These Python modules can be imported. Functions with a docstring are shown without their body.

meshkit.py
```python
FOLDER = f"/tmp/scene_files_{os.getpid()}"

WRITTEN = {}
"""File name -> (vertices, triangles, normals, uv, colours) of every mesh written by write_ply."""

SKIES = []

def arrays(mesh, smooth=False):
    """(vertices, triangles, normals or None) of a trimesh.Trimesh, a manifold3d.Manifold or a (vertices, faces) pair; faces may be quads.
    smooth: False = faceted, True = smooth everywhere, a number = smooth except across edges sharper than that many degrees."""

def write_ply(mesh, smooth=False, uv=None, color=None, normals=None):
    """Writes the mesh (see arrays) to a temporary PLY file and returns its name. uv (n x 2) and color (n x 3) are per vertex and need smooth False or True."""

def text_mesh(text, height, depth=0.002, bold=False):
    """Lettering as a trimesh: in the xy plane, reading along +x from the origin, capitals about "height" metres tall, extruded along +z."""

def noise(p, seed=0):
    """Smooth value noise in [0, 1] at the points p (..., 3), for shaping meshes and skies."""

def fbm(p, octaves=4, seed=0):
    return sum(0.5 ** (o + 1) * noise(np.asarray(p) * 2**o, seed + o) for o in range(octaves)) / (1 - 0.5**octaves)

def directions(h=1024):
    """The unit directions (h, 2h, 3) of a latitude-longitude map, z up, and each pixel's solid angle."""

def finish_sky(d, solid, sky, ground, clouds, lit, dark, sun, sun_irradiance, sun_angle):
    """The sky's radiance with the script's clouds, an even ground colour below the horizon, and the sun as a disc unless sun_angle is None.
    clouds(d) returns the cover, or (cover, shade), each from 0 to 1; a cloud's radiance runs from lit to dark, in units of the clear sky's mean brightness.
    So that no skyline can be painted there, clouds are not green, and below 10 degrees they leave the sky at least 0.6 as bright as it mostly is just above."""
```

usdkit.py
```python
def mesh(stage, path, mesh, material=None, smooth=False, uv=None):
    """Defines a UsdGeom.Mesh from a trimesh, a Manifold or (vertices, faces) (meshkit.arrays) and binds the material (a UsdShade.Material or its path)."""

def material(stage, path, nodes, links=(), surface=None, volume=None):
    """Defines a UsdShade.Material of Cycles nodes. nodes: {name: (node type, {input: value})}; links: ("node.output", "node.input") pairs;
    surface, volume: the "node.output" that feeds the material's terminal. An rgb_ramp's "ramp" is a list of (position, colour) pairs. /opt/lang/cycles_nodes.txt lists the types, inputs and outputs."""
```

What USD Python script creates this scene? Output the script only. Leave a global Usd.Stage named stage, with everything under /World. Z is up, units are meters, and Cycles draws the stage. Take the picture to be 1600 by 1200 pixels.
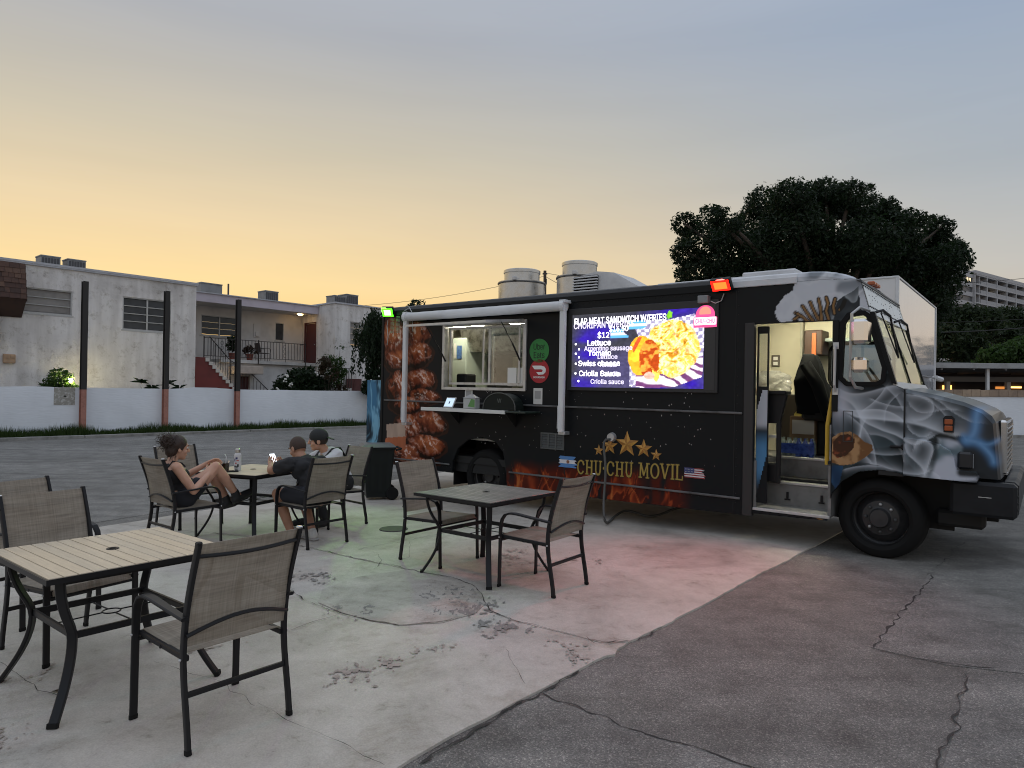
import math, random
import numpy as np, trimesh, manifold3d, shapely, usdkit, meshkit
from shapely.geometry import Polygon, LineString, Point, box as sbox
from shapely.ops import unary_union
from pxr import Usd, UsdGeom, UsdLux, UsdShade, Gf, Sdf, Vt

rng = np.random.default_rng(7); random.seed(7)
PI = math.pi
stage = Usd.Stage.CreateInMemory()
UsdGeom.SetStageUpAxis(stage, 'Z'); UsdGeom.SetStageMetersPerUnit(stage, 1.0)
UsdGeom.Xform.Define(stage, '/World'); UsdGeom.Scope.Define(stage, '/World/Looks')

# ---------------------------------------------------------------- camera
FOC, EYE, PITCH, ROLL = 1069.0, 1.59, 0.0167, 0.0092      # focal length in photograph pixels (1600 wide), eye height, tilt
cp, sp, cr, sr = math.cos(PITCH), math.sin(PITCH), math.cos(ROLL), math.sin(ROLL)
_F = np.array([0, cp, sp]); _U = np.array([0, -sp, cp]); _R = np.array([1., 0, 0])
CR, CU = cr*_R + sr*_U, -sr*_R + cr*_U
cam = UsdGeom.Camera.Define(stage, '/World/camera')
cam.AddTransformOp().Set(Gf.Matrix4d(*CR, 0, *CU, 0, *(-_F), 0, 0, 0, EYE, 1))
cam.CreateHorizontalApertureAttr(36.0); cam.CreateVerticalApertureAttr(27.0)
cam.CreateFocalLengthAttr(36.0*FOC/1600); cam.CreateClippingRangeAttr(Gf.Vec2f(.05, 5000))
cam.CreateExposureAttr(0.58)

# ---------------------------------------------------------------- sky and sun (dusk: the sun is at the horizon, behind the apartment block)
SUN_AZ, SUN_EL = -0.50, 0.03
sky = UsdLux.DomeLight.Define(stage, '/World/sky'); sky.GetPrim().SetCustomDataByKey('kind', 'structure')
def rgb(*c): return tuple(((x/255+.055)/1.055)**2.4 if x > 10 else x/255/12.92 for x in c)
sd = (math.sin(SUN_AZ), math.cos(SUN_AZ), 0.0)
nod = {
 's': ('sky_texture', dict(sky_type='single_scattering', sun_disc=False, sun_elevation=SUN_EL, sun_rotation=SUN_AZ, air_density=1.0, aerosol_density=2.0, ozone_density=2.0)),
 'g': ('gamma', dict(gamma=0.6)),
 'tc': ('texture_coordinate', {}),
 'xyz': ('separate_xyz', {}),
 'dot': ('vector_math', dict(math_type='dot_product', vector2=sd)),
 'az': ('map_range', dict(range_type='smoothstep', from_min=.36, from_max=1.04, to_min=0, to_max=1, clamp=True)),
 # dusk sky colour by height and sunset side, brightened overhead to light the ground
 'w': ('rgb_ramp', dict(ramp=[(0, rgb(232,150,94)), (.05, rgb(243,182,112)), (.08, rgb(248,202,130)), (.11, rgb(250,212,142)), (.15, rgb(248,217,156)), (.23, rgb(231,208,166)), (.33, rgb(203,193,170)), (.46, rgb(172,173,176)), (.66, rgb(186,194,208)), (1, rgb(208,214,226))])),
 'c': ('rgb_ramp', dict(ramp=[(0, rgb(214,182,152)), (.07, rgb(209,190,168)), (.16, rgb(192,189,182)), (.28, rgb(168,175,182)), (.44, rgb(152,166,186)), (.66, rgb(180,190,206)), (1, rgb(208,214,226))])),
 'v': ('mix_color', dict(blend_type='mix')),
 'mp': ('mapping', dict(mapping_type='point', scale=(1.0, 1.0, 9.0))),
 'n': ('noise_texture', dict(scale=2.2, detail=5.0, roughness=.55, distortion=.4)),
 'nr': ('map_range', dict(from_min=.3, from_max=.75, to_min=5.75, to_max=6.05, clamp=True)),
 'vm': ('vector_math', dict(math_type='scale')),
 'mix': ('mix_color', dict(blend_type='mix', fac=.90)),
 'b': ('background_shader', dict(strength=0.13))}
lk = [('s.color','g.color'),('tc.generated','xyz.vector'),('tc.generated','dot.vector1'),('dot.value','az.value'),('xyz.z','w.fac'),('xyz.z','c.fac'),
      ('az.result','v.fac'),('c.color','v.a'),('w.color','v.b'),('tc.generated','mp.vector'),('mp.vector','n.vector'),('n.fac','nr.value'),
      ('v.result','vm.vector1'),('nr.result','vm.scale'),('g.color','mix.a'),('vm.vector','mix.b'),('mix.result','b.color')]
skm = usdkit.material(stage, '/World/Looks/sky', nod, lk, surface='b.background')
UsdShade.MaterialBindingAPI.Apply(sky.GetPrim()).Bind(skm)
sun = UsdLux.DistantLight.Define(stage, '/World/sun')
sun.CreateNormalizeAttr(True); sun.CreateIntensityAttr(0.03); sun.CreateAngleAttr(6.0); sun.CreateColorAttr(Gf.Vec3f(1, .72, .42))
_d = np.array([math.sin(SUN_AZ)*math.cos(SUN_EL), math.cos(SUN_AZ)*math.cos(SUN_EL), math.sin(SUN_EL)])
_x = np.cross([0,0,1], _d); _x /= np.linalg.norm(_x); _y = np.cross(_d, _x)
sun.AddTransformOp().Set(Gf.Matrix4d(*_x, 0, *_y, 0, *_d, 0, 0, 0, 50, 1))

# ---------------------------------------------------------------- helpers
def ray(px, py): return (px-800)/FOC*CR - (py-600)/FOC*CU + _F
def G(px, py, z=0.0):                       # point of the ground (or of a level z) seen at a place in the photograph
    d = ray(px, py); return np.array([0, 0, EYE]) + d*(z-EYE)/d[2]
def D(px, py, dep):                         # point at a depth (metres ahead)
    d = ray(px, py); return np.array([0, 0, EYE]) + d*dep/d[1]

used = {}
def uniq(parent, name):
    k = used.get((parent, name), 0); used[(parent, name)] = k+1
    return f'{parent}/{name}' + (f'_{k:03d}' if k else '')
def tag(prim, label=None, cat=None, group=None, kind=None):
    for k, v in (('label', label), ('category', cat), ('group', group), ('kind', kind)):
        if v: prim.SetCustomDataByKey(k, v)
def thing(name, label, cat, group=None, loc=(0,0,0), rz=0.0):
    p = uniq('/World', name); x = UsdGeom.Xform.Define(stage, p)
    x.AddTranslateOp().Set(Gf.Vec3d(*map(float, loc))); x.AddRotateZOp().Set(float(math.degrees(rz)))
    tag(x.GetPrim(), label, cat, group); return p
def copy_of(src, label, cat, group, loc, rz):
    p = uniq('/World', src.split('/')[-1]); x = UsdGeom.Xform.Define(stage, p)
    x.GetPrim().GetReferences().AddInternalReference(src)
    x.GetPrim().GetAttribute('xformOp:translate').Set(Gf.Vec3d(*map(float, loc))); x.GetPrim().GetAttribute('xformOp:rotateZ').Set(float(math.degrees(rz)))
    x.GetPrim().SetInstanceable(True); tag(x.GetPrim(), label, cat, group); return p
def part(parent, name, mesh, mat, smooth=False, label=None, kind=None):
    if isinstance(mesh, MB): mesh = mesh.arr()
    p = uniq(parent, name); usdkit.mesh(stage, p, mesh, mat, smooth=smooth)
    if label or kind: tag(stage.GetPrimAtPath(p), label, None, None, kind)
    return p
def solo(name, mesh, mat, label=None, cat=None, group=None, kind=None, smooth=False):
    p = part('/World', name, mesh, mat, smooth); tag(stage.GetPrimAtPath(p), label, cat, group, kind); return p
def cpart(parent, name, v, f, col, mat, kind=None):
    """a mesh whose print is given by a colour per vertex"""
    p = uniq(parent, name); m = usdkit.mesh(stage, p, (v, f), mat)
    UsdGeom.PrimvarsAPI(m).CreatePrimvar('col', Sdf.ValueTypeNames.Color3fArray, 'vertex').Set(Vt.Vec3fArray.FromNumpy(np.asarray(col, np.float32)))
    if kind: tag(m.GetPrim(), kind=kind)
    return p

class MB:
    def __init__(s): s.v, s.f, s.n = [], [], 0
    def add(s, v, f):
        v = np.asarray(v, float); f = np.asarray(f, int)
        if f.shape[1] == 4: f = np.vstack([f[:, [0,1,2]], f[:, [0,2,3]]])
        s.v.append(v); s.f.append(f+s.n); s.n += len(v); return s
    def tm(s, m): return s.add(m.vertices, m.faces)
    def arr(s): return np.vstack(s.v), np.vstack(s.f)
    def box(s, x0, x1, y0, y1, z0, z1, c=0.0):
        if c <= 0:
            v = np.array([[x,y,z] for z in (z0,z1) for y in (y0,y1) for x in (x0,x1)])
            return s.add(v, [[0,2,3,1],[4,5,7,6],[0,1,5,4],[2,6,7,3],[0,4,6,2],[1,3,7,5]])
        pts = []
        for sx in (0,1):
            for sy in (0,1):
                for sz in (0,1):
                    X, Y, Z = (x0,x1)[sx], (y0,y1)[sy], (z0,z1)[sz]; dx, dy, dz = c*(1-2*sx), c*(1-2*sy), c*(1-2*sz)
                    pts += [[X,Y+dy,Z+dz],[X+dx,Y,Z+dz],[X+dx,Y+dy,Z]]
        m = manifold3d.Manifold.hull_points(np.array(pts)).to_mesh()
        return s.add(m.vert_properties[:, :3], m.tri_verts)
    def tube(s, pts, r, sides=8, caps=True):
        p = np.asarray(pts, float); n = len(p); r = np.broadcast_to(np.asarray(r, float), (n,))
        t = np.gradient(p, axis=0) if n > 2 else np.repeat((p[1]-p[0])[None], 2, 0)
        t /= np.linalg.norm(t, axis=1, keepdims=True)+1e-12
        ref = np.array([0,0,1.]) if abs(t[:,2]).mean() < .8 else np.array([1.,0,0])
        a = np.cross(t, ref); a /= np.linalg.norm(a, axis=1, keepdims=True)+1e-12; b = np.cross(t, a)
        an = np.arange(sides)*2*PI/sides
        v = (p[:,None] + r[:,None,None]*(np.cos(an)[None,:,None]*a[:,None] - np.sin(an)[None,:,None]*b[:,None])).reshape(-1,3)
        return s._skin(v, n, sides, caps)
    def _skin(s, v, n, k, caps=True):
        f = [[i*k+j, i*k+(j+1)%k, (i+1)*k+(j+1)%k, (i+1)*k+j] for i in range(n-1) for j in range(k)]
        tri = [[q[0],q[2],q[1]] for q in f]+[[q[0],q[3],q[2]] for q in f]
        if caps:
            tri += [[0,j,j+1] for j in range(1,k-1)]
            o = (n-1)*k; tri += [[o,o+j+1,o+j] for j in range(1,k-1)]
        return s.add(v, tri)
    def bar(s, pts, w, h, side=(0,1,0)):
        """a rectangular bar along a polyline lying in the plane across 'side'; w = its size along side, h = its thickness in the plane"""
        p = np.asarray(pts, float); n = len(p); sd = np.asarray(side, float)
        t = np.gradient(p, axis=0) if n > 2 else np.repeat((p[1]-p[0])[None], 2, 0)
        t /= np.linalg.norm(t, axis=1, keepdims=True)
        nn = np.cross(sd, t); nn /= np.linalg.norm(nn, axis=1, keepdims=True)
        w = np.broadcast_to(w, (n,))[:,None]; h = np.broadcast_to(h, (n,))[:,None]
        c = .22
        prof = [(-1,-1+c*2),(-1+c,-1),(1-c,-1),(1,-1+c*2),(1,1-c*2),(1-c,1),(-1+c,1),(-1,1-c*2)]
        v = np.stack([p + sd*a*w/2 + nn*b*h/2 for a, b in prof], 1).reshape(-1,3)
        return s._skin(v, n, 8)
    def prism(s, poly, y0, y1, axes='xz'):
        """a shapely polygon in two axes, extruded along the third"""
        polys = getattr(poly, 'geoms', [poly])
        for g in polys:
            if g.is_empty or g.area < 1e-9: continue
            m = trimesh.creation.extrude_polygon(g, y1-y0, engine='earcut'); v = np.array(m.vertices); f = np.array(m.faces)
            if axes == 'xz': v = np.stack([v[:,0], y0+v[:,2], v[:,1]], 1); f = f[:, ::-1]
            elif axes == 'xy': v = v + [0,0,y0]
            elif axes == 'yz': v = np.stack([y0+v[:,2], v[:,0], v[:,1]], 1)
            s.add(v, f)
        return s
    def lathe(s, prof, at=(0,0,0), sides=20, axis='z'):
        pr = np.asarray(prof, float); n = len(pr); an = np.arange(sides)*2*PI/sides
        v = np.stack([pr[:,0][:,None]*np.cos(an), pr[:,0][:,None]*np.sin(an), np.repeat(pr[:,1][:,None], sides, 1)], -1).reshape(-1,3)
        f = []
        for i in range(n-1):
            for j in range(sides):
                a, b, c, d = i*sides+j, i*sides+(j+1)%sides, (i+1)*sides+(j+1)%sides, (i+1)*sides+j
                f += [[a,b,c],[a,c,d]]
        if axis == 'y': v = np.stack([v[:,0], v[:,2], -v[:,1]], 1)
        if axis == 'x': v = np.stack([v[:,2], v[:,1], -v[:,0]], 1)
        return s.add(v+np.asarray(at), f)
    def ball(s, c, r, sub=2, scale=(1,1,1)):
        m = trimesh.creation.icosphere(sub, 1.0); return s.add(np.array(m.vertices)*r*np.asarray(scale)+np.asarray(c), m.faces)
    def xf(s, M, o=(0,0,0)):
        for i in range(len(s.v)): s.v[i] = s.v[i] @ np.asarray(M, float).T + np.asarray(o)
        if np.linalg.det(np.asarray(M)) < 0: s.f = [q[:, ::-1] for q in s.f]
        return s
def rotz(a): c, s = math.cos(a), math.sin(a); return np.array([[c,-s,0],[s,c,0],[0,0,1.]])

# ---------------------------------------------------------------- materials
_m = {}
def mat(name, color, rough=.6, metal=0.0, var=0.0, vscale=6.0, bump=0.0, bscale=60.0, coat=0.0, spec=.5, coord='object', color2=None, streak=0.0, **kw):
    if name in _m: return _m[name]
    c = np.array(color, float); c2 = np.array(color2, float) if color2 is not None else c*(1-var)
    n = {'p': ('principled_bsdf', dict(base_color=tuple(c), roughness=rough, metallic=metal, coat_weight=coat, specular_ior_level=spec, **kw))}
    l = []
    if var or bump or color2 is not None:
        n['t'] = ('texture_coordinate', {})
        src = 't.object'
        if coord == 'world': n['t'] = ('geometry', {}); src = 't.position'
    if var or color2 is not None:
        n['n'] = ('noise_texture', dict(scale=vscale, detail=6.0, roughness=.62)); l.append((src, 'n.vector'))
        n['r'] = ('rgb_ramp', dict(ramp=[(.30, tuple(c2)), (.52, tuple(c)), (.75, tuple(np.minimum(c*(1+.5*var), 1)))])); l += [('n.fac','r.fac'), ('r.color','p.base_color')]
        n['rr'] = ('map_range', dict(from_min=.3, from_max=.7, to_min=max(rough-.10,.03), to_max=min(rough+.10,1))); l += [('n.fac','rr.value'), ('rr.result','p.roughness')]
    if bump:
        n['bn'] = ('noise_texture', dict(scale=bscale, detail=4.0)); n['b'] = ('bump', dict(strength=bump, distance=.01))
        l += [(src,'bn.vector'), ('bn.fac','b.height'), ('b.normal','p.normal')]
    _m[name] = usdkit.material(stage, '/World/Looks/'+name, n, l, surface='p.BSDF'); return _m[name]
def emit(name, color, strength):
    if name not in _m: _m[name] = usdkit.material(stage, '/World/Looks/'+name, {'e': ('emission', dict(color=color, strength=strength))}, surface='e.emission')
    return _m[name]
def vcol(name, rough=.3, coat=.4, emission=0.0, bump=0.0, spec=.5):
    if name in _m: return _m[name]
    n = {'a': ('attribute', dict(attribute='col'))}
    if emission: n['e'] = ('emission', dict(strength=emission)); m = usdkit.material(stage, '/World/Looks/'+name, n, [('a.color','e.color')], surface='e.emission')
    else:
        n['p'] = ('principled_bsdf', dict(roughness=rough, coat_weight=coat, coat_roughness=.08, specular_ior_level=spec)); l = [('a.color','p.base_color')]
        if bump:
            n['t'] = ('texture_coordinate', {}); n['bn'] = ('noise_texture', dict(scale=2.2, detail=2.0)); n['b'] = ('bump', dict(strength=bump, distance=.02)); l += [('t.object','bn.vector'),('bn.fac','b.height'),('b.normal','p.normal')]
        m = usdkit.material(stage, '/World/Looks/'+name, n, l, surface='p.BSDF')
    _m[name] = m; return m
def pane(name, tint=(.9,.95,.95), gloss=1.0):
    if name in _m: return _m[name]
    _m[name] = usdkit.material(stage, '/World/Looks/'+name, {'t': ('transparent_bsdf', dict(color=tint)), 'g': ('glossy_bsdf', dict(color=(gloss,)*3, roughness=.01)), 'f': ('fresnel', dict(IOR=1.5)), 'm': ('mix_closure', {})},
        [('f.fac','m.fac'),('t.BSDF','m.closure1'),('g.BSDF','m.closure2')], surface='m.closure'); return _m[name]
def leafmat(name, c1, c2, trans=.3):
    if name in _m: return _m[name]
    _m[name] = usdkit.material(stage, '/World/Looks/'+name, {'g': ('geometry', {}), 'r': ('rgb_ramp', dict(ramp=[(0, c1), (1, c2)])), 'p': ('principled_bsdf', dict(roughness=.55, specular_ior_level=.3)), 't': ('translucent_bsdf', {}), 'm': ('mix_closure', dict(fac=trans))},
        [('g.random_per_island','r.fac'),('r.color','p.base_color'),('r.color','t.color'),('p.BSDF','m.closure1'),('t.BSDF','m.closure2')], surface='m.closure'); return _m[name]

BLACK = mat('black_powder_coat', (.008,.008,.009), .40, spec=.28, bump=.05, bscale=300)
RUBBER = mat('black_rubber', (.008,.008,.008), .75, spec=.2, var=.3, vscale=8, bump=.1, bscale=40)
PLASTIC = mat('dark_plastic', (.007,.009,.009), .5, spec=.25, var=.3, vscale=5)
WHITEP = mat('white_paint_metal', (.62,.63,.64), .4, var=.12, vscale=4)
STEEL = mat('brushed_steel', (.55,.55,.54), .33, metal=1.0, var=.2, vscale=8)
CHROME = mat('chrome', (.75,.75,.75), .12, metal=1.0)
ALU = mat('aluminium', (.50,.50,.50), .45, metal=.8, var=.25, vscale=5)
GLASS = pane('window_pane')
DARK = mat('dark_void', (.01,.01,.01), .9)
# ================================================================ SETTING: ground
ASPH_N = {
 'g': ('geometry', {}), 'n1': ('noise_texture', dict(scale=.35, detail=6.0, roughness=.6)), 'r1': ('rgb_ramp', dict(ramp=[(.25,(.115,.110,.100)),(.5,(.172,.166,.153)),(.72,(.225,.218,.202))])),
 'n2': ('noise_texture', dict(scale=2.6, detail=5.0, roughness=.65)), 'r2': ('rgb_ramp', dict(ramp=[(.3,(.62,.61,.60)),(.55,(1,1,1)),(.75,(1.22,1.2,1.18))])),
 'v': ('voronoi_texture', dict(scale=170.0)), 'vr': ('rgb_ramp', dict(ramp=[(0,(.62,.62,.62)),(.5,(.92,.92,.92)),(.85,(1.2,1.2,1.18)),(.95,(1.8,1.75,1.7)),(1,(2.1,2.05,2.0))])), 'mp5': ('mapping', dict(rotation=(0,0,.87), scale=(.12,1.6,1))), 'n5': ('noise_texture', dict(scale=1.6, detail=4.0, roughness=.6)), 'r5': ('rgb_ramp', dict(ramp=[(.32,(.74,.74,.74)),(.5,(1,1,1)),(.7,(1.16,1.16,1.16))])), 'm3': ('mix_color', dict(blend_type='multiply', fac=1.0)), 'vs': ('separate_color', {}),
 'm1': ('mix_color', dict(blend_type='multiply', fac=1.0)), 'm2': ('mix_color', dict(blend_type='multiply', fac=1.0)),
 'bn': ('noise_texture', dict(scale=90.0, detail=3.0)), 'b': ('bump', dict(strength=.55, distance=.006)), 'p': ('principled_bsdf', dict(roughness=.82, specular_ior_level=.35))}
ASPH_L = [('g.position','n1.vector'),('g.position','n2.vector'),('g.position','v.vector'),('g.position','bn.vector'),('n1.fac','r1.fac'),('n2.fac','r2.fac'),('v.color','vs.color'),('vs.r','vr.fac'),
 ('r1.color','m1.a'),('r2.color','m1.b'),('m1.result','m2.a'),('vr.color','m2.b'),('g.position','mp5.vector'),('mp5.vector','n5.vector'),('n5.fac','r5.fac'),('m2.result','m3.a'),('r5.color','m3.b'),('m3.result','p.base_color'),('bn.fac','b.height'),('b.normal','p.normal')]
ASPH = usdkit.material(stage, '/World/Looks/asphalt', ASPH_N, ASPH_L, surface='p.BSDF')
n_ = dict(ASPH_N); n_['r1'] = ('rgb_ramp', dict(ramp=[(.25,(.15,.146,.136)),(.5,(.195,.190,.178)),(.72,(.245,.238,.224))]))
ASPH2 = usdkit.material(stage, '/World/Looks/asphalt_worn_sheen', n_, ASPH_L, surface='p.BSDF')
n_ = dict(ASPH_N); n_['r1'] = ('rgb_ramp', dict(ramp=[(.25,(.035,.034,.034)),(.5,(.055,.054,.053)),(.72,(.075,.073,.072))]))
ASPH3 = usdkit.material(stage, '/World/Looks/asphalt_patch', n_, ASPH_L, surface='p.BSDF')
def concrete(name, a, b, c, rough=.55, sc=1.0):
    return usdkit.material(stage, '/World/Looks/'+name, {
     'g': ('geometry', {}), 'n1': ('noise_texture', dict(scale=.9*sc, detail=7.0, roughness=.62, distortion=.6)), 'r1': ('rgb_ramp', dict(ramp=[(.25,a),(.48,b),(.72,c)])),
     'n2': ('noise_texture', dict(scale=4.2*sc, detail=9.0, roughness=.80, distortion=.35)), 'r2': ('rgb_ramp', dict(ramp=[(.30,(.48,.46,.43)),(.42,(.88,.87,.86)),(.6,(1,1,1)),(.8,(1.07,1.06,1.05))])),
     'n3': ('noise_texture', dict(scale=1.3, detail=10.0, roughness=.80, distortion=.5)), 'r3': ('rgb_ramp', dict(ramp=[(.52,(1,1,1)),(.60,(.80,.77,.74)),(.66,(.60,.56,.52)),(.74,(.52,.49,.46))])),
     'n4': ('noise_texture', dict(scale=120.0, detail=3.0)), 'r4': ('rgb_ramp', dict(ramp=[(.3,(.86,.86,.86)),(.7,(1.1,1.1,1.1))])),
     'm1': ('mix_color', dict(blend_type='multiply', fac=1.0)), 'm2': ('mix_color', dict(blend_type='multiply', fac=.75)), 'm3': ('mix_color', dict(blend_type='multiply', fac=1.0)),
     'b': ('bump', dict(strength=.35, distance=.004)), 'b2': ('bump', dict(strength=.25, distance=.02)), 'p': ('principled_bsdf', dict(roughness=rough, specular_ior_level=.4))},
     [('g.position','n1.vector'),('g.position','n2.vector'),('g.position','n3.vector'),('g.position','n4.vector'),('n1.fac','r1.fac'),('n2.fac','r2.fac'),('n3.fac','r3.fac'),('n4.fac','r4.fac'),
      ('r1.color','m1.a'),('r2.color','m1.b'),('m1.result','m2.a'),('r3.color','m2.b'),('m2.result','m3.a'),('r4.color','m3.b'),('m3.result','p.base_color'),('n2.fac','b2.height'),('b2.normal','b.normal'),('n4.fac','b.height'),('b.normal','p.normal')], surface='p.BSDF')
CONC = concrete('concrete', (.29,.27,.24), (.50,.47,.425), (.60,.565,.515))
CONC2 = concrete('concrete_rough', (.25,.235,.205), (.42,.395,.35), (.57,.54,.48), .7, 2.2)
CRACK = mat('crack_dirt', (.022,.020,.018), .95)

g = 900.0
solo('ground', MB().add([[-g,-g,0],[g,-g,0],[g,g,0],[-g,g,0]], [[0,1,2,3]]), ASPH, kind='structure')
PZ = .014                                   # the concrete lies a little above the asphalt
A_, B_, C_, D_ = G(650,1200), G(930,1035), G(985,1004), G(1280,851)
dv = (D_-A_)/np.linalg.norm(D_-A_)
E_, F_ = G(690,739), G(150,826); ev = (F_-E_)/np.linalg.norm(F_-E_)
def jag(p, q, n, amp, seed):
    r = np.random.default_rng(seed); t = np.linspace(0, 1, n)[:, None]; nrm = np.array([-(q-p)[1], (q-p)[0]]); nrm /= np.linalg.norm(nrm)
    o = np.cumsum(r.normal(0, amp, n)); o = o - np.linspace(o[0], o[-1], n)
    return p + (q-p)*t + nrm*o[:, None]
edge = np.vstack([jag((A_-dv*4)[:2], B_[:2], 46, .006, 1), jag(B_[:2], C_[:2], 9, .012, 2), jag(C_[:2], D_[:2], 60, .004, 3), [(D_+dv*3.4)[:2]], [(E_-ev*4+np.array([2.4,-.5,0]))[:2]], [(E_-ev*.2)[:2]], jag(E_[:2], F_[:2], 40, .01, 4), [(F_+ev*9)[:2]], [[-12,-3]]])
pad_poly = Polygon(edge).buffer(0)
pad = thing('concrete_pad', None, None); tag(stage.GetPrimAtPath(pad), kind='structure')
# the main crack splits the pad in slabs
def px_line(pts): return np.array([G(x, y)[:2] for x, y in pts])
crk = px_line([(330,835),(400,842),(440,850),(482,858),(560,876),(610,886),(655,897),(705,905),(738,917),(752,930),(757,944),(768,958),(800,972),(850,985),(900,997),(940,1008),(985,1006)])
crk2 = px_line([(455,925),(480,945),(530,962),(580,974),(625,981),(680,977),(705,972)])
crk3 = px_line([(560,861),(640,847),(700,834),(770,822),(850,812)])
def ribbon(line, w0, w1, seed, amp=.012, step=.03, closed=False):
    """a jagged gap of uneven width along a line"""
    r = np.random.default_rng(seed); ls = LineString(line); n = max(int(ls.length/step), 4)
    p = np.array([ls.interpolate(t, normalized=True).coords[0] for t in np.linspace(0, 1, n)])
    k = np.convolve(r.normal(0, 1, n+4), [.25,.5,.75,.5,.25], 'valid'); t = np.gradient(p, axis=0); t /= np.linalg.norm(t, axis=1, keepdims=True)+1e-9
    nn = np.stack([-t[:,1], t[:,0]], 1); p = p + nn*(k*amp)[:,None]
    w = np.clip(r.uniform(w0, w1, n)*np.abs(np.convolve(r.normal(.9, .6, n+2), [.3,.4,.3], 'valid')), w0*.4, w1*1.6)
    w[0] = w[-1] = .001
    return p, nn, w
def crack_mesh(line, w0, w1, seed, z, amp=.012):
    p, nn, w = ribbon(line, w0, w1, seed, amp); a, b = p+nn*w[:,None]/2, p-nn*w[:,None]/2; n = len(p)
    v = np.vstack([np.c_[a, np.full(n, z)], np.c_[b, np.full(n, z)]]); f = [[i, n+i, n+i+1, i+1] for i in range(n-1)]
    return MB().add(v, f)
cut = LineString(np.vstack([crk, [C_[:2]+[.3,0]]])).union(LineString(np.vstack([[F_[:2]+ev[:2]*9], px_line([(330,835)])])))
cutter = unary_union([LineString(np.vstack([[crk[0]+(crk[0]-crk[1])*30], crk, [crk[-1]+[.4,.05]]])).buffer(.004)])
slabs = [s_ for s_ in getattr(pad_poly.difference(cutter), 'geoms', [pad_poly]) if s_.area > .2]
for s_ in slabs: part(pad, 'slab', MB().prism(s_, -.02, PZ, 'xy'), CONC)
# the low rough repair between the cracks
rp = Polygon(np.vstack([px_line([(560,905),(640,893),(700,905),(738,918),(752,932),(757,946),(740,962),(690,976),(625,980),(580,973),(535,960),(500,945),(505,925)])])).buffer(.03).buffer(-.02)
part(pad, 'rough_repair', MB().prism(rp, PZ+.002, PZ+.005, 'xy'), CONC2)
for i, (ln, a, b) in enumerate([(crk, .008, .018), (crk2, .006, .016), (crk3, .004, .012), (px_line([(560,861),(590,868),(597,880),(585,893)]), .003, .008),
      (px_line([(460,925),(400,905),(330,890)]), .004, .012), (px_line([(450,990),(530,965)]), .004, .010), (px_line([(790,1020),(800,1045),(825,1075)]), .002, .005),
      (px_line([(400,1105),(470,1140),(540,1170),(600,1205)]), .002, .006), (px_line([(0,1040),(60,1085),(110,1100)]), .003, .006), (px_line([(240,1040),(330,1066),(400,1110)]), .002, .006),
      (px_line([(800,905),(850,893),(900,882),(960,878)]), .002, .006), (px_line([(0,945),(90,935),(200,925)]), .003, .007), (px_line([(915,1000),(930,1012),(985,1004)]), .004, .012), (px_line([(640,850),(640,875),(600,885)]), .002, .005)]):
    part(pad, 'crack', crack_mesh(ln, a*.6, b*.6, 20+i, PZ+.0075+.0004*i, .006), CRACK)
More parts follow.
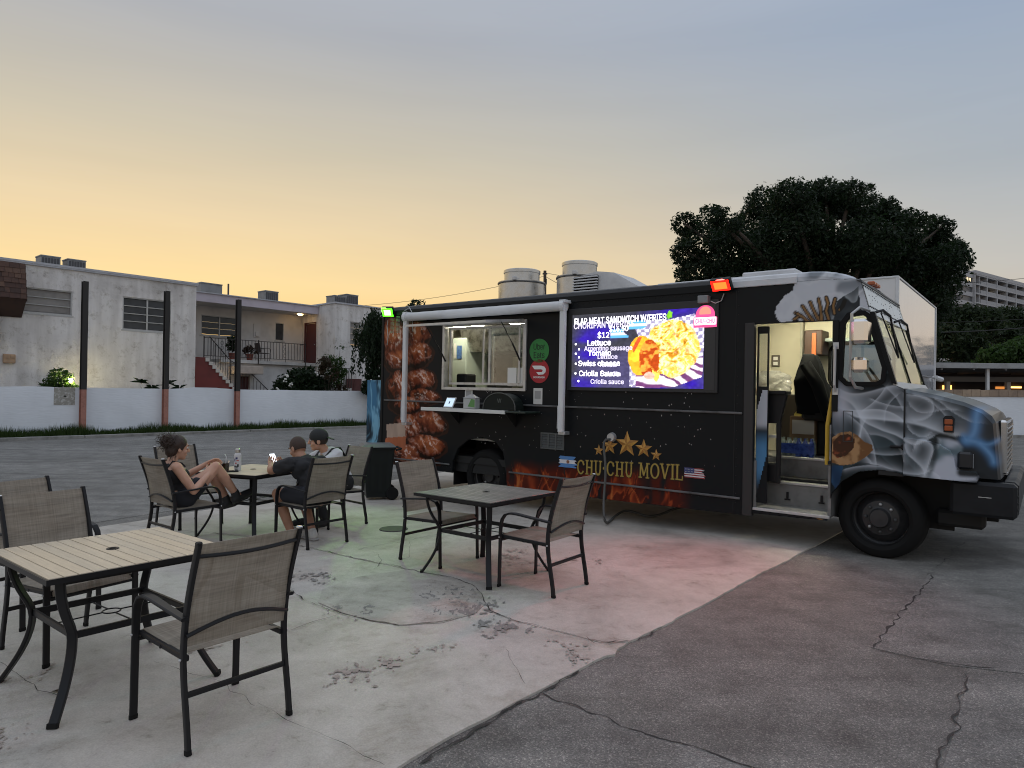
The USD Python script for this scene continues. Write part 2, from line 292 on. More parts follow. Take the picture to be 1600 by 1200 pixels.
# dark flaking and stains on the concrete, irregular
STAIN = mat('concrete_scaling', (.36,.315,.28), .85, var=.45, vscale=14, coord='world'); STAIN2 = mat('concrete_dirt', (.23,.22,.205), .85, var=.4, vscale=14, coord='world')
def blotch(cx, cy, rx, ry, seed, thr):
    """flaked patch: the raised parts of a noise field inside an ellipse, in cells of 9 mm"""
    c = G(cx, cy)[:2]; ax = abs(G(cx+rx, cy)[0]-c[0]); ay = abs(G(cx, cy-ry)[1]-G(cx, cy+ry)[1])/2; h = .009
    X, Y = np.meshgrid(np.arange(-2*ax, 2*ax, h), np.arange(-2*ay, 2*ay, h), indexing='ij'); n_ = meshkit.fbm(np.stack([(c[0]+X)*44, (c[1]+Y)*24, X*0+seed], -1), 4, seed)*.62+.38*meshkit.fbm(np.stack([(c[0]+X)*7, (c[1]+Y)*5, X*0+seed], -1), 2, seed+40)
    on = n_-.10*((X/ax)**2+(Y/ay)**2) > thr+.035; x, y = X[on]+c[0], Y[on]+c[1]; k = shapely.contains_xy(pad_poly, x, y); x, y = x[k], y[k]
    v = np.stack([np.c_[x+a*h/2, y+b*h/2, np.full(len(x), PZ+.0053+.00013*seed)] for a, b in ((-1,-1),(1,-1),(1,1),(-1,1))], 1).reshape(-1,3); i = np.arange(len(x))[:,None]*4
    return v, np.vstack([i+[0,1,2], i+[0,2,3]])
for i, b_ in enumerate([(540,1062,40,22,.50), (628,1040,46,11,.52), (690,1015,40,11,.52), (730,955,60,16,.52), (790,985,40,12,.50), (20,1150,40,26,.50), (45,1060,40,18,.53), (470,905,40,14,.52), (840,872,90,14,.54), (700,940,60,20,.55), (900,1020,40,16,.52), (330,1000,60,26,.56), (560,950,60,16,.54)]):
    part(pad, 'stain', blotch(*b_[:4], 1+i, b_[4]), STAIN if i not in (3,4,7,9,12) else STAIN2, kind='stuff')
part(pad, 'drain_cover', MB().lathe([(0,PZ+.012),(.16,PZ+.012),(.165,PZ+.008),(.165,PZ)], at=(*G(615,829)[:2],0), sides=28), mat('cast_iron', (.06,.058,.055), .7, var=.3, vscale=30))
# asphalt: worn areas, the paler far lot, patches and their seams
lot = thing('asphalt_lot', None, None); tag(stage.GetPrimAtPath(lot), kind='structure')
wp = Polygon(px_line([(1360,1012),(1450,900),(1640,872),(1990,930),(2200,1130),(1620,1055),(1480,1040)]))
part(lot, 'worn_sheen_patch', MB().prism(wp, .001, .004, 'xy'), ASPH2)
wp2 = Polygon(px_line([(1515,1053),(1600,1060),(1900,1120),(1900,1500),(1440,1300),(1490,1150)]))
part(lot, 'worn_sheen_patch', MB().prism(wp2, .001, .0042, 'xy'), ASPH2)
wp3 = Polygon(px_line([(650,1206),(842,1085),(880,1100),(1010,1145),(1180,1200),(1240,1320),(700,1500)]))
part(lot, 'worn_sheen_patch', MB().prism(wp3.difference(pad_poly.buffer(.003)), .001, .0044, 'xy'), ASPH2)
far = Polygon([(-30,9),(F_[0]-6,F_[1]-9.5),(F_[0]-.3,F_[1]+.2),(E_[0]-.4,E_[1]+.3),(2,16),(8,26),(-3,34),(-8,31),(-14.3,22.9),(-16,20.5),(-30,4)]).buffer(0)
part(lot, 'worn_sheen_patch', MB().prism(far.difference(pad_poly.buffer(.02)), .001, .0046, 'xy'), ASPH2)  # far lot: its grazing sheen is put into a paler asphalt colour
for i, (ln, a, b) in enumerate([([(1455,898),(1440,925),(1405,965),(1360,1013)], .008, .03), ([(1360,1013),(1420,1028),(1500,1042),(1560,1047)], .008, .02), ([(1515,1053),(1500,1100),(1487,1140),(1460,1210)], .008, .022),
      ([(842,1085),(905,1110),(985,1140),(1080,1170),(1190,1205)], .008, .024), ([(1290,850),(1230,868),(1190,890)], .004, .01), ([(1600,830),(1500,850),(1450,900)], .004, .012), ([(1250,855),(1100,935),(1000,1004)], .012, .03), ([(930,1037),(800,1110),(655,1198)], .012, .028)]):
    part(lot, 'seam', crack_mesh(px_line(ln), a*.55, b*.55, 90+i, .006+.0004*i, .012), mat('seam_tar', (.035,.033,.031), .9))

# ================================================================ left boundary wall, kerb, grass, posts
WX0, WY0, WTH, WH = -15.3455, 24.0, 0.87027, 1.73
WM = rotz(WTH); WO = np.array([WX0, WY0, 0.0])                     # wall frame: x along the wall, y away from the camera
def W(x, y, z): return WO + WM @ np.array([x, y, z])
STUCCO = usdkit.material(stage, '/World/Looks/white_wall_paint', {
  'g': ('geometry', {}), 'n': ('noise_texture', dict(scale=.7, detail=6.0, roughness=.6)), 'r': ('rgb_ramp', dict(ramp=[(.3,(.66,.69,.73)),(.6,(.75,.785,.83))])),
  'mp': ('mapping', dict(scale=(1,1,5))), 'n2': ('noise_texture', dict(scale=3.5, detail=5.0)), 'b': ('bump', dict(strength=.5, distance=.02)), 'p': ('principled_bsdf', dict(roughness=.7))},
  [('g.position','n.vector'),('n.fac','r.fac'),('r.color','p.base_color'),('g.position','mp.vector'),('mp.vector','n2.vector'),('n2.fac','b.height'),('b.normal','p.normal')], surface='p.BSDF')
wl = thing('boundary_wall', 'long low white painted wall with a grass strip along its foot', 'wall', loc=WO, rz=WTH)
top = [(-9.0, WH+.02)]; r_ = np.random.default_rng(3)
for x in np.arange(-8.5, 26, .8): top.append((x, WH+r_.normal(0,.007)+(.06 if 3.6 < x < 5.5 else 0)))
part(wl, 'wall_panel', MB().prism(Polygon([(-9,-.1),(26,-.1),(26,WH)]+top[::-1]), 0, .2, 'xz'), STUCCO)
part(wl, 'coping_chip', MB().box(-.62,.02,-.012,-.002,1.12,1.73), mat('flaking_paint', (.30,.29,.26), .9, color2=(.62,.62,.60), vscale=9, bump=.4, bscale=25))
part(wl, 'small_plate', MB().box(-.33,-.25,-.03,-.012,1.40,1.44), PLASTIC)
# kerb and grass
kb = thing('kerb', None, None); tag(stage.GetPrimAtPath(kb), kind='structure')
KERB = mat('kerb_concrete', (.24,.235,.22), .85, var=.45, vscale=3, bump=.3, bscale=30, coord='world')
for i in range(11):
    a, b = -9+3.0*i, -9+3.0*(i+1)-.012
    part(kb, 'kerb_stone', MB().box(a, b, -1.12, -.95, -.05, .10+r_.normal(0,.006), .02).xf(WM, WO), KERB)
soil = solo('soil', MB().box(-9, 26, -.95, -.002, -.05, .06).xf(WM, WO), mat('soil', (.05,.04,.028), .95, var=.4, vscale=6, bump=.6, bscale=14, coord='world'), kind='structure')
gb = MB(); r_ = np.random.default_rng(11); n = 26000
bx, by = r_.uniform(-6, 20, n), r_.beta(1.3,1.1,n)*-.98-.01
hh = r_.uniform(.10,.34,n)*(.5+1.1*meshkit.noise(np.c_[bx*1.3, by*2, np.zeros(n)])); an = r_.uniform(0,PI,n); ww = r_.uniform(.008,.018,n)
base = np.c_[bx, by, np.full(n,.055)]; dx = np.c_[np.cos(an)*ww, np.sin(an)*ww, np.zeros(n)]; lean = np.c_[r_.normal(0,.04,n), r_.normal(0,.04,n), hh]
v = np.stack([base-dx, base+dx, base+lean], 1).reshape(-1,3)
gb.add(v, np.arange(3*n).reshape(-1,3)); gb.xf(WM, WO)
solo('grass_strip', gb, leafmat('grass_blade', (.030,.055,.010), (.10,.13,.035), .3), 'uncut green grass strip between the white wall and the kerb', 'grass', kind='stuff')
# steel posts (H sections), black above and bare primer red below
def Hsec(w, d, t): return unary_union([sbox(-w/2,-d/2,w/2,-d/2+t), sbox(-w/2,d/2-t,w/2,d/2), sbox(-t/2,-d/2,t/2,d/2)])
PRIMER = mat('red_primer', (.36,.165,.125), .75, var=.35, vscale=7, bump=.1)
for i, (x, lab) in enumerate([(.215,'tall black steel post with red primer foot, left of the other two'), (3.02,'tall black steel post with red primer foot, middle one before the white wall'), (5.91,'tall black steel post with red primer foot, nearest the balcony stairs')]):
    t = thing('steel_post', lab, 'post', 'steel posts in front of the white wall', loc=W(x,-.17,0), rz=WTH+.05)
    part(t, 'post_foot', MB().prism(Hsec(.17,.17,.018), -.1, 1.66+.05*(i==1), 'xy'), PRIMER)
    part(t, 'post_shaft', MB().prism(Hsec(.174,.174,.022), 1.66+.05*(i==1), 5.47, 'xy'), mat('post_black', (.016,.014,.013), .6, var=.4, vscale=5))

def hullm_(pts): return manifold3d.Manifold.hull_points(np.asarray(pts, float))
# ================================================================ apartment building (wall frame; y = 3 is its front)
PLAST = usdkit.material(stage, '/World/Looks/old_plaster', {
  'g': ('geometry', {}), 'n': ('noise_texture', dict(scale=.45, detail=7.0, roughness=.65, distortion=.5)), 'r': ('rgb_ramp', dict(ramp=[(.28,(.46,.44,.425)),(.45,(.66,.635,.615)),(.65,(.74,.72,.70))])),
  'n2': ('noise_texture', dict(scale=2.6, detail=10.0, roughness=.82, distortion=.25)), 'r2': ('rgb_ramp', dict(ramp=[(.52,(1,1,1)),(.60,(.76,.74,.71)),(.66,(.38,.365,.35)),(.73,(.7,.68,.66))])),
  'm': ('mix_color', dict(blend_type='multiply', fac=.9)), 'mp': ('mapping', dict(scale=(3,3,.35))), 'n3': ('noise_texture', dict(scale=1.1, detail=5.0)), 'r3': ('rgb_ramp', dict(ramp=[(.38,(.78,.77,.76)),(.6,(1,1,1))])), 'm2': ('mix_color', dict(blend_type='multiply', fac=.8)),
  'n4': ('noise_texture', dict(scale=14.0, detail=4.0)), 'b': ('bump', dict(strength=.35, distance=.02)), 'p': ('principled_bsdf', dict(roughness=.85))},
  [('g.position','n.vector'),('g.position','n2.vector'),('g.position','mp.vector'),('mp.vector','n3.vector'),('g.position','n4.vector'),('n.fac','r.fac'),('n2.fac','r2.fac'),('n3.fac','r3.fac'),('r.color','m.a'),('r2.color','m.b'),('m.result','m2.a'),('r3.color','m2.b'),('m2.result','p.base_color'),('n4.fac','b.height'),('b.normal','p.normal')], surface='p.BSDF')
FASC = mat('lilac_fascia', (.50,.45,.50), .7, var=.15, vscale=1.5)
TRIM = mat('window_aluminium', (.42,.42,.41), .5, var=.2)
WGLASS = mat('dark_window_glass', (.03,.032,.036), .08, var=.6, vscale=1.2, coord='world', spec=.4)
CURT = mat('drawn_blind', (.22,.205,.19), .5, var=.3, vscale=2, coord='world')
MAROON = mat('maroon_paint', (.075,.018,.018), .55, var=.3, vscale=3)
IRON = mat('wrought_iron', (.018,.013,.012), .6)
ap = thing('apartment_building', 'old white two storey apartment block with a recessed balcony between two wings', 'building', loc=WO, rz=WTH)
def rects(x0,x1,z0,z1,holes): 
    p = sbox(x0,z0,x1,z1)
    for h in holes: p = p.difference(sbox(*h))
    return p
w1 = (-1.35,4.52,.80,5.47); w2 = (2.62,4.15,4.55,5.50)
part(ap, 'left_wing_wall', MB().prism(rects(-9,5.62,0,6.30,[w1,w2]), 3.0, 3.25, 'xz').box(5.37,5.62,3.25,9,0,6.30).box(-9,5.37,3.5,3.52,0,6.2), PLAST)
part(ap, 'roof_slab', MB().box(-9,5.68,2.94,10,6.302,6.36).box(-9,5.69,2.93,2.97,6.36,6.44).box(5.65,5.69,2.97,10,6.36,6.44), mat('roof_flashing', (.42,.43,.46), .6, var=.2))
def window(parent, x0, z0, x1, z1, y, cols, rows, glassmat, fr=.045, blind=None):
    f = MB().box(x0,x1,y-.03,y+.05,z0,z0+fr).box(x0,x1,y-.03,y+.05,z1-fr,z1).box(x0,x0+fr,y-.028,y+.05,z0+fr,z1-fr).box(x1-fr,x1,y-.028,y+.05,z0+fr,z1-fr)
    f.box(x0-.05,x1+.05,y-.06,y+.02,z0-.06,z0-.002)
    w = part(parent, 'window', f, TRIM)
    cw = (x1-x0-2*fr)/cols; rh = (z1-z0-2*fr)/rows
    for c in range(1, cols): part(w, 'mullion', MB().box(x0+fr+c*cw-.03, x0+fr+c*cw+.03, y-.02, y+.04, z0+fr, z1-fr), TRIM)
    for c in range(cols):
        for r in range(rows):
            a, b = x0+fr+c*cw+(.03 if c else 0), x0+fr+(c+1)*cw-(.03 if c < cols-1 else 0); q, t_ = z0+fr+r*rh, z0+fr+(r+1)*rh
            tilt = .03
            part(w, 'pane', MB().add([[a,y+.03-tilt*.6,q+.02],[b,y+.03-tilt*.6,q+.02],[b,y+.03,t_],[a,y+.03,t_]], [[0,1,2,3]]), glassmat)
            if r: part(w, 'muntin', MB().box(a, b, y-.005, y+.035, q-.015, q+.015), TRIM)
window(ap, w1[0], w1[1], w1[2], w1[3], 3.05, 1, 3, CURT); window(ap, w2[0], w2[1], w2[2], w2[3], 3.05, 2, 4, WGLASS)
# middle part
window_y = 6.06
part(ap, 'recess_wall', MB().prism(rects(5.62,12.95,0,6.1,[(7.30,4.42,9.18,5.42),(11.30,4.40,11.82,5.38)]), 6.06, 6.3, 'xz'), mat('recess_plaster', (.60,.575,.55), .85, var=.2, vscale=1.2, coord='world', bump=.2, bscale=14))
window(ap, 7.30,4.42,9.18,5.42, 6.09, 2, 3, WGLASS); window(ap, 11.30,4.40,11.82,5.38, 6.09, 1, 1, WGLASS)
part(ap, 'fascia', MB().box(5.62,12.93,4.50,4.62,5.86,6.26), FASC)
part(ap, 'roof_slab', MB().box(5.69,12.93,4.44,10,6.262,6.31), mat('roof_flashing', (.42,.43,.46)))
part(ap, 'balcony_ceiling', MB().box(5.62,12.93,4.62,6.06,5.86,5.92), mat('ceiling_paint', (.55,.52,.48), .8))
part(ap, 'balcony_slab', MB().box(7.55,12.93,4.55,6.06,3.05,3.22,.01), mat('slab_concrete', (.48,.47,.45), .8, var=.3, vscale=2, coord='world'))
part(ap, 'balcony_front_wall', MB().prism(rects(5.62,12.93,0,3.04,[(8.35,0,9.15,2.42)]), 4.72, 4.9, 'xz'), mat('front_plaster', (.56,.545,.53), .85, var=.25, vscale=1.5, coord='world'))
part(ap, 'lower_door', MB().box(8.37,9.13,4.8,4.86,0,2.40), MAROON)
part(ap, 'door_canopy', MB().box(8.05,9.45,3.95,4.71,2.52,2.90,.02), mat('canopy_paint', (.42,.36,.31), .75, var=.2))
# iron railing: rails and each bar
rl = part(ap, 'railing', MB().box(6.72,12.2,4.52,4.56,4.17,4.20).box(6.72,12.2,4.525,4.555,3.32,3.345), IRON)
for x in np.arange(6.76, 12.2, .17): part(rl, 'bar', MB().box(x-.009,x+.009,4.53,4.548,3.2 if int(x*10)%11 == 0 else 3.33,4.18), IRON)
for x in (6.74, 9.5, 12.18): part(rl, 'post', MB().box(x-.02,x+.02,4.52,4.56,3.05,4.24), IRON)
for x in (7.62, 10.95):                                               # scroll panels
    m_ = MB()
    for k in (3.52,3.75,3.98):
        th = np.linspace(0,2*PI,14); m_.tube(np.c_[x+.07*np.cos(th), np.full(14,4.54), k+.09*np.sin(th)], .009, 5)
    part(rl, 'scroll', m_, IRON)
part(rl, 'bar', MB().tube([[12.18,4.54,4.19],[12.3,5.2,4.19]], .014, 5), IRON)
# red stairs going down along the wing, with their own rail
st = part(ap, 'stair_wall', MB().prism(Polygon([(5.64,0),(8.0,0),(8.0,1.85),(6.55,3.22),(5.64,3.22)]), 4.0, 4.5, 'xz'), mat('red_stair', (.17,.035,.03), .75, var=.3, vscale=2, coord='world', bump=.15, bscale=20))
for k in range(9):
    x = 6.58+k*.165; z = 3.20-k*.165
    part(st, 'step', MB().box(x-.03, x+.165, 3.96, 4.5, z-.17, z-.01, .008), mat('stair_nose', (.55,.52,.47), .8))
rl2 = part(ap, 'stair_railing', MB().tube([[6.74,4.0,4.19],[7.75,4.0,3.14],[7.75,4.0,3.14],[8.7,4.0,2.65],[9.9,4.0,1.6]], .022, 6), IRON)
for k in range(9): part(rl2, 'bar', MB().box(6.80+k*.12-.009, 6.80+k*.12+.009, 3.99, 4.01, 3.15-k*.125, 4.14-k*.125), IRON)
for k in range(11): part(rl2, 'bar', MB().box(7.8+k*.19-.009, 7.8+k*.19+.009, 3.99, 4.01, 1.6-.04*k, 3.10-k*.13), IRON)
part(rl2, 'post', MB().box(7.73,7.77,3.98,4.02,1.9,3.2), IRON)
# right wing
rw = (13.88,4.17,15.95,5.47)
part(ap, 'right_wing_wall', MB().prism(rects(12.95,21,0,6.34,[rw]), 3.0, 3.25, 'xz').prism(rects(3.25,10,0,6.34,[(4.76,3.22,5.80,5.44)]), 12.95, 13.2, 'yz'), PLAST)
part(ap, 'roof_slab', MB().box(12.90,21,2.95,10,6.342,6.42), mat('roof_flashing', (.42,.43,.46)))
window(ap, *rw, 3.05, 3, 4, CURT)
d_ = part(ap, 'door', MB().box(13.0,13.06,4.80,5.76,3.22,5.40), MAROON); part(d_, 'knob', MB().ball((12.97,4.9,4.25),.035,1), STEEL)
part(d_, 'door_frame', MB().box(12.93,12.99,4.72,4.79,3.22,5.47).box(12.93,12.99,5.77,5.84,3.22,5.47).box(12.93,12.99,4.79,5.77,5.41,5.47), MAROON)
part(ap, 'red_shutter', MB().box(13.62,14.62,2.9,2.98,1.2,2.40,.01).box(14.11,14.13,2.88,2.9,1.7,2.35), MAROON)
rl3 = part(ap, 'stoop_railing', MB().box(12.5,13.8,2.7,2.73,2.92,2.95), IRON)
for k in range(9): part(rl3, 'bar', MB().box(12.52+k*.158-.01,12.54+k*.158+.01,2.705,2.725,1.5,2.93), IRON)
for k in range(3): part(ap, 'stoop_step', MB().box(12.2+.2*k,13.75,2.2+.2*k,2.99,1.2+.24*k,1.42+.24*k,.01), mat('slab_concrete', (.48,.47,.45)))
part(ap, 'meter_box', MB().box(-1.40,-1.02,2.88,2.99,2.60,2.93,.02).box(-1.36,-1.24,2.86,2.88,2.78,2.89).box(-1.18,-1.06,2.86,2.88,2.78,2.89), mat('meter_beige', (.40,.27,.17), .6, var=.2))
part(ap, 'wall_niche', MB().box(10.05,10.42,6.0,6.05,4.5,5.2).box(10.12,10.3,5.92,6.0,4.55,4.8,.02), mat('niche_paint', (.62,.60,.58), .7))
bl = part(ap, 'balcony_lamp', MB().lathe([(.0,-.07),(.10,-.06),(.15,-.02),(.16,.0)], at=(12.25,5.2,5.855), sides=16), emit('warm_lamp', (1,.62,.25), 9.0))
part(ap, 'stair_lamp', MB().box(7.35,7.50,4.60,4.70,2.1,2.4,.02), emit('warm_white_lamp', (1,.78,.42), 14.0))
# brown shingle hoods (mansard): each shingle a piece
SH = [mat(f'wood_shingle{"_abc"[k] if k else ""}', c, .85, var=.4, vscale=9) for k, c in enumerate([(.085,.045,.032),(.065,.034,.026),(.11,.062,.043),(.05,.028,.022)])]
def hood(x0, x1, zt, zm, zb, out, seed):
    r = np.random.default_rng(seed)
    prof = Polygon([(2.99,zt),(2.99-out*.55,zt-.05),(2.99-out,zm),(2.95,zb),(2.99,zb)])
    h_ = part(ap, 'shingle_hood', MB().prism(prof, x0, x1, 'yz'), SH[3])
    a, b = np.array([2.99-out*.55,zt-.05]), np.array([2.99-out,zm]); rows = 7
    for k in range(rows):
        p, q = b+(a-b)*k/rows, b+(a-b)*(k+1.08)/rows; x = x0+.0
        while x < x1-.03:
            w_ = min(r.uniform(.16,.34), x1-x); o = r.uniform(.012,.03)
            part(h_, 'shingle', MB().add([[x,p[0]-o,p[1]-r.uniform(0,.02)],[x+w_-.012,p[0]-o,p[1]],[x+w_-.012,q[0]-.004,q[1]],[x,q[0]-.004,q[1]],[x,p[0],p[1]],[x+w_-.012,p[0],p[1]]], [[0,1,2,3],[0,4,5,1]]), SH[r.integers(0,4)])
            x += w_
    # side cheek shingles
    a2, b2 = np.array([2.99-out*.1,zt-.12]), np.array([2.95,zb+.1])
    for k in range(5):
        z0_, z1_ = zt-.1-(k+1)*(zt-zm)/5, zt-.1-k*(zt-zm)/5
        part(h_, 'shingle', MB().box(x1+.002,x1+.02,2.99-out*(.5+.5*(k+.5)/5),2.98,z0_+.01,z1_), SH[r.integers(0,4)])
hood(-5.2,-.85,6.30,4.95,4.30,.62,5); hood(-5.2,-1.62,4.55,3.5,3.1,.55,6)
# roof equipment: each its own thing
ACM = mat('condenser_grey', (.20,.205,.21), .6, var=.3, vscale=3); FIN = mat('condenser_fin', (.055,.055,.06), .6)
def condenser(x0, x1, y, z0, h, lab, flat=False):
    t = thing('roof_condenser', lab, 'air conditioner', 'air conditioning units on the roof', loc=W((x0+x1)/2, y, z0), rz=WTH); w = (x1-x0)
    part(t, 'housing', MB().box(-w/2,w/2,-w/2,w/2,.0,h-.06,.01), ACM); part(t, 'top_plate', MB().box(-w/2-.02,w/2+.02,-w/2-.02,w/2+.02,h-.058,h,.012), ACM)
    for k in range(6 if not flat else 0):
        part(t, 'coil_panel', MB().box(-w/2+.04+k*(w-.06)/6, -w/2+.01+(k+1)*(w-.06)/6, -w/2-.012, -w/2-.002, .06, h-.1), FIN)
        part(t, 'coil_panel', MB().box(w/2+.002, w/2+.012, -w/2+.04+k*(w-.06)/6, -w/2+.01+(k+1)*(w-.06)/6, .06, h-.1), FIN)
condenser(.45,1.15,6.0,6.44,.76,'grey roof condenser farthest left, above the shingle hood'); condenser(1.42,2.10,6.0,6.44,.76,'grey roof condenser above the gap between two wing windows')
condenser(7.0,8.05,6.0,6.31,.62,'low flat grey unit on the balcony roof beside the vent pipe',True); condenser(10.45,11.2,6.0,6.31,.66,'single grey condenser in the middle of the balcony roof')
condenser(14.7,15.5,6.0,6.42,.80,'left and lower of two condensers side by side on the right wing'); condenser(15.68,16.5,6.2,6.42,1.0,'right and taller of two condensers side by side on the right wing')
vp = thing('vent_pipe', 'thin dark vent pipe standing on the balcony roof', 'pipe', loc=W(8.63,6.0,6.31), rz=WTH)
part(vp, 'pipe', MB().tube([[0,0,0],[0,0,.78]], .045, 8), mat('vent_pipe_metal', (.09,.08,.075), .7)); part(vp, 'base_collar', MB().lathe([(.09,0),(.09,.06),(.05,.09)]), ACM)

bc = thing('balcony_chair', 'dark metal armchair standing on the balcony behind the railing', 'chair', loc=W(10.15,5.25,3.222), rz=WTH)
part(bc, 'seat', MB().box(-.25,.25,-.24,.24,.40,.43,.01), mat('balcony_chair_cloth', (.07,.05,.045), .8)); part(bc, 'backrest', hullm_([(-.25,-.24,.44),(-.25,.24,.44),(-.22,-.24,.44),(-.22,.24,.44),(-.36,-.24,.92),(-.36,.24,.92),(-.33,-.24,.92),(-.33,.24,.92)]), mat('balcony_chair_cloth', (.07,.05,.045)))
for x, y in ((-.25,-.24),(-.25,.24),(.25,-.24),(.25,.24)): part(bc, 'leg', MB().tube([(x,y,0),(x,y,.40)], .014, 6), IRON)
for y in (-.26,.26): part(bc, 'armrest', MB().tube([(.25,y,.40),(.25,y,.62),(.2,y,.66),(-.28,y,.66)], .014, 6), IRON)
# ================================================================ FOOD TRUCK. Local frame: x forward from the front axle, y away from the counter side, z up
EN = np.array([.6158,.7878,0]); EN /= np.linalg.norm(EN)
ES = np.array([-.7878,.6158,0]); ES /= np.linalg.norm(ES); ES = np.array([ES[0],ES[1],.0134]); ES /= np.linalg.norm(ES)
EX = -ES; EZ = np.cross(EX, EN)
TO = np.array([3.656,6.831,0]) - .05*EN
TM = np.stack([EX, EN, EZ])                                        # rows: local axes
def S(px, py, n=0.0):
    """(x, z) on the truck's side, at y = n, of a place seen in the photograph"""
    d = ray(px, py); c = np.array([0,0,EYE]); t = (n-(c-TO)@EN)/(d@EN); q = TM@(c+d*t-TO); return np.array([q[0], q[2]])
def TW(x, y, z): return TO + x*EX + y*EN + z*EZ
def tframe(path):
    x = UsdGeom.Xform(stage.GetPrimAtPath(path)); x.ClearXformOpOrder()
    x.GetPrim().RemoveProperty('xformOp:translate'); x.GetPrim().RemoveProperty('xformOp:rotateZ')
    x.AddTransformOp().Set(Gf.Matrix4d(*EX,0,*EN,0,*EZ,0,*TO,1))
tk = thing('food_truck', 'black step van food truck with lit menu screen and smoke printed cab', 'food truck'); tframe(tk)
WID = 2.25; R0 = -7.35
BODY = mat('black_body_paint', (.006,.007,.008), .38, spec=.18, bump=.04, bscale=5)
BODYM = mat('black_underbody', (.008,.008,.008), .7)
WRAP = vcol('vinyl_wrap', .36, .0, spec=.16); WRAPG = vcol('vinyl_wrap_hood', .30, .12, spec=.3)
CREAM = mat('cream_panel', (.62,.58,.44), .45, var=.08, vscale=2)
# ---- the print on the vinyl
def nz(x, z, sx, sz, seed, o=4): return meshkit.fbm(np.stack([x*sx, z*sz, np.full_like(x, seed*7.3)], -1), o, seed)
def sst(a, b, x): t = np.clip((x-a)/(b-a), 0, 1); return t*t*(3-2*t)
def lerp(a, b, t): return a + (np.asarray(b)-a)*t[..., None]
def inpoly(x, z, pts): return shapely.contains_xy(Polygon(pts).buffer(0), x, z)
def seg_d(x, z, pts):
    d = np.full(x.shape, 9.0)
    for (a, b), (c, e) in zip(pts[:-1], pts[1:]):
        t = np.clip(((x-a)*(c-a)+(z-b)*(e-b))/((c-a)**2+(e-b)**2+1e-9), 0, 1); d = np.minimum(d, np.hypot(x-a-t*(c-a), z-b-t*(e-b)))
    return d
def sheet_n(n, w, g): return np.where(n > .5, np.exp(-(n-.5)/g), np.exp(-((n-.5)/w)**2))
def smoke_col(x, z, blue=0.0):
    w1 = nz(x, z, 1.2, 1.2, 3, 3); w2 = nz(x, z, 1.3, 1.1, 4, 3); u, v = x+.9*(w1-.5), z+.9*(w2-.5)
    a = sheet_n(nz(u, v, 1.1, 1.5, 5, 2), .006, .055); b = sheet_n(nz(u, v, 1.9, 1.6, 6, 2), .005, .035); c = sheet_n(1-nz(u+.3, v, 1.5, 2.3, 8, 2), .005, .04); d = sheet_n(nz(u, v+.7, 3.0, 2.2, 10, 2), .006, .02)
    big = sst(.50,.64,nz(x, z, .95, 1.1, 9, 2))
    col = lerp(np.array([.012,.019,.022])*np.ones(x.shape+(3,)), [.05,.070,.075], nz(x, z, 1.2, 1.2, 12, 3))
    col = lerp(col, [.30,.33,.37], big*.22); col = lerp(col, [.40,.46,.49], np.clip(.85*a+.0*b,0,1)*.5); col = lerp(col, [.46,.51,.55], np.clip(b,0,1)*.42); col = lerp(col, [.48,.53,.57], c*.35); col = lerp(col, [.42,.48,.51], d*.25)
    return col
def spl(pts, n=26):
    P = np.array([S(1094+a/2.4, 391+b/2.4) for a, b in pts]); t = np.r_[0, np.cumsum(np.linalg.norm(np.diff(P, axis=0), axis=1))]
    from scipy.interpolate import CubicSpline as CS
    return CS(t, P)(np.linspace(0, t[-1], n)) if len(P) > 2 else P
STK = [([(510,700),(560,735),(640,760),(730,768),(764,765)], .010, .4, 1), ([(640,560),(700,580),(764,585)], .008, .45, -1), ([(775,660),(800,690),(830,700),(862,690)], .010, .45, 1), ([(560,620),(610,660),(650,740),(660,800)], .010, .4, -1), ([(800,545),(870,575),(930,640),(950,690)], .008, .35, 1), ([(690,520),(660,560),(610,600)], .010, .45, 1), ([(740,545),(700,590),(690,640)], .007, .35, -1), ([(545,820),(640,808),(720,822)], .010, .4, -1), ([(505,585),(540,600),(590,620),(690,636),(770,642),(850,662),(905,682),(955,694)], .034, .66, 1), ([(505,540),(560,570),(600,615),(600,690),(585,720)], .026, .45, 1), ([(520,520),(570,540),(640,532),(735,508)], .020, .5, -1),
  ([(600,620),(640,655),(720,690),(765,712),(800,728),(840,715),(868,700)], .018, .55, 1), ([(560,600),(640,600),(700,606),(764,640)], .014, .5, -1), ([(775,540),(820,548),(862,562),(874,592),(850,628),(800,640)], .014, .45, -1), ([(780,575),(840,612),(900,600),(960,600)], .010, .35, 1),
  ([(770,730),(800,780),(840,815),(848,855)], .018, .5, 1), ([(806,735),(850,712),(872,730),(868,780),(850,830),(838,862)], .016, .55, -1), ([(640,800),(700,815),(760,832),(820,838),(862,826)], .014, .5, 1), ([(640,690),(690,700),(740,740),(764,790)], .016, .3, 1),
  ([(700,520),(740,560),(764,600)], .012, .35, 1), ([(880,560),(930,590),(1000,640),(1040,650)], .012, .35, 1), ([(900,520),(980,548),(1060,580),(1110,610)], .010, .3, 1), ([(620,640),(600,720),(640,790)], .014, .4, -1)]
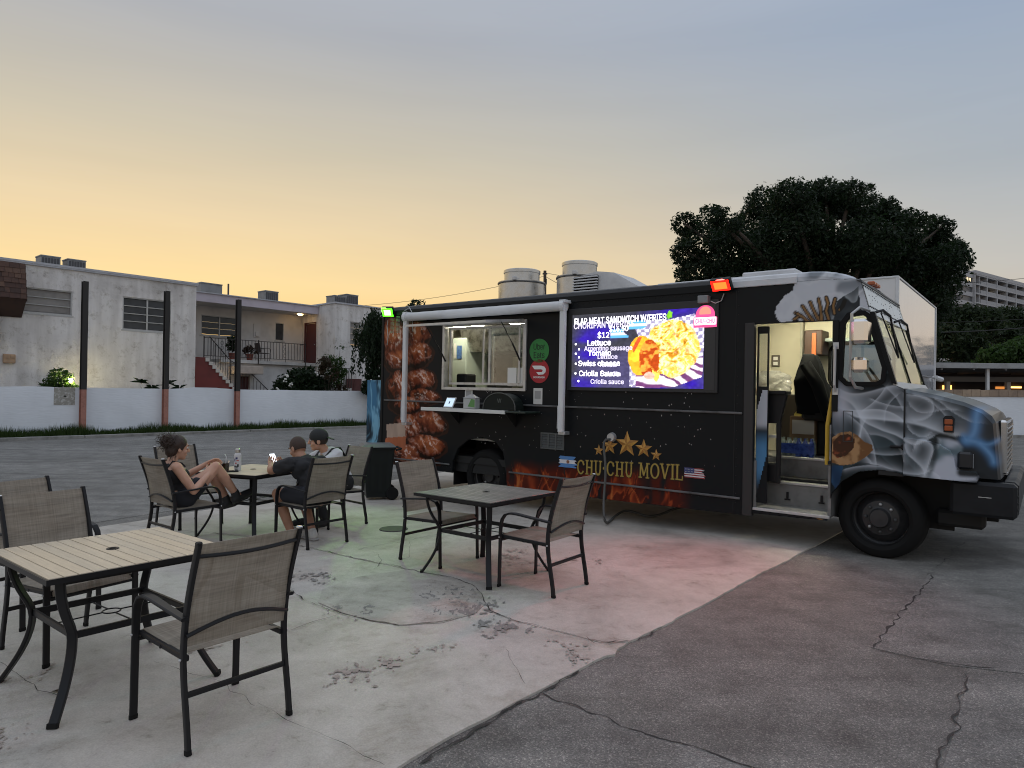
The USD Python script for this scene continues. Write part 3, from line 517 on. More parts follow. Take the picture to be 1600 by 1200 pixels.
def strokes(x, z, col):
    wq = .035*(nz(x, z, 5, 5, 33, 3)-.5); xq, zq = x+wq, z+wq*.8
    for pts, w, k, sg in STK:
        P = spl(pts); d = np.full(x.shape, 9.0); side_ = np.zeros(x.shape)
        for (a, b), (c, e) in zip(P[:-1], P[1:]):
            L2 = (c-a)**2+(e-b)**2+1e-9; t = np.clip(((xq-a)*(c-a)+(zq-b)*(e-b))/L2, 0, 1); dd = np.hypot(xq-a-t*(c-a), zq-b-t*(e-b)); m = dd < d; d = np.where(m, dd, d); side_ = np.where(m, np.sign((c-a)*(zq-b)-(e-b)*(xq-a)), side_)
        soft = np.where(side_*sg > 0, np.exp(-d/(w*2.1)), np.exp(-(d/(w*.40))**2)); col = lerp(col, [.64,.69,.76], np.clip(soft*k*1.1, 0, .95))
    q = [S(1094+a/2.4, 391+b/2.4) for a, b in [(885,700),(930,702),(965,712),(985,735),(978,790),(962,838),(1040,848),(1040,866),(845,864),(872,810),(888,760)]]
    xs_, zs_ = x+.05*(nz(x,z,2.2,2.2,34,2)-.5), z+.05*(nz(x,z,2.2,2.2,38,2)-.5); q = [tuple(p) for p in np.array(Polygon(q).buffer(.03).buffer(-.03).exterior.coords)]
    sd_ = seg_d(xs_, zs_, q)*np.where(inpoly(xs_, zs_, q), 1, -1); m = sst(-.012, .03, sd_); e = nz(x, z, 3.0, 4.5, 36, 3); col = lerp(col, np.zeros(3), 0*m)*(1-m)[..., None]+m[..., None]*lerp(lerp(np.array([.44,.47,.54])*np.ones(x.shape+(3,)), [.10,.15,.17], sst(.48,.66,e)), [.60,.64,.70], sheet_n(nz(x,z,3,3,37,2),.006,.025)*.5)
    pale = np.exp(-((x-S(1312,628)[0])/.085)**2-((z-S(1312,628)[1])/.20)**2); col = lerp(col, [.44,.46,.53], np.clip(pale*1.2,0,1)*(.55+.45*nz(x,z,3,3,35,3)))
    return col
def print_col(x, z):
    col = np.array([.007,.008,.009])*np.ones(x.shape+(3,))
    # sparks
    r = np.random.default_rng(5)
    # flames along the foot of the side
    fx0, fx1 = S(788,745)[0], S(1075,770)[0]
    w = .30*(nz(x,z,2.2,2.2,13,3)-.5); hgt = .18+.42*nz(x+w, z*.3, 3.4, .5, 12, 3); q = np.clip((z-.22)/hgt, 0, 2)
    t1 = sheet_n(nz(x+w+.25*z, z*.55, 5.0, 2.6, 14, 3), .012, .05); t2 = sheet_n(1-nz(x-w-.2*z, z*.6, 8.0, 3.0, 16, 3), .01, .035); t3 = nz(x+w, z*.5, 9, 4, 17, 4)
    env = sst(fx0-.05, fx0+.12, x)*(1-sst(fx1-.25, fx1+.1, x))*(1-sst(.55,1.15,q)); inten = np.clip(.55*t1+.45*t2+.55*(t3-.35), 0, 1)*env
    col = lerp(col, [.07,.010,.005], np.clip(env*1.2,0,1)*sst(.30,.55,t3+.2*t1)); col = lerp(col, [.25,.038,.011], sst(.14,.50,inten)); col = lerp(col, [.44,.14,.035], sst(.46,.90,inten)*.85)
    # skewered meat at the tail
    lumps = [(646.1, 525.7, 21.5, 19.6, -0.1), (612.9, 535.5, 16.4, 34.4, 0.1), (651.2, 555.0, 20.3, 18.8, 0), (620.7, 564.8, 18.0, 16.4, 0.1), (655.1, 596.1, 22.7, 17.2, 0.1), (623.8, 605.9, 17.2, 23.5, 0.1), (660.6, 620.7, 22.7, 11.7, 0), (632.4, 633.3, 20.3, 13.3, -0.1), (664.5, 662.6, 27.4, 18.8, -0.1), (636.3, 672.4, 18.8, 22.7, 0.1), (661.8, 698.2, 29.7, 16.4, 0), (632.4, 710.7, 21.9, 14.9, 0.1), (646.1, 720.1, 34.4, 6.3, 0)]
    meat = np.zeros(x.shape); tone = np.zeros(x.shape); shine = np.zeros(x.shape); near = np.full(x.shape, 9.0); wx = nz(x,z,7,7,20,3)-.5; wz = nz(x,z,7,7,26,3)-.5
    n1 = nz(x,z,6,6,21,5); n5 = nz(x,z,26,22,28,3)
    for k, (px_, py_, rx, ry, an) in enumerate(lumps):
        c = S(px_, py_); e1 = S(px_+rx, py_); e2 = S(px_, py_-ry); ax, az = abs(e1[0]-c[0])*1.16, abs(e2[1]-c[1])*1.12
        u, v = (x-c[0])/ax+.30*wx, (z-c[1])/az+.30*wz; u, v = u*math.cos(an)+v*math.sin(an), -u*math.sin(an)+v*math.cos(an); rr = np.hypot(u, v); m = rr < 1; near = np.minimum(near, rr)
        wr = 1-np.abs(2*meshkit.fbm(np.stack([u*3.4+1.2*v+k*3.1, v*1.3-.5*u, u*0+k], -1), 4, 60+k)-1)                    # wrinkles over the bulge
        t_ = .34+.34*v+.16*u-.50*rr**4+.42*(wr-.72)+.55*(n1-.5)+.30*(n5-.5); sh_ = sst(.90,.985,wr)*np.exp(-((u-.25)/.60)**2-((v-.30)/.50)**2)+.8*sst(.58,.70,n5)*np.exp(-((u-.45)/.30)**2-((v-.40)/.28)**2)
        tone = np.where(m, t_, tone); shine = np.where(m, sh_, shine); meat = np.where(m, 1, meat)
    mc = lerp(np.array([.012,.005,.003])*np.ones(x.shape+(3,)), [.17,.036,.014], sst(.02,.30,tone)); mc = lerp(mc, [.40,.115,.042], sst(.26,.58,tone)); mc = lerp(mc, [.55,.24,.10], sst(.55,.85,tone)); mc = lerp(mc, [.010,.004,.003], sst(.58,.70,nz(x,z,9,6,24,4))*.8); mc = lerp(mc, [.82,.68,.62], np.clip(shine,0,1)*.9)
    col = np.where(((near < 1.13) & (meat == 0))[..., None], [.035,.013,.008], col)
    col = np.where((meat > 0)[..., None], mc, col)
    # glass of orange drink in front of it
    for (q, cc) in (([(604,663),(633,660),(634,682),(605,684)], [.45,.33,.26]), ([(603,684),(634,682),(634,704),(600,702)], [.42,.13,.06])):
        m = inpoly(x, z, [S(*p_) for p_ in q]); col[m] = np.array(cc)*(.6+.6*nz(x,z,12,3,31,3))[m][:, None]
    # smoke on cab and door post
    p1 = [S(1303,500), S(1298,620), S(1292,700), S(1283,815), S(1440,830), S(1440,600), S(1330,420), S(1300,480)]
    m = inpoly(x, z, p1) | (x > S(1300,600)[0]); sm = smoke_col(x, z)
    blk = sst(S(1345,560)[1]-.08, S(1345,560)[1]+.12, z); sm2 = lerp(sm, [.012,.014,.016], blk*.85)
    sm2 = sm2*.20*np.array([.75,1.0,1.08]); sm2 = strokes(x, z, sm2)
    dk = sst(.95, .70, z)*sst(-.35, 0.0, x); sm2 = lerp(sm2, [.02,.03,.036], np.clip(dk,0,1)*.7)
    col = np.where(m[..., None], sm2, col)
    # white smoke above the door, torn edge towards the black
    q = [S(1247,416), S(1243,440), S(1241,452), S(1228,463), S(1222,475), S(1213,487), S(1211,494), S(1218,503), S(1400,503), S(1400,410)]
    xw, zw = x+.10*(nz(x,z,5,5,40,4)-.5), z+.10*(nz(x,z,5,5,41,4)-.5)
    mw = inpoly(xw, zw, q); a = 1-np.abs(2*nz(x+.4*nz(x,z,3,3,42,2), z+.4*nz(x,z,3,3,43,2), 4.5, 4.0, 44, 4)-1); c = nz(x,z,3.2,2.4,45,3)
    wc = lerp(np.array([.50,.52,.56])*np.ones(x.shape+(3,)), [.12,.14,.16], sst(.46,.58,c)*.8*sst(2.58,2.74,z)); wc = lerp(wc, [.55,.57,.60], sst(.84,.99,a)*.7)
    dkp = [S(*p_) for p_ in [(1300,506),(1284,486),(1300,476),(1322,462),(1343,446),(1346,506)]]; dm = inpoly(x+.12*(nz(x,z,5,5,46,3)-.5), z+.12*(nz(x,z,5,5,47,3)-.5), dkp); wc = np.where(dm[..., None], lerp(np.array([.025,.030,.034])*np.ones(x.shape+(3,)), [.30,.33,.35], sheet_n(nz(x,z,4,4,48,3),.01,.06)*.8), wc)
    dk2 = sst(2.56,2.44,z+.14*(nz(x,z,5,5,49,3)-.5))*sst(S(1246,490)[0], S(1256,490)[0], x); wc = lerp(wc, [.05,.058,.062], dk2*.75*sst(.35,.6,nz(x,z,7,7,39,3)))
    col = np.where(mw[..., None], wc, col)
    for pts in ([(1241,499),(1249,494),(1243,489)],[(1246,490),(1254,495),(1262,502)],[(1254,478),(1262,490),(1270,501)],[(1266,472),(1270,482),(1275,492),(1280,500)],[(1279,467),(1282,480),(1284,500)],[(1291,465),(1294,474),(1291,486),(1295,499)],[(1305,467),(1302,478),(1304,490)],[(1320,470),(1317,478),(1312,484)]):
        P = [S(*p_) for p_ in pts]; d = seg_d(x, z, P); col = lerp(col, [.015,.014,.012], sst(.026,.018,d)); col = lerp(col, [.24,.13,.05], sst(.013,.007,d)*sst(0,1,(x < S(1312,480)[0])*1.0))
    # bread roll prints and blue ribbon near the arch
    br = [S(*p_) for p_ in [(1297,722),(1297,700),(1300,684),(1312,676),(1328,674),(1340,680),(1350,690),(1363,695),(1364,704),(1352,715),(1334,725),(1315,727)]]
    m = inpoly(x, z, br); n1 = nz(x,z,14,14,50,4); bc = lerp(np.array([.16,.075,.03])*np.ones(x.shape+(3,)), [.36,.21,.10], sst(.35,.65,n1)); col[m] = bc[m]
    m = inpoly(x, z, [S(*p_) for p_ in [(1301,708),(1302,690),(1312,680),(1326,678),(1336,686),(1334,700),(1322,712),(1308,716)]]); fc = lerp(np.array([.05,.022,.012])*np.ones(x.shape+(3,)), [.30,.07,.03], sst(.5,.7,nz(x,z,22,22,51,3))); col[m] = fc[m]
    m = inpoly(x, z, [S(*p_) for p_ in [(1294,727),(1318,728),(1313,750),(1308,768),(1298,752)]]); b_ = lerp(np.array([.01,.03,.07])*np.ones(x.shape+(3,)), [.06,.20,.38], sst(.3,.7,nz(x,z,4,2,52,3))); col[m] = b_[m]
    m = inpoly(x, z, [S(*p_) for p_ in [(1282,775),(1290,772),(1296,780),(1294,800),(1284,815),(1278,812),(1276,806)]]); col[m] = bc[m]*1.1
    return col
def hood_col(x, z):
    sm = smoke_col(x+3.1, z+1.7)*np.array([.16,.21,.23])+.004
    w = .10*(nz(x,z,3,3,60,3)-.5); dk = sst(S(1482,640)[0], S(1520,640)[0], x-.35*(z-1.35)); sm = lerp(sm, [.012,.015,.018], dk*.9); sm = strokes(x, z, sm)
    for P_, wd, k in (([(1035,612),(1032,650),(1022,690),(1000,712)], .045, .85), ([(1000,712),(1035,722),(1070,745),(1108,790)], .040, .8), ([(1045,725),(1085,728),(1112,715)], .025, .6), ([(985,690),(1000,712)], .02, .5)):
        P = spl(P_); d = seg_d(x+w*.6, z+w*.6, [tuple(q) for q in P]); sm = lerp(sm, [.10,.24,.46], np.exp(-(d/wd)**2)*k); sm = lerp(sm, [.22,.40,.62], np.exp(-(d/(wd*.3))**2)*k*.4)
    return sm
# ---- near side wall with its openings
ARF = [(-.47,.30),(-.47,.41),(-.43,.60),(-.33,.74),(-.18,.85),(.0,.885),(.16,.875),(.2,.865),(.32,.30)]
outl = [(R0,.36),(-5.73,.34),(-5.72,.52),(-5.62,.72),(-5.42,.86),(-5.15,.91),(-4.90,.86),(-4.76,.72),(-4.70,.50),(-4.68,.22),(-1.30,.27),(-1.30,.30),(-.47,.32)]+ARF[1:-1]+[(.215,.86),(.215,1.69),(.115,1.735),(-.087,2.43),(-.19,2.80),(-.5,2.82),(R0,2.82)]
SW = [S(697,508), S(823,502), S(819,609), S(693,606)]; sw = (-5.94,1.62,-4.40,2.56)
SWIN = Polygon([(-.365,1.80),(-.345,2.36),(-.29,2.44),(-.155,2.455),(-.11,2.42),(.04,1.90),(.03,1.77),(-.03,1.735),(-.30,1.735)])
DOOR = sbox(-1.235,.34,-.44,2.385)
side = Polygon(outl).difference(sbox(*sw)).difference(SWIN).difference(DOOR)
part(tk, 'side_wall', MB().prism(side, 0, .045, 'xz'), BODY)
def grid_print(poly, y, fn, cell, name, mm, parent=tk):
    x0, z0, x1, z1 = poly.bounds; nx, nzz = int((x1-x0)/cell)+1, int((z1-z0)/cell)+1
    xs, zs = np.linspace(x0, x1, nx+1), np.linspace(z0, z1, nzz+1); X, Z = np.meshgrid(xs, zs, indexing='ij')
    cx, cz = np.meshgrid((xs[:-1]+xs[1:])/2, (zs[:-1]+zs[1:])/2, indexing='ij'); ok = shapely.contains_xy(poly, cx, cz)
    idx = np.arange(X.size).reshape(X.shape); i, j = np.nonzero(ok)
    q = np.stack([idx[i,j], idx[i+1,j], idx[i+1,j+1], idx[i,j+1]], 1); u, inv = np.unique(q, return_inverse=True); q = inv.reshape(q.shape)
    xx, zz = X.ravel()[u], Z.ravel()[u]
    v = np.stack([xx, np.full_like(xx, y), zz], 1); return cpart(parent, name, v, np.vstack([q[:,[0,1,2]], q[:,[0,2,3]]]), np.clip(fn(xx, zz),0,1), mm)
prn = Polygon(outl).difference(sbox(*sw).buffer(.03)).difference(SWIN.buffer(.01)).difference(DOOR.buffer(.006)).buffer(-.004)
cabx = sbox(-.52,0,.4,3.2); grid_print(prn.difference(cabx), -.004, print_col, .0125, 'printed_wrap', WRAP); grid_print(prn.intersection(cabx), -.0042, print_col, .007, 'cab_wrap', WRAP)
# black door-frame post and window seal of the cab
def ringp(p, w): return p.buffer(w).difference(p)
part(tk, 'window_seal', MB().prism(ringp(SWIN.buffer(-.022), .045), -.014, .05, 'xz'), RUBBER)
part(tk, 'side_window', MB().prism(SWIN.buffer(-.02), .015, .019, 'xz'), GLASS)
part(tk, 'door_post', MB().box(-.44,-.38,-.018,.06,1.45,2.39,.005), BODY)
part(tk, 'door_post', MB().box(-1.345,-1.238,-.020,.06,.27,2.40,.006), mat('dark_door_post', (.015,.014,.014), .5))
part(tk, 'pillar', MB().prism(Polygon([(.105,1.745),(.15,1.735),(-.055,2.46),(-.10,2.46)]), -.012, .05, 'xz'), BODY)
# other walls, roof, floor
part(tk, 'far_wall', MB().prism(Polygon(outl[-3:]+[(R0,.36),(-1,.36),(-.4,.36),(-.2,.84),(.215,.84),(.215,1.69),(.115,1.735)]).buffer(0).difference(sbox(-.98,1.72,-.22,2.30).buffer(-.12).buffer(.10)), WID-.045, WID, 'xz'), mat('inner_white', (.50,.49,.42), .5, var=.1))
part(tk, 'rear_wall', MB().box(R0,R0+.04,.045,WID-.045,.36,2.82), BODY)
prof_roof = [(0,2.80),(0,2.865),(.02,2.905),(.07,2.925),(WID/2,2.955),(WID-.07,2.925),(WID-.02,2.905),(WID,2.865),(WID,2.80)]
def roof_part(stations, cfn=None):
    v = []; 
    for x, dz in stations: v += [(x, y, z+dz*(1 if z > 2.85 else .9)) for y, z in prof_roof]
    k = len(prof_roof); f = [[i*k+j, i*k+j+1, (i+1)*k+j+1, (i+1)*k+j] for i in range(len(stations)-1) for j in range(k-1)]
    return np.array(v), np.array(f)[:, ::-1]
v_, f_ = roof_part([(R0-.01,0),(-4,0),(-1.52,0)]); part(tk, 'roof', MB().add(v_, f_).box(R0,-1.52,.02,WID-.02,2.78,2.80), mat('roof_black', (.02,.02,.021), .5, var=.3, vscale=2))
v_, f_ = roof_part([(-1.519,0),(-1.15,.004),(-.80,0)]); part(tk, 'roof', MB().add(v_, f_).box(-1.519,-.8,.02,WID-.02,2.78,2.80), mat('roof_white', (.55,.56,.58), .45, var=.2, vscale=3), smooth=40)
# cab roof: rounded down to the header, printed
st_ = [(-.799,.0),(-.66,-.002),(-.54,-.012),(-.44,-.03),(-.34,-.06),(-.27,-.09),(-.215,-.13)]
v_, f_ = roof_part(st_); M_ = trimesh.Trimesh(v_, np.vstack([f_[:,[0,1,2]], f_[:,[0,2,3]]]), process=False)
for _ in range(3): M_ = M_.subdivide()
cc = print_col(np.array(M_.vertices[:,0]), np.minimum(np.array(M_.vertices[:,2])-.02*0,2.95)); cc2 = np.array([.50,.51,.53])*(.8+.4*nz(M_.vertices[:,0], M_.vertices[:,1], 3, 3, 70))[:,None]
cpart(tk, 'cab_roof', M_.vertices, M_.faces, np.where((M_.vertices[:,1] < .25)[:,None], np.maximum(cc, .03), cc2), WRAP)
WFR = mat('white_header', (.70,.74,.74), .4, var=.15, vscale=4)
hd = [(-.215,2.80),(-.190,2.79),(-.092,2.45),(-.13,2.44)]
part(tk, 'front_header', MB().prism(Polygon(hd), .0, WID, 'xz'), WFR)
part(tk, 'header_ledge', MB().prism(Polygon([(-.225,2.785),(-.178,2.785),(-.172,2.765),(-.19,2.76)]), -.012, WID+.012, 'xz'), mat('seam_dark', (.03,.03,.032), .5))
rv = MB()
for y in np.arange(.06, WID, .085):
    for (x, z) in ((-.170,2.735),(-.108,2.52)): rv.ball((x,y,z), .010, 0)
for y, o in zip(np.random.default_rng(4).uniform(.05,2.2,60), np.random.default_rng(6).uniform(0,1,60)): rv.ball((-.182+.085*o, y, 2.77-.31*o), .006, 0)
part(tk, 'rivets', rv, mat('rivet_dark', (.06,.06,.06), .5), kind='stuff')
for y in (.95,1.08,1.21): part(tk, 'marker_light', MB().box(-.30,-.22,y-.045,y+.045,2.83+.03,2.875+.03,.012), mat('amber_lens', (.30,.07,.02), .25))
# windscreen, in two panes, with its frame
def ws(y0, y1, o=0): return np.array([[.108+o,y0,1.75],[.108+o,y1,1.75],[-.084+o,y1,2.42],[-.084+o,y0,2.42]])
WSG = usdkit.material(stage, '/World/Looks/windscreen', {'t': ('transparent_bsdf', dict(color=(.55,.6,.58))), 'g': ('glossy_bsdf', dict(color=(.95,.97,.9), roughness=.015)), 'f': ('fresnel', dict(IOR=1.9)), 'm': ('mix_closure', {}), 'n': ('noise_texture', dict(scale=1.1)), 'tc': ('texture_coordinate', {}), 'b': ('bump', dict(strength=.02, distance=.05))},
    [('tc.object','n.vector'),('n.fac','b.height'),('b.normal','g.normal'),('f.fac','m.fac'),('t.BSDF','m.closure1'),('g.BSDF','m.closure2')], surface='m.closure')
for a, b in ((.06, WID/2-.012),(WID/2+.012, WID-.06)): part(tk, 'windscreen', MB().add(ws(a,b), [[0,1,2,3]]), WSG)
fr = MB()
for a, b in ((-.0,.06),(WID/2-.012,WID/2+.012),(WID-.06,WID)): fr.prism(Polygon([(.115,1.735),(.122,1.755),(-.082,2.455),(-.10,2.43)]), a, b, 'xz')
part(tk, 'windscreen_frame', fr, RUBBER)
part(tk, 'windscreen_frame', MB().prism(Polygon([(.09,1.70),(.16,1.70),(.12,1.765),(.10,1.765)]), .0, WID, 'xz'), ALU)
for y in (.18, 1.28):
    wp_ = part(tk, 'wiper', MB().tube([(-.08,y,2.47),(-.03,y+.10,2.50),(.0,y+.34,2.46)],.014,6).tube([(.0,y+.34,2.46),(.07,y+.42,2.02)],.011,6).tube([(-.04,y+.06,2.47),(.06,y+.40,2.05)],.007,5), BLACK)
# inside of the cab: dash and wheel
part(tk, 'dashboard', MB().box(-.25,.18,.10,WID-.1,1.30,1.72,.05), mat('dash_grey', (.05,.052,.055), .6))
th = np.linspace(0,2*PI,25); whl = np.c_[-.30-.12*np.sin(th), 1.45+.22*np.cos(th), 1.80+.20*np.sin(th)]
part(tk, 'steering_wheel', MB().tube(whl,.016,6).tube([(-.3,1.45,1.80),(-.1,1.45,1.6)],.03,6).tube([(-.3,1.24,1.80),(-.3,1.66,1.80)],.014,5), BLACK)
part(tk, 'cowl', MB().box(.0,.215,.0,WID,.84,.90).box(.0,.10,.05,WID-.05,1.30,1.70), BODYM)
# hood and fenders
def mani(m): v, f = m.arr(); t = trimesh.Trimesh(v, f, process=True); t.merge_vertices(); return t
def hullm(pts): m = manifold3d.Manifold.hull_points(np.asarray(pts, float)); return m
def printed(name, m, fn, edge=.02, smooth_deg=25):
    m = m.refine_to_length(edge).to_mesh(); v, f = m.vert_properties[:, :3], m.tri_verts
    return cpart(tk, name, v, f, np.clip(fn(np.array(v[:,0],float), np.array(v[:,2],float)),0,1), WRAPG)
hp = []
for y, dz, dx in ((.02,-.035,-.02),(.07,0,0),(WID/2,.03,.02),(WID-.07,0,0),(WID-.02,-.035,-.02)):
    hp += [(.222,y,1.69+dz),(.45,y,1.645+dz),(.70,y,1.575+dz),(.84,y,1.51+dz),(.91+dx,y,1.455+dz),(.94+dx,y,1.40+dz*.5),(.985+dx,y,.88),(.222,y,.88)]
printed('hood', hullm(hp), hood_col, .012)
def fender(y0, y1):
    a = Polygon([(.224,.86),(.224,1.22),(.38,1.205),(.52,1.17),(.60,1.12),(.635,1.05),(.645,.98),(.655,.945),(.80,.94),(.815,.925),(.82,.87),(.81,.845)])
    return manifold3d.Manifold(manifold3d.Mesh(np.asarray(mani(MB().prism(a, y0, y1, 'xz')).vertices, np.float32), np.asarray(mani(MB().prism(a, y0, y1, 'xz')).faces, np.uint32)))
printed('fender', fender(-.075,.03), hood_col, .012)
printed('fender', fender(WID-.03,WID+.075), hood_col, .03)
part(tk, 'hood_gap', MB().box(.212,.224,-.003,.02,.86,1.685), DARK)
part(tk, 'hood_latch', MB().box(.10,.34,-.04,-.006,1.115,1.14,.01).box(.20,.25,-.05,-.01,1.10,1.155,.01), BLACK)
hl = part(tk, 'headlight', MB().box(.655,.775,-.02,.16,.955,1.115,.02), mat('headlight_housing', (.012,.013,.015), .25)); part(hl, 'lens', MB().box(.776,.782,.0,.15,.97,1.10), mat('lens_glass', (.20,.21,.22), .08))
sg = part(tk, 'turn_signal', MB().prism(Polygon([(.545,1.29),(.625,1.29),(.63,1.42),(.61,1.445),(.56,1.445),(.54,1.42)]), -.035, .02, 'xz'), BLACK)
for z in (1.305,1.365): part(sg, 'amber_lens', MB().box(.553,.618,-.045,-.036,z,z+.048,.006), mat('amber_lens', (.30,.07,.02), .25))
# grille: chrome surround and cells
gr = part(tk, 'grille', MB().box(.955,1.015,.42,.47,.90,1.40,.01).box(.955,1.015,WID-.47,WID-.42,.90,1.40,.01).box(.955,1.005,.47,WID-.47,1.36,1.41,.01).box(.965,1.02,.47,WID-.47,.88,.92,.01), CHROME)
part(gr, 'grille_back', MB().box(.93,.972,.47,WID-.47,.92,1.36), DARK)
for k in range(9): part(gr, 'slat', MB().box(.972,1.012+.001*k,.47,WID-.47,.945+k*.047,.965+k*.047,.004), CHROME)
for k in range(22): part(gr, 'upright', MB().box(.972,1.008,.47+k*.0625,.482+k*.0625,.92,1.36), CHROME)
# bumper: thick black channel
part(tk, 'bumper', MB().box(.60,1.11,-.02,.14,.53,.85,.03).box(.98,1.115,.14,WID-.14,.53,.855,.03).box(.60,1.11,WID-.14,WID+.02,.53,.85,.03).box(.62,1.0,.14,WID-.14,.80,.82), mat('bumper_black', (.009,.010,.012), .42, spec=.25, var=.35, vscale=5, bump=.08))
for z in (.60,.66,.72): part(tk, 'bumper_slot', MB().box(1.112,1.118,.03,.10,z,z+.02), DARK)
part(tk, 'bumper_scratch', MB().box(.82,.92,-.0215,-.020,.71,.716), ALU)
part(tk, 'chassis_rail', MB().box(R0+.3,.95,.55,.75,.42,.66).box(R0+.3,.95,1.5,1.7,.42,.66).box(-.12,.12,.2,WID-.2,.30,.44), BODYM)
part(tk, 'tow_bracket', MB().box(.45,.86,.30,.50,.36,.52,.03), BODYM)
for q_ in ((-.5,.6,.45,.5,.30,1.0),(-5.75,-4.65,.55,.6,.30,1.0),(-5.75,-4.65,.05,.55,.93,.95),(-.48,.5,.05,.5,.9,.93)): part(tk, 'wheel_well', MB().box(*q_), BODYM)
part(tk, 'underbody', MB().box(R0+.05,-1.36,.08,WID-.05,.50,.60).box(R0+.2,-4.72,.1,WID-.1,.36,.5).box(-1.30,.2,.9,WID-.05,.45,.6), BODYM)
# wheels: tyre (own profile), rim and nuts; standing on the ground in spite of the body's rake
TYP = [(.26,-.02),(.275,-.055),(.31,-.07),(.355,-.06),(.385,-.035),(.398,-.01),(.40,.06),(.40,.16),(.385,.20),(.30,.22),(.26,.20)]
def wheel(x, y, zc, steer=0, double=False):
    m = MB().lathe([(r,q) for r,q in TYP], sides=44, axis='y')
    if double: m.lathe([(r,q+.25) for r,q in TYP], sides=32, axis='y')
    Mz = rotz(steer); off = np.array([x, y, zc])
    gv = MB()
    w = part(tk, 'wheel', MB().lathe([(.275,-.0),(.262,.035),(.250,.045),(.235,.10 if not double else .14)], sides=36, axis='y').xf(Mz, off), mat('wheel_rim_black', (.018,.018,.019), .38, var=.3, vscale=10))
    part(w, 'tyre', m.xf(Mz, off), RUBBER, smooth=30)
    dz_ = .05 if not double else .12
    part(w, 'rim_disc', MB().lathe([(.24,dz_+.02),(.20,dz_-.02),(.17,dz_-.045),(.12,dz_-.05),(.10,dz_-.06),(.085,dz_-.10),(.0,dz_-.105)][::-1], sides=36, axis='y').xf(Mz, off), mat('wheel_rim_black', (.018,.018,.019), .38), smooth=30)
    nt = MB()
    for k in range(8):
        a = k*PI/4; c = (.137*math.cos(a), dz_-.055, .137*math.sin(a)); nt.ball(c, .016, 1)
        part(w, 'wheel_nut', MB().ball(c, .017, 1).xf(Mz, off), ALU if k in (1,2,5) else mat('nut_dark', (.05,.05,.05), .4))
    th = np.linspace(-2.6,-.6,16); part(w, 'rim_edge', MB().tube(np.c_[.272*np.cos(th), np.full(16,-.022), .272*np.sin(th)], .006, 5).xf(Mz, off), ALU)
wheel(0,.14,.392,-.10); wheel(-5.15,.14,.331,0,True); wheel(0,WID-.14,.392,-.10); wheel(-5.15,WID-.16,.331,0)
part(tk, 'mud_flap', MB().box(-5.78,-5.76,.08,.5,.15,.62), RUBBER)
# rub rails, seams, rivets
part(tk, 'rub_rail', MB().box(-7.28,-1.36,-.022,-.003,1.385,1.41,.006), mat('worn_rail', (.10,.10,.10), .45, var=.7, vscale=4))
part(tk, 'rub_rail', MB().box(-4.64,-1.37,-.024,-.003,.438,.462,.006).box(-7.30,-5.78,-.024,-.003,.452,.474,.006), mat('worn_rail', (.10,.10,.10), .45))
part(tk, 'roof_rail', MB().box(R0-.012,-1.52,-.016,-.001,2.775,2.862,.006), BODY)
part(tk, 'roof_rail', MB().box(-1.518,-.80,-.016,-.001,2.80,2.875,.006), mat('roof_white', (.55,.56,.58), .45), label='white stretch of the roof rail')
part(tk, 'corner_trim', MB().box(R0-.02,R0+.035,-.016,.05,.36,2.775,.006), BODY)
rv = MB()
for x in np.arange(R0+.06,-1.4,.085): rv.ball((x,-.006,2.755),.007,0); rv.ball((x,-.006,.42),.006,0)
for z in np.arange(.4,2.7,.10): rv.ball((-1.42,-.006,z),.007,0)
part(tk, 'rivets', rv, BODYM, kind='stuff')
for x in (-4.30+.0,-3.72,-1.44,-.44-.52*0): pass
part(tk, 'panel_seam', MB().box(-3.715,-3.705,-.007,-.003,.5,2.77).box(-1.452,-1.444,-.007,-.003,.3,2.77), DARK)
# rear box with blue smoke print
bx_ = (-7.86,-7.385,.12,2.0,.66,1.73)
part(tk, 'rear_box', MB().box(bx_[0],bx_[1],bx_[2],bx_[3],bx_[4],bx_[5],.01).box(-7.39,-7.34,.3,1.9,.7,1.2), BODY)
def blue_col(x, z):
    w = nz(x,z,5,2,80,3); a = 1-np.abs(2*nz(x+.35*(w-.5), z+.2*w, 6.0, 1.8, 81, 4)-1); b = nz(x+.3*w, z, 5, 1.6, 82, 3)
    c = lerp(np.array([.010,.022,.035])*np.ones(x.shape+(3,)), [.05,.17,.30], sst(.42,.60,b)); return lerp(c, [.22,.48,.66], sst(.82,.99,a)*.8)
grid_print(sbox(bx_[0]+.005,bx_[4]+.005,bx_[1]-.005,bx_[5]-.005), bx_[2]-.004, blue_col, .0125, 'blue_print', WRAP)
# ---- serving window: frame, flap, sliding panes, interior
FRM = mat('window_frame_alu', (.52,.52,.51), .38, metal=.7, var=.2)
part(tk, 'serving_frame', MB().prism(sbox(*sw).buffer(.028, join_style=2).difference(sbox(sw[0]+.012,sw[1]+.012,sw[2]-.012,sw[3]-.012)), -.026, .07, 'xz'), FRM)
part(tk, 'serving_track', MB().prism(sbox(sw[0]+.05,sw[1]+.05,sw[2]-.05,sw[3]-.03).difference(sbox(sw[0]+.085,sw[1]+.085,sw[2]-.085,sw[3]-.06)), .05, .09, 'xz'), FRM)
xm = -5.10
part(tk, 'sliding_pane', MB().box(xm,sw[2]-.09,.072,.076,sw[1]+.08,sw[3]-.05), GLASS); part(tk, 'sliding_stile', MB().box(xm-.02,xm+.02,.06,.09,sw[1]+.07,sw[3]-.05), FRM); part(tk, 'sliding_stile', MB().box(sw[2]-.16,sw[2]-.13,.05,.06,sw[1]+.06,sw[3]-.04), FRM)
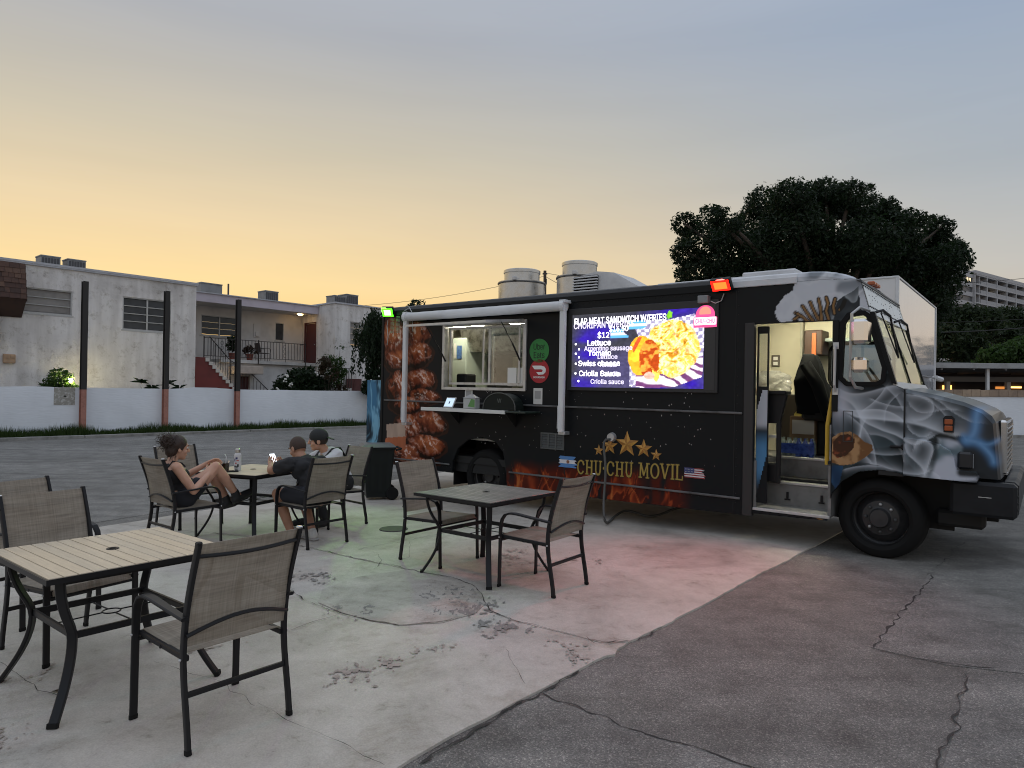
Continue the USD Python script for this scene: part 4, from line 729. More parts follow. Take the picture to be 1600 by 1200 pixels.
part(tk, 'sliding_pane', MB().box(xm+.04,xm+.06,.092,.098,sw[1]+.08,sw[3]-.05).box(xm-.16,xm-.13,.092,.11,sw[1]+.08,sw[3]-.05), FRM)
# flap, hinged at the top and propped up
fl0, fl1 = -5.93,-4.41; a0 = np.array([-.03, 2.565]); a1 = np.array([-.85, 2.475])
def flap_pt(t): return a0+(a1-a0)*t
fm = MB()
for t0, t1, xa, xb in ((0,.05,fl0,fl1),(.95,1,fl0,fl1),(.05,.95,fl0,fl0+.05),(.05,.95,fl1-.05,fl1)):
    p, q = flap_pt(t0), flap_pt(t1); fm.prism(Polygon([(p[0],p[1]),(q[0],q[1]),(q[0],q[1]+.03),(p[0],p[1]+.03)]), xa, xb, 'yz')
fw = part(tk, 'window_flap', fm, FRM); p, q = flap_pt(.05), flap_pt(.95)
part(fw, 'flap_pane', MB().add([[fl0+.05,p[0],p[1]+.015],[fl1-.05,p[0],p[1]+.015],[fl1-.05,q[0],q[1]+.015],[fl0+.05,q[0],q[1]+.015]], [[0,1,2,3]]), pane('flap_acrylic', (.80,.82,.82)))
for x in (fl0+.04, fl1-.06):
    q = flap_pt(.52); part(fw, 'gas_strut', MB().tube([(x,-.03,2.02),(x,q[0]*.45,2.02+(q[1]-2.02)*.45)],.013,6).tube([(x,q[0]*.45,2.02+(q[1]-2.02)*.45),(x,q[0],q[1])],.007,6), BLACK)
# kitchen seen through the window and the door
part(tk, 'kitchen_floor', MB().box(R0+.05,-.05,.75,WID-.05,.855,.885).box(R0+.05,-1.32,.06,.75,.855,.885), mat('checker_plate', (.30,.30,.29), .4, metal=.5, var=.3, vscale=20))
part(tk, 'kitchen_lining', MB().box(R0+.06,-1.6,WID-.075,WID-.05,.89,2.72), mat('steel_lining', (.22,.225,.21), .35, var=.25, vscale=2))
part(tk, 'kitchen_ceiling', MB().box(R0+.06,-.35,.06,WID-.06,2.70,2.72), CREAM)
cl = emit('ceiling_strip_light', (1,.93,.74), 11.0)
for x in (-6.5,-5.0,-3.2): part(tk, 'ceiling_light', MB().box(x-.45,x+.45,.9,1.05,2.655,2.685), cl)
part(tk, 'ceiling_light', MB().box(-1.3,-.7,1.15,1.27,2.655,2.685), emit('cab_light', (1,.94,.70), 60.0))
part(tk, 'rear_lining', MB().box(R0+.045,R0+.06,.05,WID-.08,.89,2.7), mat('lining_cream', (.46,.44,.34), .5, var=.2))
sx_ = lambda px, n: S(px, 560, n)[0]
part(tk, 'fridge', MB().box(sx_(706,1.25),sx_(728,1.25),1.25,1.85,.89,2.50,.02), mat('fridge_mint', (.52,.60,.52), .35))
part(tk, 'blue_notice', MB().box(sx_(714,1.24),sx_(721,1.24),1.238,1.245,2.13,2.36), mat('blue_paper', (.08,.18,.42), .6, var=.6, vscale=25)); part(tk, 'white_notice', MB().box(sx_(709,1.24),sx_(712,1.24),1.238,1.245,2.14,2.40), mat('paper', (.75,.74,.70), .7))
part(tk, 'shelf', MB().box(sx_(729,1.7),sx_(750,1.7),1.70,WID-.09,2.16,2.18), STEEL); part(tk, 'shelf', MB().box(sx_(729,1.7),sx_(750,1.7),1.70,WID-.09,1.83,1.85), STEEL); part(tk, 'shelf_post', MB().box(sx_(749,1.7)-.015,sx_(749,1.7)+.015,1.70,WID-.09,.89,2.6), STEEL)
part(tk, 'counter', MB().box(-6.3,-3.0,1.55,WID-.09,1.40,1.45,.008).box(-6.3,-3.0,1.6,WID-.1,.89,1.40), STEEL)
part(tk, 'hood_vent', MB().prism(Polygon([(1.2,2.68),(1.35,2.25),(WID-.09,2.25),(WID-.09,2.68)]), -6.75, -3.0, 'yz'), STEEL)
part(tk, 'black_bag', MB().ball((sx_(738,1.95),1.95,2.24), .15, 2, (1.1,.8,.45)), DARK); part(tk, 'paper_roll', MB().lathe([(0,0),(.09,0),(.09,.3),(0,.3)], at=(sx_(737,2.0),2.0,2.30), sides=14), mat('paper', (.75,.74,.70)))
part(tk, 'spice_box', MB().box(sx_(732,1.9),sx_(740,1.9),1.85,2.05,1.86,2.08,.01), mat('box_tan', (.30,.24,.15), .7)); part(tk, 'green_crate', MB().box(sx_(730,1.8),sx_(745,1.8),1.75,2.0,1.47,1.74,.03), mat('dark_green_plastic', (.02,.05,.03), .5)); part(tk, 'steel_pan', MB().box(-6.0,-5.5,1.65,2.0,1.45,1.62,.02), STEEL)
part(tk, 'wall_panel', MB().box(-6.3,-5.2,WID-.10,WID-.078,1.6,2.2), mat('lining_cream', (.46,.44,.34)))
part(tk, 'dark_appliance', MB().box(-5.93,-5.72,.25,.5,1.545,1.84,.02), PLASTIC)
part(tk, 'inner_counter', MB().box(-6.2,-3.9,.06,.55,1.50,1.54,.006), STEEL)
part(tk, 'paper_notice', MB().box(-4.76,-4.60,.066,.070,1.66,1.92).box(-4.58,-4.49,.066,.070,1.66,1.92), mat('paper', (.75,.74,.70), .7))
# bulkhead panel, outlet, bench, jug and bits by the door
part(tk, 'cream_partition', MB().box(-2.4,-1.32,WID-.12,WID-.08,.89,2.69), CREAM); part(tk, 'partition_edge', MB().box(-1.33,-1.30,WID-.16,WID-.07,.89,2.69), mat('alu_edge', (.5,.48,.4), .4))
part(tk, 'cab_trim', MB().box(-1.29,-.25,WID-.10,WID-.05,2.36,2.69), CREAM); part(tk, 'cab_shelf', MB().box(-1.0,-.3,WID-.30,WID-.10,2.32,2.36), mat('shelf_green', (.40,.47,.42), .5))
part(tk, 'outlet', MB().box(-1.71,-1.60,WID-.14,WID-.121,2.0,2.16,.006), mat('outlet_brown', (.12,.10,.08), .5))
for z in (2.02,2.09): part(tk, 'socket', MB().box(-1.685,-1.625,WID-.146,WID-.141,z,z+.045), mat('paper', (.75,.74,.70), .7))
part(tk, 'dark_cabinet', MB().box(-1.20,-.98,WID-.45,WID-.11,2.14,2.46,.01), mat('dark_wood', (.045,.022,.014), .55)); part(tk, 'orange_strap', MB().box(-1.10,-1.05,WID-.47,WID-.452,2.0,2.42), mat('orange_plastic', (.42,.10,.025), .5))
part(tk, 'bench', MB().box(-2.3,-1.45,1.5,WID-.13,.89,1.60,.01), CREAM); part(tk, 'bench_side', MB().box(-1.44,-1.20,1.5,WID-.13,.89,1.62,.01), mat('brown_side', (.035,.027,.018), .5))
part(tk, 'far_window_seal', MB().prism(ringp(sbox(-.98,1.72,-.22,2.30).buffer(-.12).buffer(.10), .035), WID-.06, WID-.02, 'xz'), RUBBER)
part(tk, 'far_window', MB().prism(sbox(-.98,1.72,-.22,2.30).buffer(-.12).buffer(.10), WID-.03, WID-.026, 'xz'), GLASS)
part(tk, 'door_panel_inside', MB().box(-1.2,-.2,WID-.13,WID-.08,.9,1.68,.02), mat('inside_blue_grey', (.22,.28,.28), .4))
# steps
TREAD = mat('tread_plate', (.34,.34,.33), .42, metal=.6, var=.35, vscale=14, bump=.4, bscale=120)
part(tk, 'step', MB().box(-1.20,-.47,.42,.75,.60,.628,.006), TREAD); part(tk, 'step', MB().box(-1.23,-.45,.02,.42,.34,.365,.006), TREAD)
part(tk, 'step_riser', MB().box(-1.20,-.47,.745,.76,.63,.86).box(-1.21,-.47,.415,.43,.366,.60), mat('riser_grey', (.20,.20,.195), .5, metal=.4, var=.4, vscale=5))
part(tk, 'step_nosing', MB().box(-1.20,-.46,.735,.75,.862,.892,.004), ALU); part(tk, 'step_nosing', MB().box(-1.20,-.47,.405,.42,.605,.633,.004), ALU); part(tk, 'step_nosing', MB().box(-1.235,-.445,.0,.02,.338,.37,.004), ALU)
part(tk, 'step_side', MB().box(-.47,-.44,.03,.75,.36,.88).box(-1.24,-1.21,.03,.75,.36,.88), mat('riser_grey', (.20,.20,.195), .5))
for x in (-.98,-.62): part(tk, 'step_latch', MB().box(x-.012,x+.012,.40,.414,.44,.52).box(x-.03,x+.03,.395,.414,.43,.445), BLACK)
# folded door leaf behind the post
dl = part(tk, 'door_leaf', MB().prism(sbox(-1.225,.42,-1.10,2.36).difference(sbox(-1.21,1.70,-1.115,2.28)), .05, .075, 'xz'), BODY)
part(dl, 'leaf_glass', MB().box(-1.21,-1.115,.06,.064,1.70,2.28), pane('flap_acrylic'))
grid_print(Polygon([(-1.22,.45),(-1.105,.95),(-1.105,1.66),(-1.16,1.66),(-1.215,1.45)]), .046, lambda x, z: lerp(lerp(np.array([.02,.025,.028])*np.ones(x.shape+(3,)), [.40,.42,.46], sst(1.2,1.3,z)), [.07,.20,.36], sst(.55,.8,z)*(1-sst(1.0,1.25,z))), .0125, 'leaf_print', WRAP)
part(tk, 'access_panel', MB().prism(ringp(sbox(*S(1318,689),*S(1332,643)).buffer(.0), .006), -.0068, -.0045, 'xz'), mat('panel_line', (.02,.024,.026), .5))
part(tk, 'grab_handle', MB().tube([(-.405,-.02,2.12),(-.40,-.07,2.09),(-.40,-.075,1.72),(-.405,-.02,1.66)],.014,8).box(-.43,-.375,-.022,-.018,2.09,2.16,.002).box(-.43,-.375,-.022,-.018,1.62,1.69,.002), mat('pale_handle', (.5,.51,.52), .35, metal=.5))
part(tk, 'yellow_handrail', MB().tube([(-.49,.30,1.70),(-.49,.18,1.50),(-.50,.10,1.30),(-.50,.10,.89)],.022,8), mat('yellow_paint', (.52,.33,.03), .5))
# mirrors on a bracket
mr = part(tk, 'mirror_bracket', MB().tube([(-.10,-.02,2.47),(-.15,-.20,2.485),(-.21,-.26,2.42),(-.215,-.26,2.1),(-.215,-.26,1.80),(-.18,-.20,1.70),(-.15,-.02,1.69)],.015,8), mat('grey_tube', (.42,.42,.42), .35, metal=.7))
part(mr, 'mirror_head', MB().box(-.20,-.05,-.36,-.14,2.12,2.36,.03), CHROME); part(mr, 'mirror_head', MB().box(-.20,-.06,-.34,-.16,1.84,1.99,.03), CHROME)
# ---- awning
aw = part(tk, 'awning_roller', MB().lathe([(0,-1.49),(.062,-1.49),(.066,-1.45),(.066,1.47),(.062,1.49),(0,1.49)], at=(-5.22,-.12,2.72), sides=20, axis='x'), mat('awning_cloth', (.56,.57,.58), .6, var=.12, vscale=2.5, bump=.25, bscale=3), smooth=30)
part(aw, 'awning_rail', MB().box(-6.70,-3.72,-.10,-.02,2.775,2.79), WHITEP)
for x, z0 in ((-6.68,1.05),(-3.70,1.06)):
    a_ = part(aw, 'awning_arm', MB().box(x-.04,x+.04,-.155,-.09,z0,2.73,.012), WHITEP); part(a_, 'arm_slide', MB().box(x-.05,x-.041,-.15,-.10,z0+.05,z0+.35,.004), WHITEP)
    part(a_, 'arm_foot', MB().box(x-.045,x+.06,-.13,-.004,z0-.03,z0+.015,.006), ALU); part(a_, 'end_cap', MB().lathe([(0,-.035),(.075,-.03),(.08,0),(.075,.03),(0,.035)], at=(x+(.0 if x > -5 else -.0),-.12,2.72), sides=16, axis='x').box(x-.05,x+.05,-.16,-.003,2.76,2.80,.006), WHITEP)
# shelf
part(tk, 'counter_shelf', MB().box(-6.06,-4.46,-.36,-.004,1.295,1.32,.004).box(-6.06,-4.46,-.365,-.345,1.275,1.325,.003), mat('shelf_white', (.60,.60,.58), .45)); part(tk, 'counter_shelf', MB().box(-4.458,-4.12,-.355,-.004,1.295,1.318,.004), mat('dark_green_black', (.012,.02,.016), .4), label='dark end of the counter shelf')
for x in (-5.62,-4.55): part(tk, 'shelf_bracket', MB().prism(Polygon([(-.004,1.29),(-.25,1.29),(-.004,1.08)]), x-.008, x+.008, 'yz'), BODYM)
# louvre and filler
lv = part(tk, 'louvre_vent', MB().prism(sbox(-4.10,.82,-3.72,1.04).difference(unary_union([sbox(-4.085+.122*k,.84,-3.985+.122*k,1.02) for k in range(3)])), -.018, -.003, 'xz'), mat('vent_grey', (.07,.075,.075), .5))
for k in range(3):
    for j in range(5): part(lv, 'louvre', MB().add([[-4.085+.122*k,-.016,.843+.036*j],[-3.985+.122*k,-.016,.843+.036*j],[-3.985+.122*k,-.005,.876+.036*j],[-4.085+.122*k,-.005,.876+.036*j]], [[0,1,2,3]]), mat('vent_slat', (.05,.055,.055), .5))
fc = S(957,683); part(tk, 'cord_inlet', MB().lathe([(.0,-.05),(.05,-.05),(.055,-.03),(.06,0),(.06,.01)], at=(fc[0],-.004,fc[1]), sides=16, axis='y').xf(np.eye(3)), ALU)
# vent slots by the green lamp
sl = MB()
for k in range(13):
    for x in (-7.11,-6.98): part(tk, 'vent_slot', MB().box(x-.055,x+.035,-.012,-.004,2.50+.021*k-.0,2.507+.021*k), mat('slot_pale', (.25,.27,.20), .5))
# ================================================================ signs and lights on the truck
def flat(parent, name, poly, y, th, m, label=None): return part(parent, name, MB().prism(poly, y-th, y, 'xz'), m, label=label)
def text_at(txt, x0, z0, width, h, y, bold=True, skew=0.0, depth=.002):
    """lettering on the truck's side reading towards +x; returns a mesh"""
    t = meshkit.text_mesh(txt, h, depth, bold); v = np.array(t.vertices); w = v[:,0].max()-v[:,0].min(); v[:,0] = (v[:,0]-v[:,0].min())*width/w
    return MB().add(np.stack([x0+v[:,0], y-v[:,2], z0+v[:,1]+skew*v[:,0]], 1), np.array(t.faces)[:, ::-1])
# menu screen
sc0, sc1 = S(893,486), S(1118,609); X0, X1, Z0, Z1 = sc0[0], sc1[0], 1.645, 2.655
pl = part(tk, 'menu_screen', MB().box(X0-.03,X1+.03,-.03,-.002,Z0-.03,Z1+.03,.006), mat('screen_housing', (.015,.015,.016), .45))
part(pl, 'screen_border', MB().box(S(1102,600)[0],X1,-.034,-.0305,Z0,Z1,.001), mat('screen_unlit', (.022,.023,.025), .35))
LX0, LX1, LZ0, LZ1 = S(895,600)[0], S(1101,600)[0], 1.66, 2.60
def led(x, z):
    u, v = (x-LX0)/(LX1-LX0), (z-LZ0)/(LZ1-LZ0)
    c = np.array([.045,.045,.055])*np.ones(x.shape+(3,))
    n1 = meshkit.fbm(np.stack([u*4, v*4, u*0], -1), 4, 91); n2 = meshkit.fbm(np.stack([u*9, v*7, u*0+2], -1), 4, 92); n3 = meshkit.fbm(np.stack([u*30, v*22, u*0+5], -1), 3, 93); n4 = meshkit.fbm(np.stack([u*55, v*40, u*0+5], -1), 2, 94)
    c = lerp(c, [.075,.065,.16], (1-sst(.30,.62,v+.35*(n1-.5)))*sst(.0,.12,u)*.8)
    for (a, b, ru, rv) in ((.22,.76,.14,.10),(.14,.45,.10,.08),(.10,.04,.10,.10),(.80,.98,.18,.10),(.67,.02,.07,.07),(.94,.05,.09,.10),(.12,.66,.08,.05)):
        c = lerp(c, [.035,.015,.33], np.clip(1.1*np.exp(-((u-a)/ru)**2-((v-b)/rv)**2)*(.5+n2),0,1))
    ck = ((np.floor(u*34+3*n1)+np.floor(v*22+3*n1)) % 2)
    paper = lerp(np.array([.80,.78,.88])*np.ones(x.shape+(3,)), [.16,.12,.30], ck*.8*sst(.35,.6,n2+.2))
    e = np.hypot((u-.72)/.30, (v-.46)/.50); pm = inpoly(u, v, [(.50,.80),(.55,.62),(.47,.35),(.47,.02),(.62,.0),(.80,.02),(.99,.15),(1,.75),(.93,.93),(.84,.90),(.70,.86),(.60,.88)])
    c = np.where(pm[..., None], paper, c)
    st = pm & (v < .30+.25*(u-.6)) & (u > .52); wv = np.sin((u*6+v*26+6*n1)*3.2); stripes = lerp(np.array([.90,.80,.86])*np.ones(x.shape+(3,)), [.16,.05,.16], sst(-.1,.5,wv)); c = np.where(st[..., None], stripes, c)
    # fries
    fm = np.hypot((u-.77+.04*(n1-.5))/.19, (v-.52)/.36) < 1+.3*(n2-.5); r2 = 1-np.abs(2*meshkit.fbm(np.stack([u*21+6*n1, v*17+7*n2, u*0+9], -1), 3, 95)-1)
    fr_ = lerp(np.array([.50,.18,.01])*np.ones(x.shape+(3,)), [1.0,.64,.10], sst(.40,.80,r2)); fr_ = lerp(fr_, [1.0,.90,.55], sst(.80,.98,r2)*.9); fr_ = lerp(fr_, [.9,.45,.25], sst(.60,.72,n3)*.5); c = np.where(fm[..., None], fr_, c)
    # sandwich: bread at the left, meat in the middle
    bm = np.hypot((u-.555)/.10, (v-.42)/.27) < 1+.2*(n2-.5); c = np.where(bm[..., None], lerp(np.array([.85,.42,.03])*np.ones(x.shape+(3,)), [1.0,.80,.05], sst(.4,.6,n2)), c)
    mm_ = np.hypot((u-.615)/.075, (v-.37)/.26) < 1+.15*(n2-.5); c = np.where(mm_[..., None], lerp(np.array([.45,.06,.01])*np.ones(x.shape+(3,)), [1.0,.35,.05], sst(.42,.62,n3)), c)
    rm = np.hypot((u-.67)/.035, (v-.38)/.30) < 1; c = np.where((rm & ~fm)[..., None], [1.0,.74,.12]*(.7+.5*n3)[..., None], c)
    lm = inpoly(u, v, [(.49,.52),(.53,.66),(.56,.66),(.53,.55),(.50,.46)]); c[lm] = [.65,.09,.03]
    gm = inpoly(u, v, [(.735,.92),(.755,.99),(.78,.96),(.775,.90),(.75,.88)]); c[gm] = [.20,.55,.03]
    fl = np.hypot((u-.62)/.04, (v-.16)/.05) < 1; c = np.where(fl[..., None], [.9,.45,.35], c)
    c = c*(.70+.60*n4)[..., None]
    # Argentine flags beside the prices
    for (a0, a1, b0, b1) in ((.315,.44,.66,.775),(.46,.58,.77,.875)):
        m = (u > a0) & (u < a1+.02*np.sin(v*40)) & (v > b0) & (v < b1); t = (v-b0)/(b1-b0); c = np.where(m[..., None], np.where(((t > .34) & (t < .67))[..., None], [.75,.70,.85], [.12,.42,.80]), c)
    return c
p_ = grid_print(sbox(LX0,LZ0,LX1,LZ1), -.0345, led, .0085, 'screen_picture', vcol('led_picture', emission=1.08), pl)
LT = emit('led_text', (.95,.93,1.0), 1.5); LT2 = emit('led_text_faint', (.80,.74,.95), .95)
def scr_text(txt, px0, py1, px1, py0, m, y):                      # left, baseline, right, cap top in the photograph
    a, b, c_ = S(px0, py1), S(px1, py1), S(px0, py0); mid = (px0+px1)/2
    zt = S(px0, py1)[1]; return part(pl, 'screen_text', text_at(txt, a[0], zt, b[0]-a[0], c_[1]-zt, y), m)
scr_text('FLAP MEAT SANDWICH W/FRIES', 900, 508, 1043, 498.5, LT, -.036); scr_text('CHORIPAN W/FRIES', 899, 514.5, 993, 505.5, LT2, -.0352)
scr_text('$16,50', 954, 518.5, 984, 510.5, LT, -.036); scr_text('$12', 936, 528.5, 954, 520, LT, -.0352)
for t, x0, b, x1, tp in (('Lettuce',920,540.5,957,532),('Tomato',921,556,957,548),('Swiss cheese',906,572,971,564),('Criolla Sauce',907,587.5,970,579.5)): scr_text(t, x0, b, x1, tp, LT, -.036)
for t, x0, b, x1, tp in (('Argentino sausage',915,548.5,990,541.5),('Lettuce',936,561,967,554.5),('Tomato',938,573.5,966,568),('Criolla',940,587.5,972,580.5),('Criolla sauce',925,599.5,977,592.5)): scr_text(t, x0, b, x1, tp, LT2, -.0352)
for (px, py) in ((902,538),(902,553),(902,568.5),(901.5,583.5),(907,546),(907,558.5),(906,595.5)):
    c = S(px, py); part(pl, 'screen_bullet', MB().prism(Point(c[0],c[1]).buffer(.015), -.0365, -.035, 'xz'), LT)
# round pink badge at the screen's corner (plain stand-in)
c = S(1104,493); bd = Point(c[0],c[1]).buffer(.115, 10).union(sbox(c[0]-.13,c[1]-.13,c[0]+.13,c[1]-.03).buffer(.01))
part(pl, 'badge', MB().prism(bd, -.040, -.0365, 'xz'), emit('badge_pink', (.95,.10,.30), .9)); part(pl, 'badge_band', MB().prism(sbox(c[0]-.12,c[1]-.10,c[0]+.12,c[1]-.035).buffer(.012), -.043, -.0405, 'xz'), emit('badge_white', (1,.85,.92), 1.2))
part(pl, 'screen_text', text_at('CHU-CHU', c[0]-.115, c[1]-.092, .23, .05, -.0432), emit('badge_pink_dark', (.75,.05,.30), .8)); part(pl, 'badge_dome', MB().prism(Point(c[0],c[1]+.03).buffer(.07).intersection(sbox(-9,c[1]+.01,9,9)), -.043, -.0405, 'xz'), emit('badge_orange', (1,.30,.22), .9))
part(tk, 'camera_bracket', MB().box(S(1095,470)[0],S(1111,470)[0],-.10,-.004,2.645,2.73,.006), mat('bracket_grey', (.22,.23,.24), .5, metal=.4))
a, b = S(905,492), S(1124,475); part(tk, 'screen_rod', MB().tube([(a[0],-.02,a[1]+.03),(b[0],-.02,b[1]-.035)], .006, 5), ALU)
a, b = S(1112,471), S(1133,459); part(tk, 'lamp_wire', MB().tube([(a[0],-.03,a[1]),(a[0]+.06,-.04,a[1]-.03),(b[0]-.03,-.03,b[1]-.08),(b[0],-.03,b[1])], .006, 5), ALU)
# flood lamps
def lampbox(c, m_core, m_face, tilt, wid, hei, name, yaw=0.0):
    M = rotz(yaw) @ np.array([[1,0,0],[0,math.cos(tilt),-math.sin(tilt)],[0,math.sin(tilt),math.cos(tilt)]]); o = np.array([c[0], -.09, c[1]])
    w = part(tk, name, MB().box(-wid/2,wid/2,-.03,.03,-hei/2,hei/2,.008).xf(M, o), PLASTIC)
    part(w, 'reflector', MB().box(-wid/2+.012,wid/2-.012,-.034,-.0305,-hei/2+.012,hei/2-.012).xf(M, o), m_face); part(w, 'glowing_panel', MB().box(-wid/2+.045,wid/2-.045,-.038,-.0345,-hei*.27,hei*.27).xf(M, o), m_core)
    part(w, 'bracket', MB().box(-.02,.02,-.0,.09,-.02,.02).xf(np.eye(3), o), ALU); return w
c = S(613,488); wg = lampbox(c, emit('green_lamp', (.62,1.0,.48), 1.7), emit('green_lamp_rim', (.022,1.0,.004), 9.0), .55, .20, .17, 'green_flood_lamp', .45)
c2 = S(1132,446); wr = lampbox(c2, emit('red_lamp', (1.0,.15,.022), 1.6), emit('red_lamp_rim', (1.0,.012,.006), 2.2), .60, .24, .15, 'red_flood_lamp', -.10)
def beam(parent, pos, tgt, col, inten, ang):
    """the lamp's own beam: a small shaped light just before its lens (truck frame)"""
    L = UsdLux.SphereLight.Define(stage, parent+'/beam'); L.CreateRadiusAttr(.11); L.CreateNormalizeAttr(True); L.CreateIntensityAttr(inten); L.CreateColorAttr(Gf.Vec3f(*col))
    sh = UsdLux.ShapingAPI.Apply(L.GetPrim()); sh.CreateShapingConeAngleAttr(ang); sh.CreateShapingConeSoftnessAttr(1.0)
    z = np.asarray(pos)-(TM@(tgt-TO)); z /= np.linalg.norm(z); x = np.cross([0,0,1], z); x /= np.linalg.norm(x); y = np.cross(z, x); L.AddTransformOp().Set(Gf.Matrix4d(*x,0,*y,0,*z,0,*pos,1))
beam(wg, (c[0], -.22, c[1]-.03), G(500,842), (.36,1.0,.13), 22.0, 31); beam(wr, (c2[0], -.22, c2[1]-.03), G(1045,925), (1.0,.10,.08), 30.0, 45)
a = S(613,500); part(tk, 'lamp_wire', MB().tube([(a[0]-.05,-.05,2.70),(a[0]-.09,-.03,2.6),(a[0]-.06,-.03,2.45),(a[0]-.09,-.02,2.30)], .008, 5), ALU)
a = S(640,480); part(tk, 'lamp_wire', MB().tube([(a[0]-.1,-.03,2.83),(a[0]+.05,-.05,2.88),(a[0]+.12,-.06,2.8),(a[0]+.14,-.05,2.5)], .006, 5), ALU)
# round delivery stickers
gc = S(843,548); gs = part(tk, 'green_sticker', MB().prism(Point(*gc).buffer(.163, 20), -.0075, -.0045, 'xz'), mat('sticker_green', (.025,.20,.04), .5)); KT = mat('sticker_black', (.008,.012,.008), .6)
part(gs, 'sticker_text', text_at('Uber', gc[0]-.095, gc[1]+.015, .19, .085, -.0078, False), KT); part(gs, 'sticker_text', text_at('Eats', gc[0]-.09, gc[1]-.10, .18, .085, -.0078, False), KT)
dc = S(843,580); ds = part(tk, 'red_sticker', MB().prism(Point(*dc).buffer(.163, 20), -.0075, -.0045, 'xz'), mat('sticker_red', (.36,.012,.02), .5)); WT = mat('sticker_white', (.75,.74,.73), .6)
dsh = Polygon([(-.12,.075),(.03,.075),(.085,.062),(.112,.03),(.108,-.012),(.07,-.045),(-.01,-.05),(-.05,-.012),(.045,-.012),(.06,.004),(.055,.02),(.03,.026),(-.08,.026)])
part(ds, 'sticker_mark', MB().prism(shapely.affinity.translate(dsh, *dc), -.0105, -.0078, 'xz'), WT); part(ds, 'sticker_text', text_at('DOORDASH', dc[0]-.095, dc[1]-.095, .19, .024, -.0078), WT)
for (px, py) in ((733,618),(841,619)):                              # plain white cards
    c = S(px, py); cd = part(tk, 'white_card', MB().box(c[0]-.075,c[0]+.075,-.012,-.005,c[1]-.11,c[1]+.11,.002), mat('card_white', (.55,.55,.52), .5)); part(cd, 'card_panel', MB().box(c[0]-.05,c[0]+.05,-.0145,-.0125,c[1]-.035,c[1]+.07), mat('card_grey', (.30,.30,.29), .5))
# stars, name, flags
GOLD = mat('star_gold', (.46,.24,.045), .4, var=.35, vscale=9); GOLD2 = mat('star_gold_dark', (.26,.115,.018), .4)
def star(px, py, rpx):
    c = S(px, py); r = abs(S(px+rpx, py)[0]-c[0]); a = [PI/2+k*PI/5 for k in range(10)]; rr = [r if k % 2 == 0 else r*.42 for k in range(10)]
    P = [(c[0]+q*math.cos(t), c[1]+q*math.sin(t)) for q, t in zip(rr, a)]; m1, m2 = MB(), MB()
    for k in range(10): (m1 if k % 2 else m2).add([[c[0],-.016,c[1]],[P[k][0],-.006,P[k][1]],[P[(k+1)%10][0],-.006,P[(k+1)%10][1]]], [[0,1,2]])
    s_ = part(tk, 'gold_star', m1, GOLD); part(s_, 'star_facet', m2, GOLD2)
for q in ((936,703.5,8),(953,696.5,13),(980,694,19),(1006,701,14),(1025.5,711,9)): star(*q)
def serif(ch):
    t, sr = .15, .10
    L = lambda *p, w=t: LineString(p).buffer(w/2, cap_style=2, join_style=2)
    def slab(x, z): return sbox(x-.17, z, x+.17, z+.075)
    if ch == 'C': return (Point(.45,.5).buffer(1,24) if 0 else shapely.affinity.scale(Point(0,0).buffer(1,24), .42,.5)).difference(shapely.affinity.scale(Point(0,0).buffer(1,24), .27,.41)).difference(Polygon([(0.05,-.20),(.6,-.33),(.6,.22),(.05,.10)])).union(sbox(.26,.15,.33,.42)), .0, .92, .44
    if ch == 'O': return shapely.affinity.scale(Point(0,0).buffer(1,24), .44,.5).difference(shapely.affinity.scale(Point(0,0).buffer(1,24), .29,.41)), 0, .96, .46
    if ch == 'H': return unary_union([L((-.26,-.5),(-.26,.5)),L((.26,-.5),(.26,.5)),L((-.26,0),(.26,0),w=.09)]+[slab(x,z) for x in (-.26,.26) for z in (-.5,.425)]), 0, .98, .47
    if ch == 'U': return unary_union([L((-.25,.5),(-.25,-.2),(-.15,-.42),(0,-.46),(.15,-.42),(.25,-.2),(.25,.5),w=.13)]+[slab(x,.425) for x in (-.25,.25)]), 0, .96, .46
    if ch == 'M': return unary_union([L((-.36,-.5),(-.33,.5),w=.12),L((.36,-.5),(.33,.5),w=.13),L((-.34,.48),(0,-.32),w=.15),L((.34,.48),(0,-.32),w=.10)]+[slab(x,-.5) for x in (-.36,.36)]+[slab(x,.425) for x in (-.38,.38)]), 0, 1.2, .58
    if ch == 'V': return unary_union([L((-.33,.5),(0,-.46),w=.15),L((.33,.5),(0,-.46),w=.10)]+[slab(x,.425) for x in (-.33,.33)]), 0, 1.0, .48
    if ch == 'I': return unary_union([L((0,-.5),(0,.5))]+[slab(0,z) for z in (-.5,.425)]), 0, .46, .22
    if ch == 'L': return unary_union([L((-.2,-.5),(-.2,.5)),sbox(-.36,-.5,.32,-.42),sbox(.25,-.5,.32,-.22),slab(-.2,.425)]), 0, .82, .40
    if ch == '-': return sbox(-.15,-.09,.15,.06), 0, .42, .20
txt = 'CHU-CHU MOVIL'; tot = sum(.45 if ch == ' ' else serif(ch)[2] for ch in txt); ta, tb = S(902,729), S(1069,738); H_ = .185; sx = (tb[0]-ta[0])/tot; pos = 0.0
SIGN = mat('sign_yellow', (.31,.215,.04), .45); OUTL = mat('sign_outline', (.02,.012,.004), .5)
for ch in txt:
    if ch == ' ': pos += .45; continue
    g_, _, adv, _ = serif(ch); g_ = shapely.affinity.scale(g_, sx, H_, origin=(0,0)); zc = ta[1]+(tb[1]-ta[1])*pos/tot
    g_ = shapely.affinity.translate(g_, ta[0]+(pos+adv/2)*sx, zc); lt = part(tk, 'sign_letter', MB().prism(g_, -.012, -.007, 'xz'), SIGN); part(lt, 'letter_edge', MB().prism(g_.buffer(.007), -.0068, -.0046, 'xz'), OUTL); pos += adv
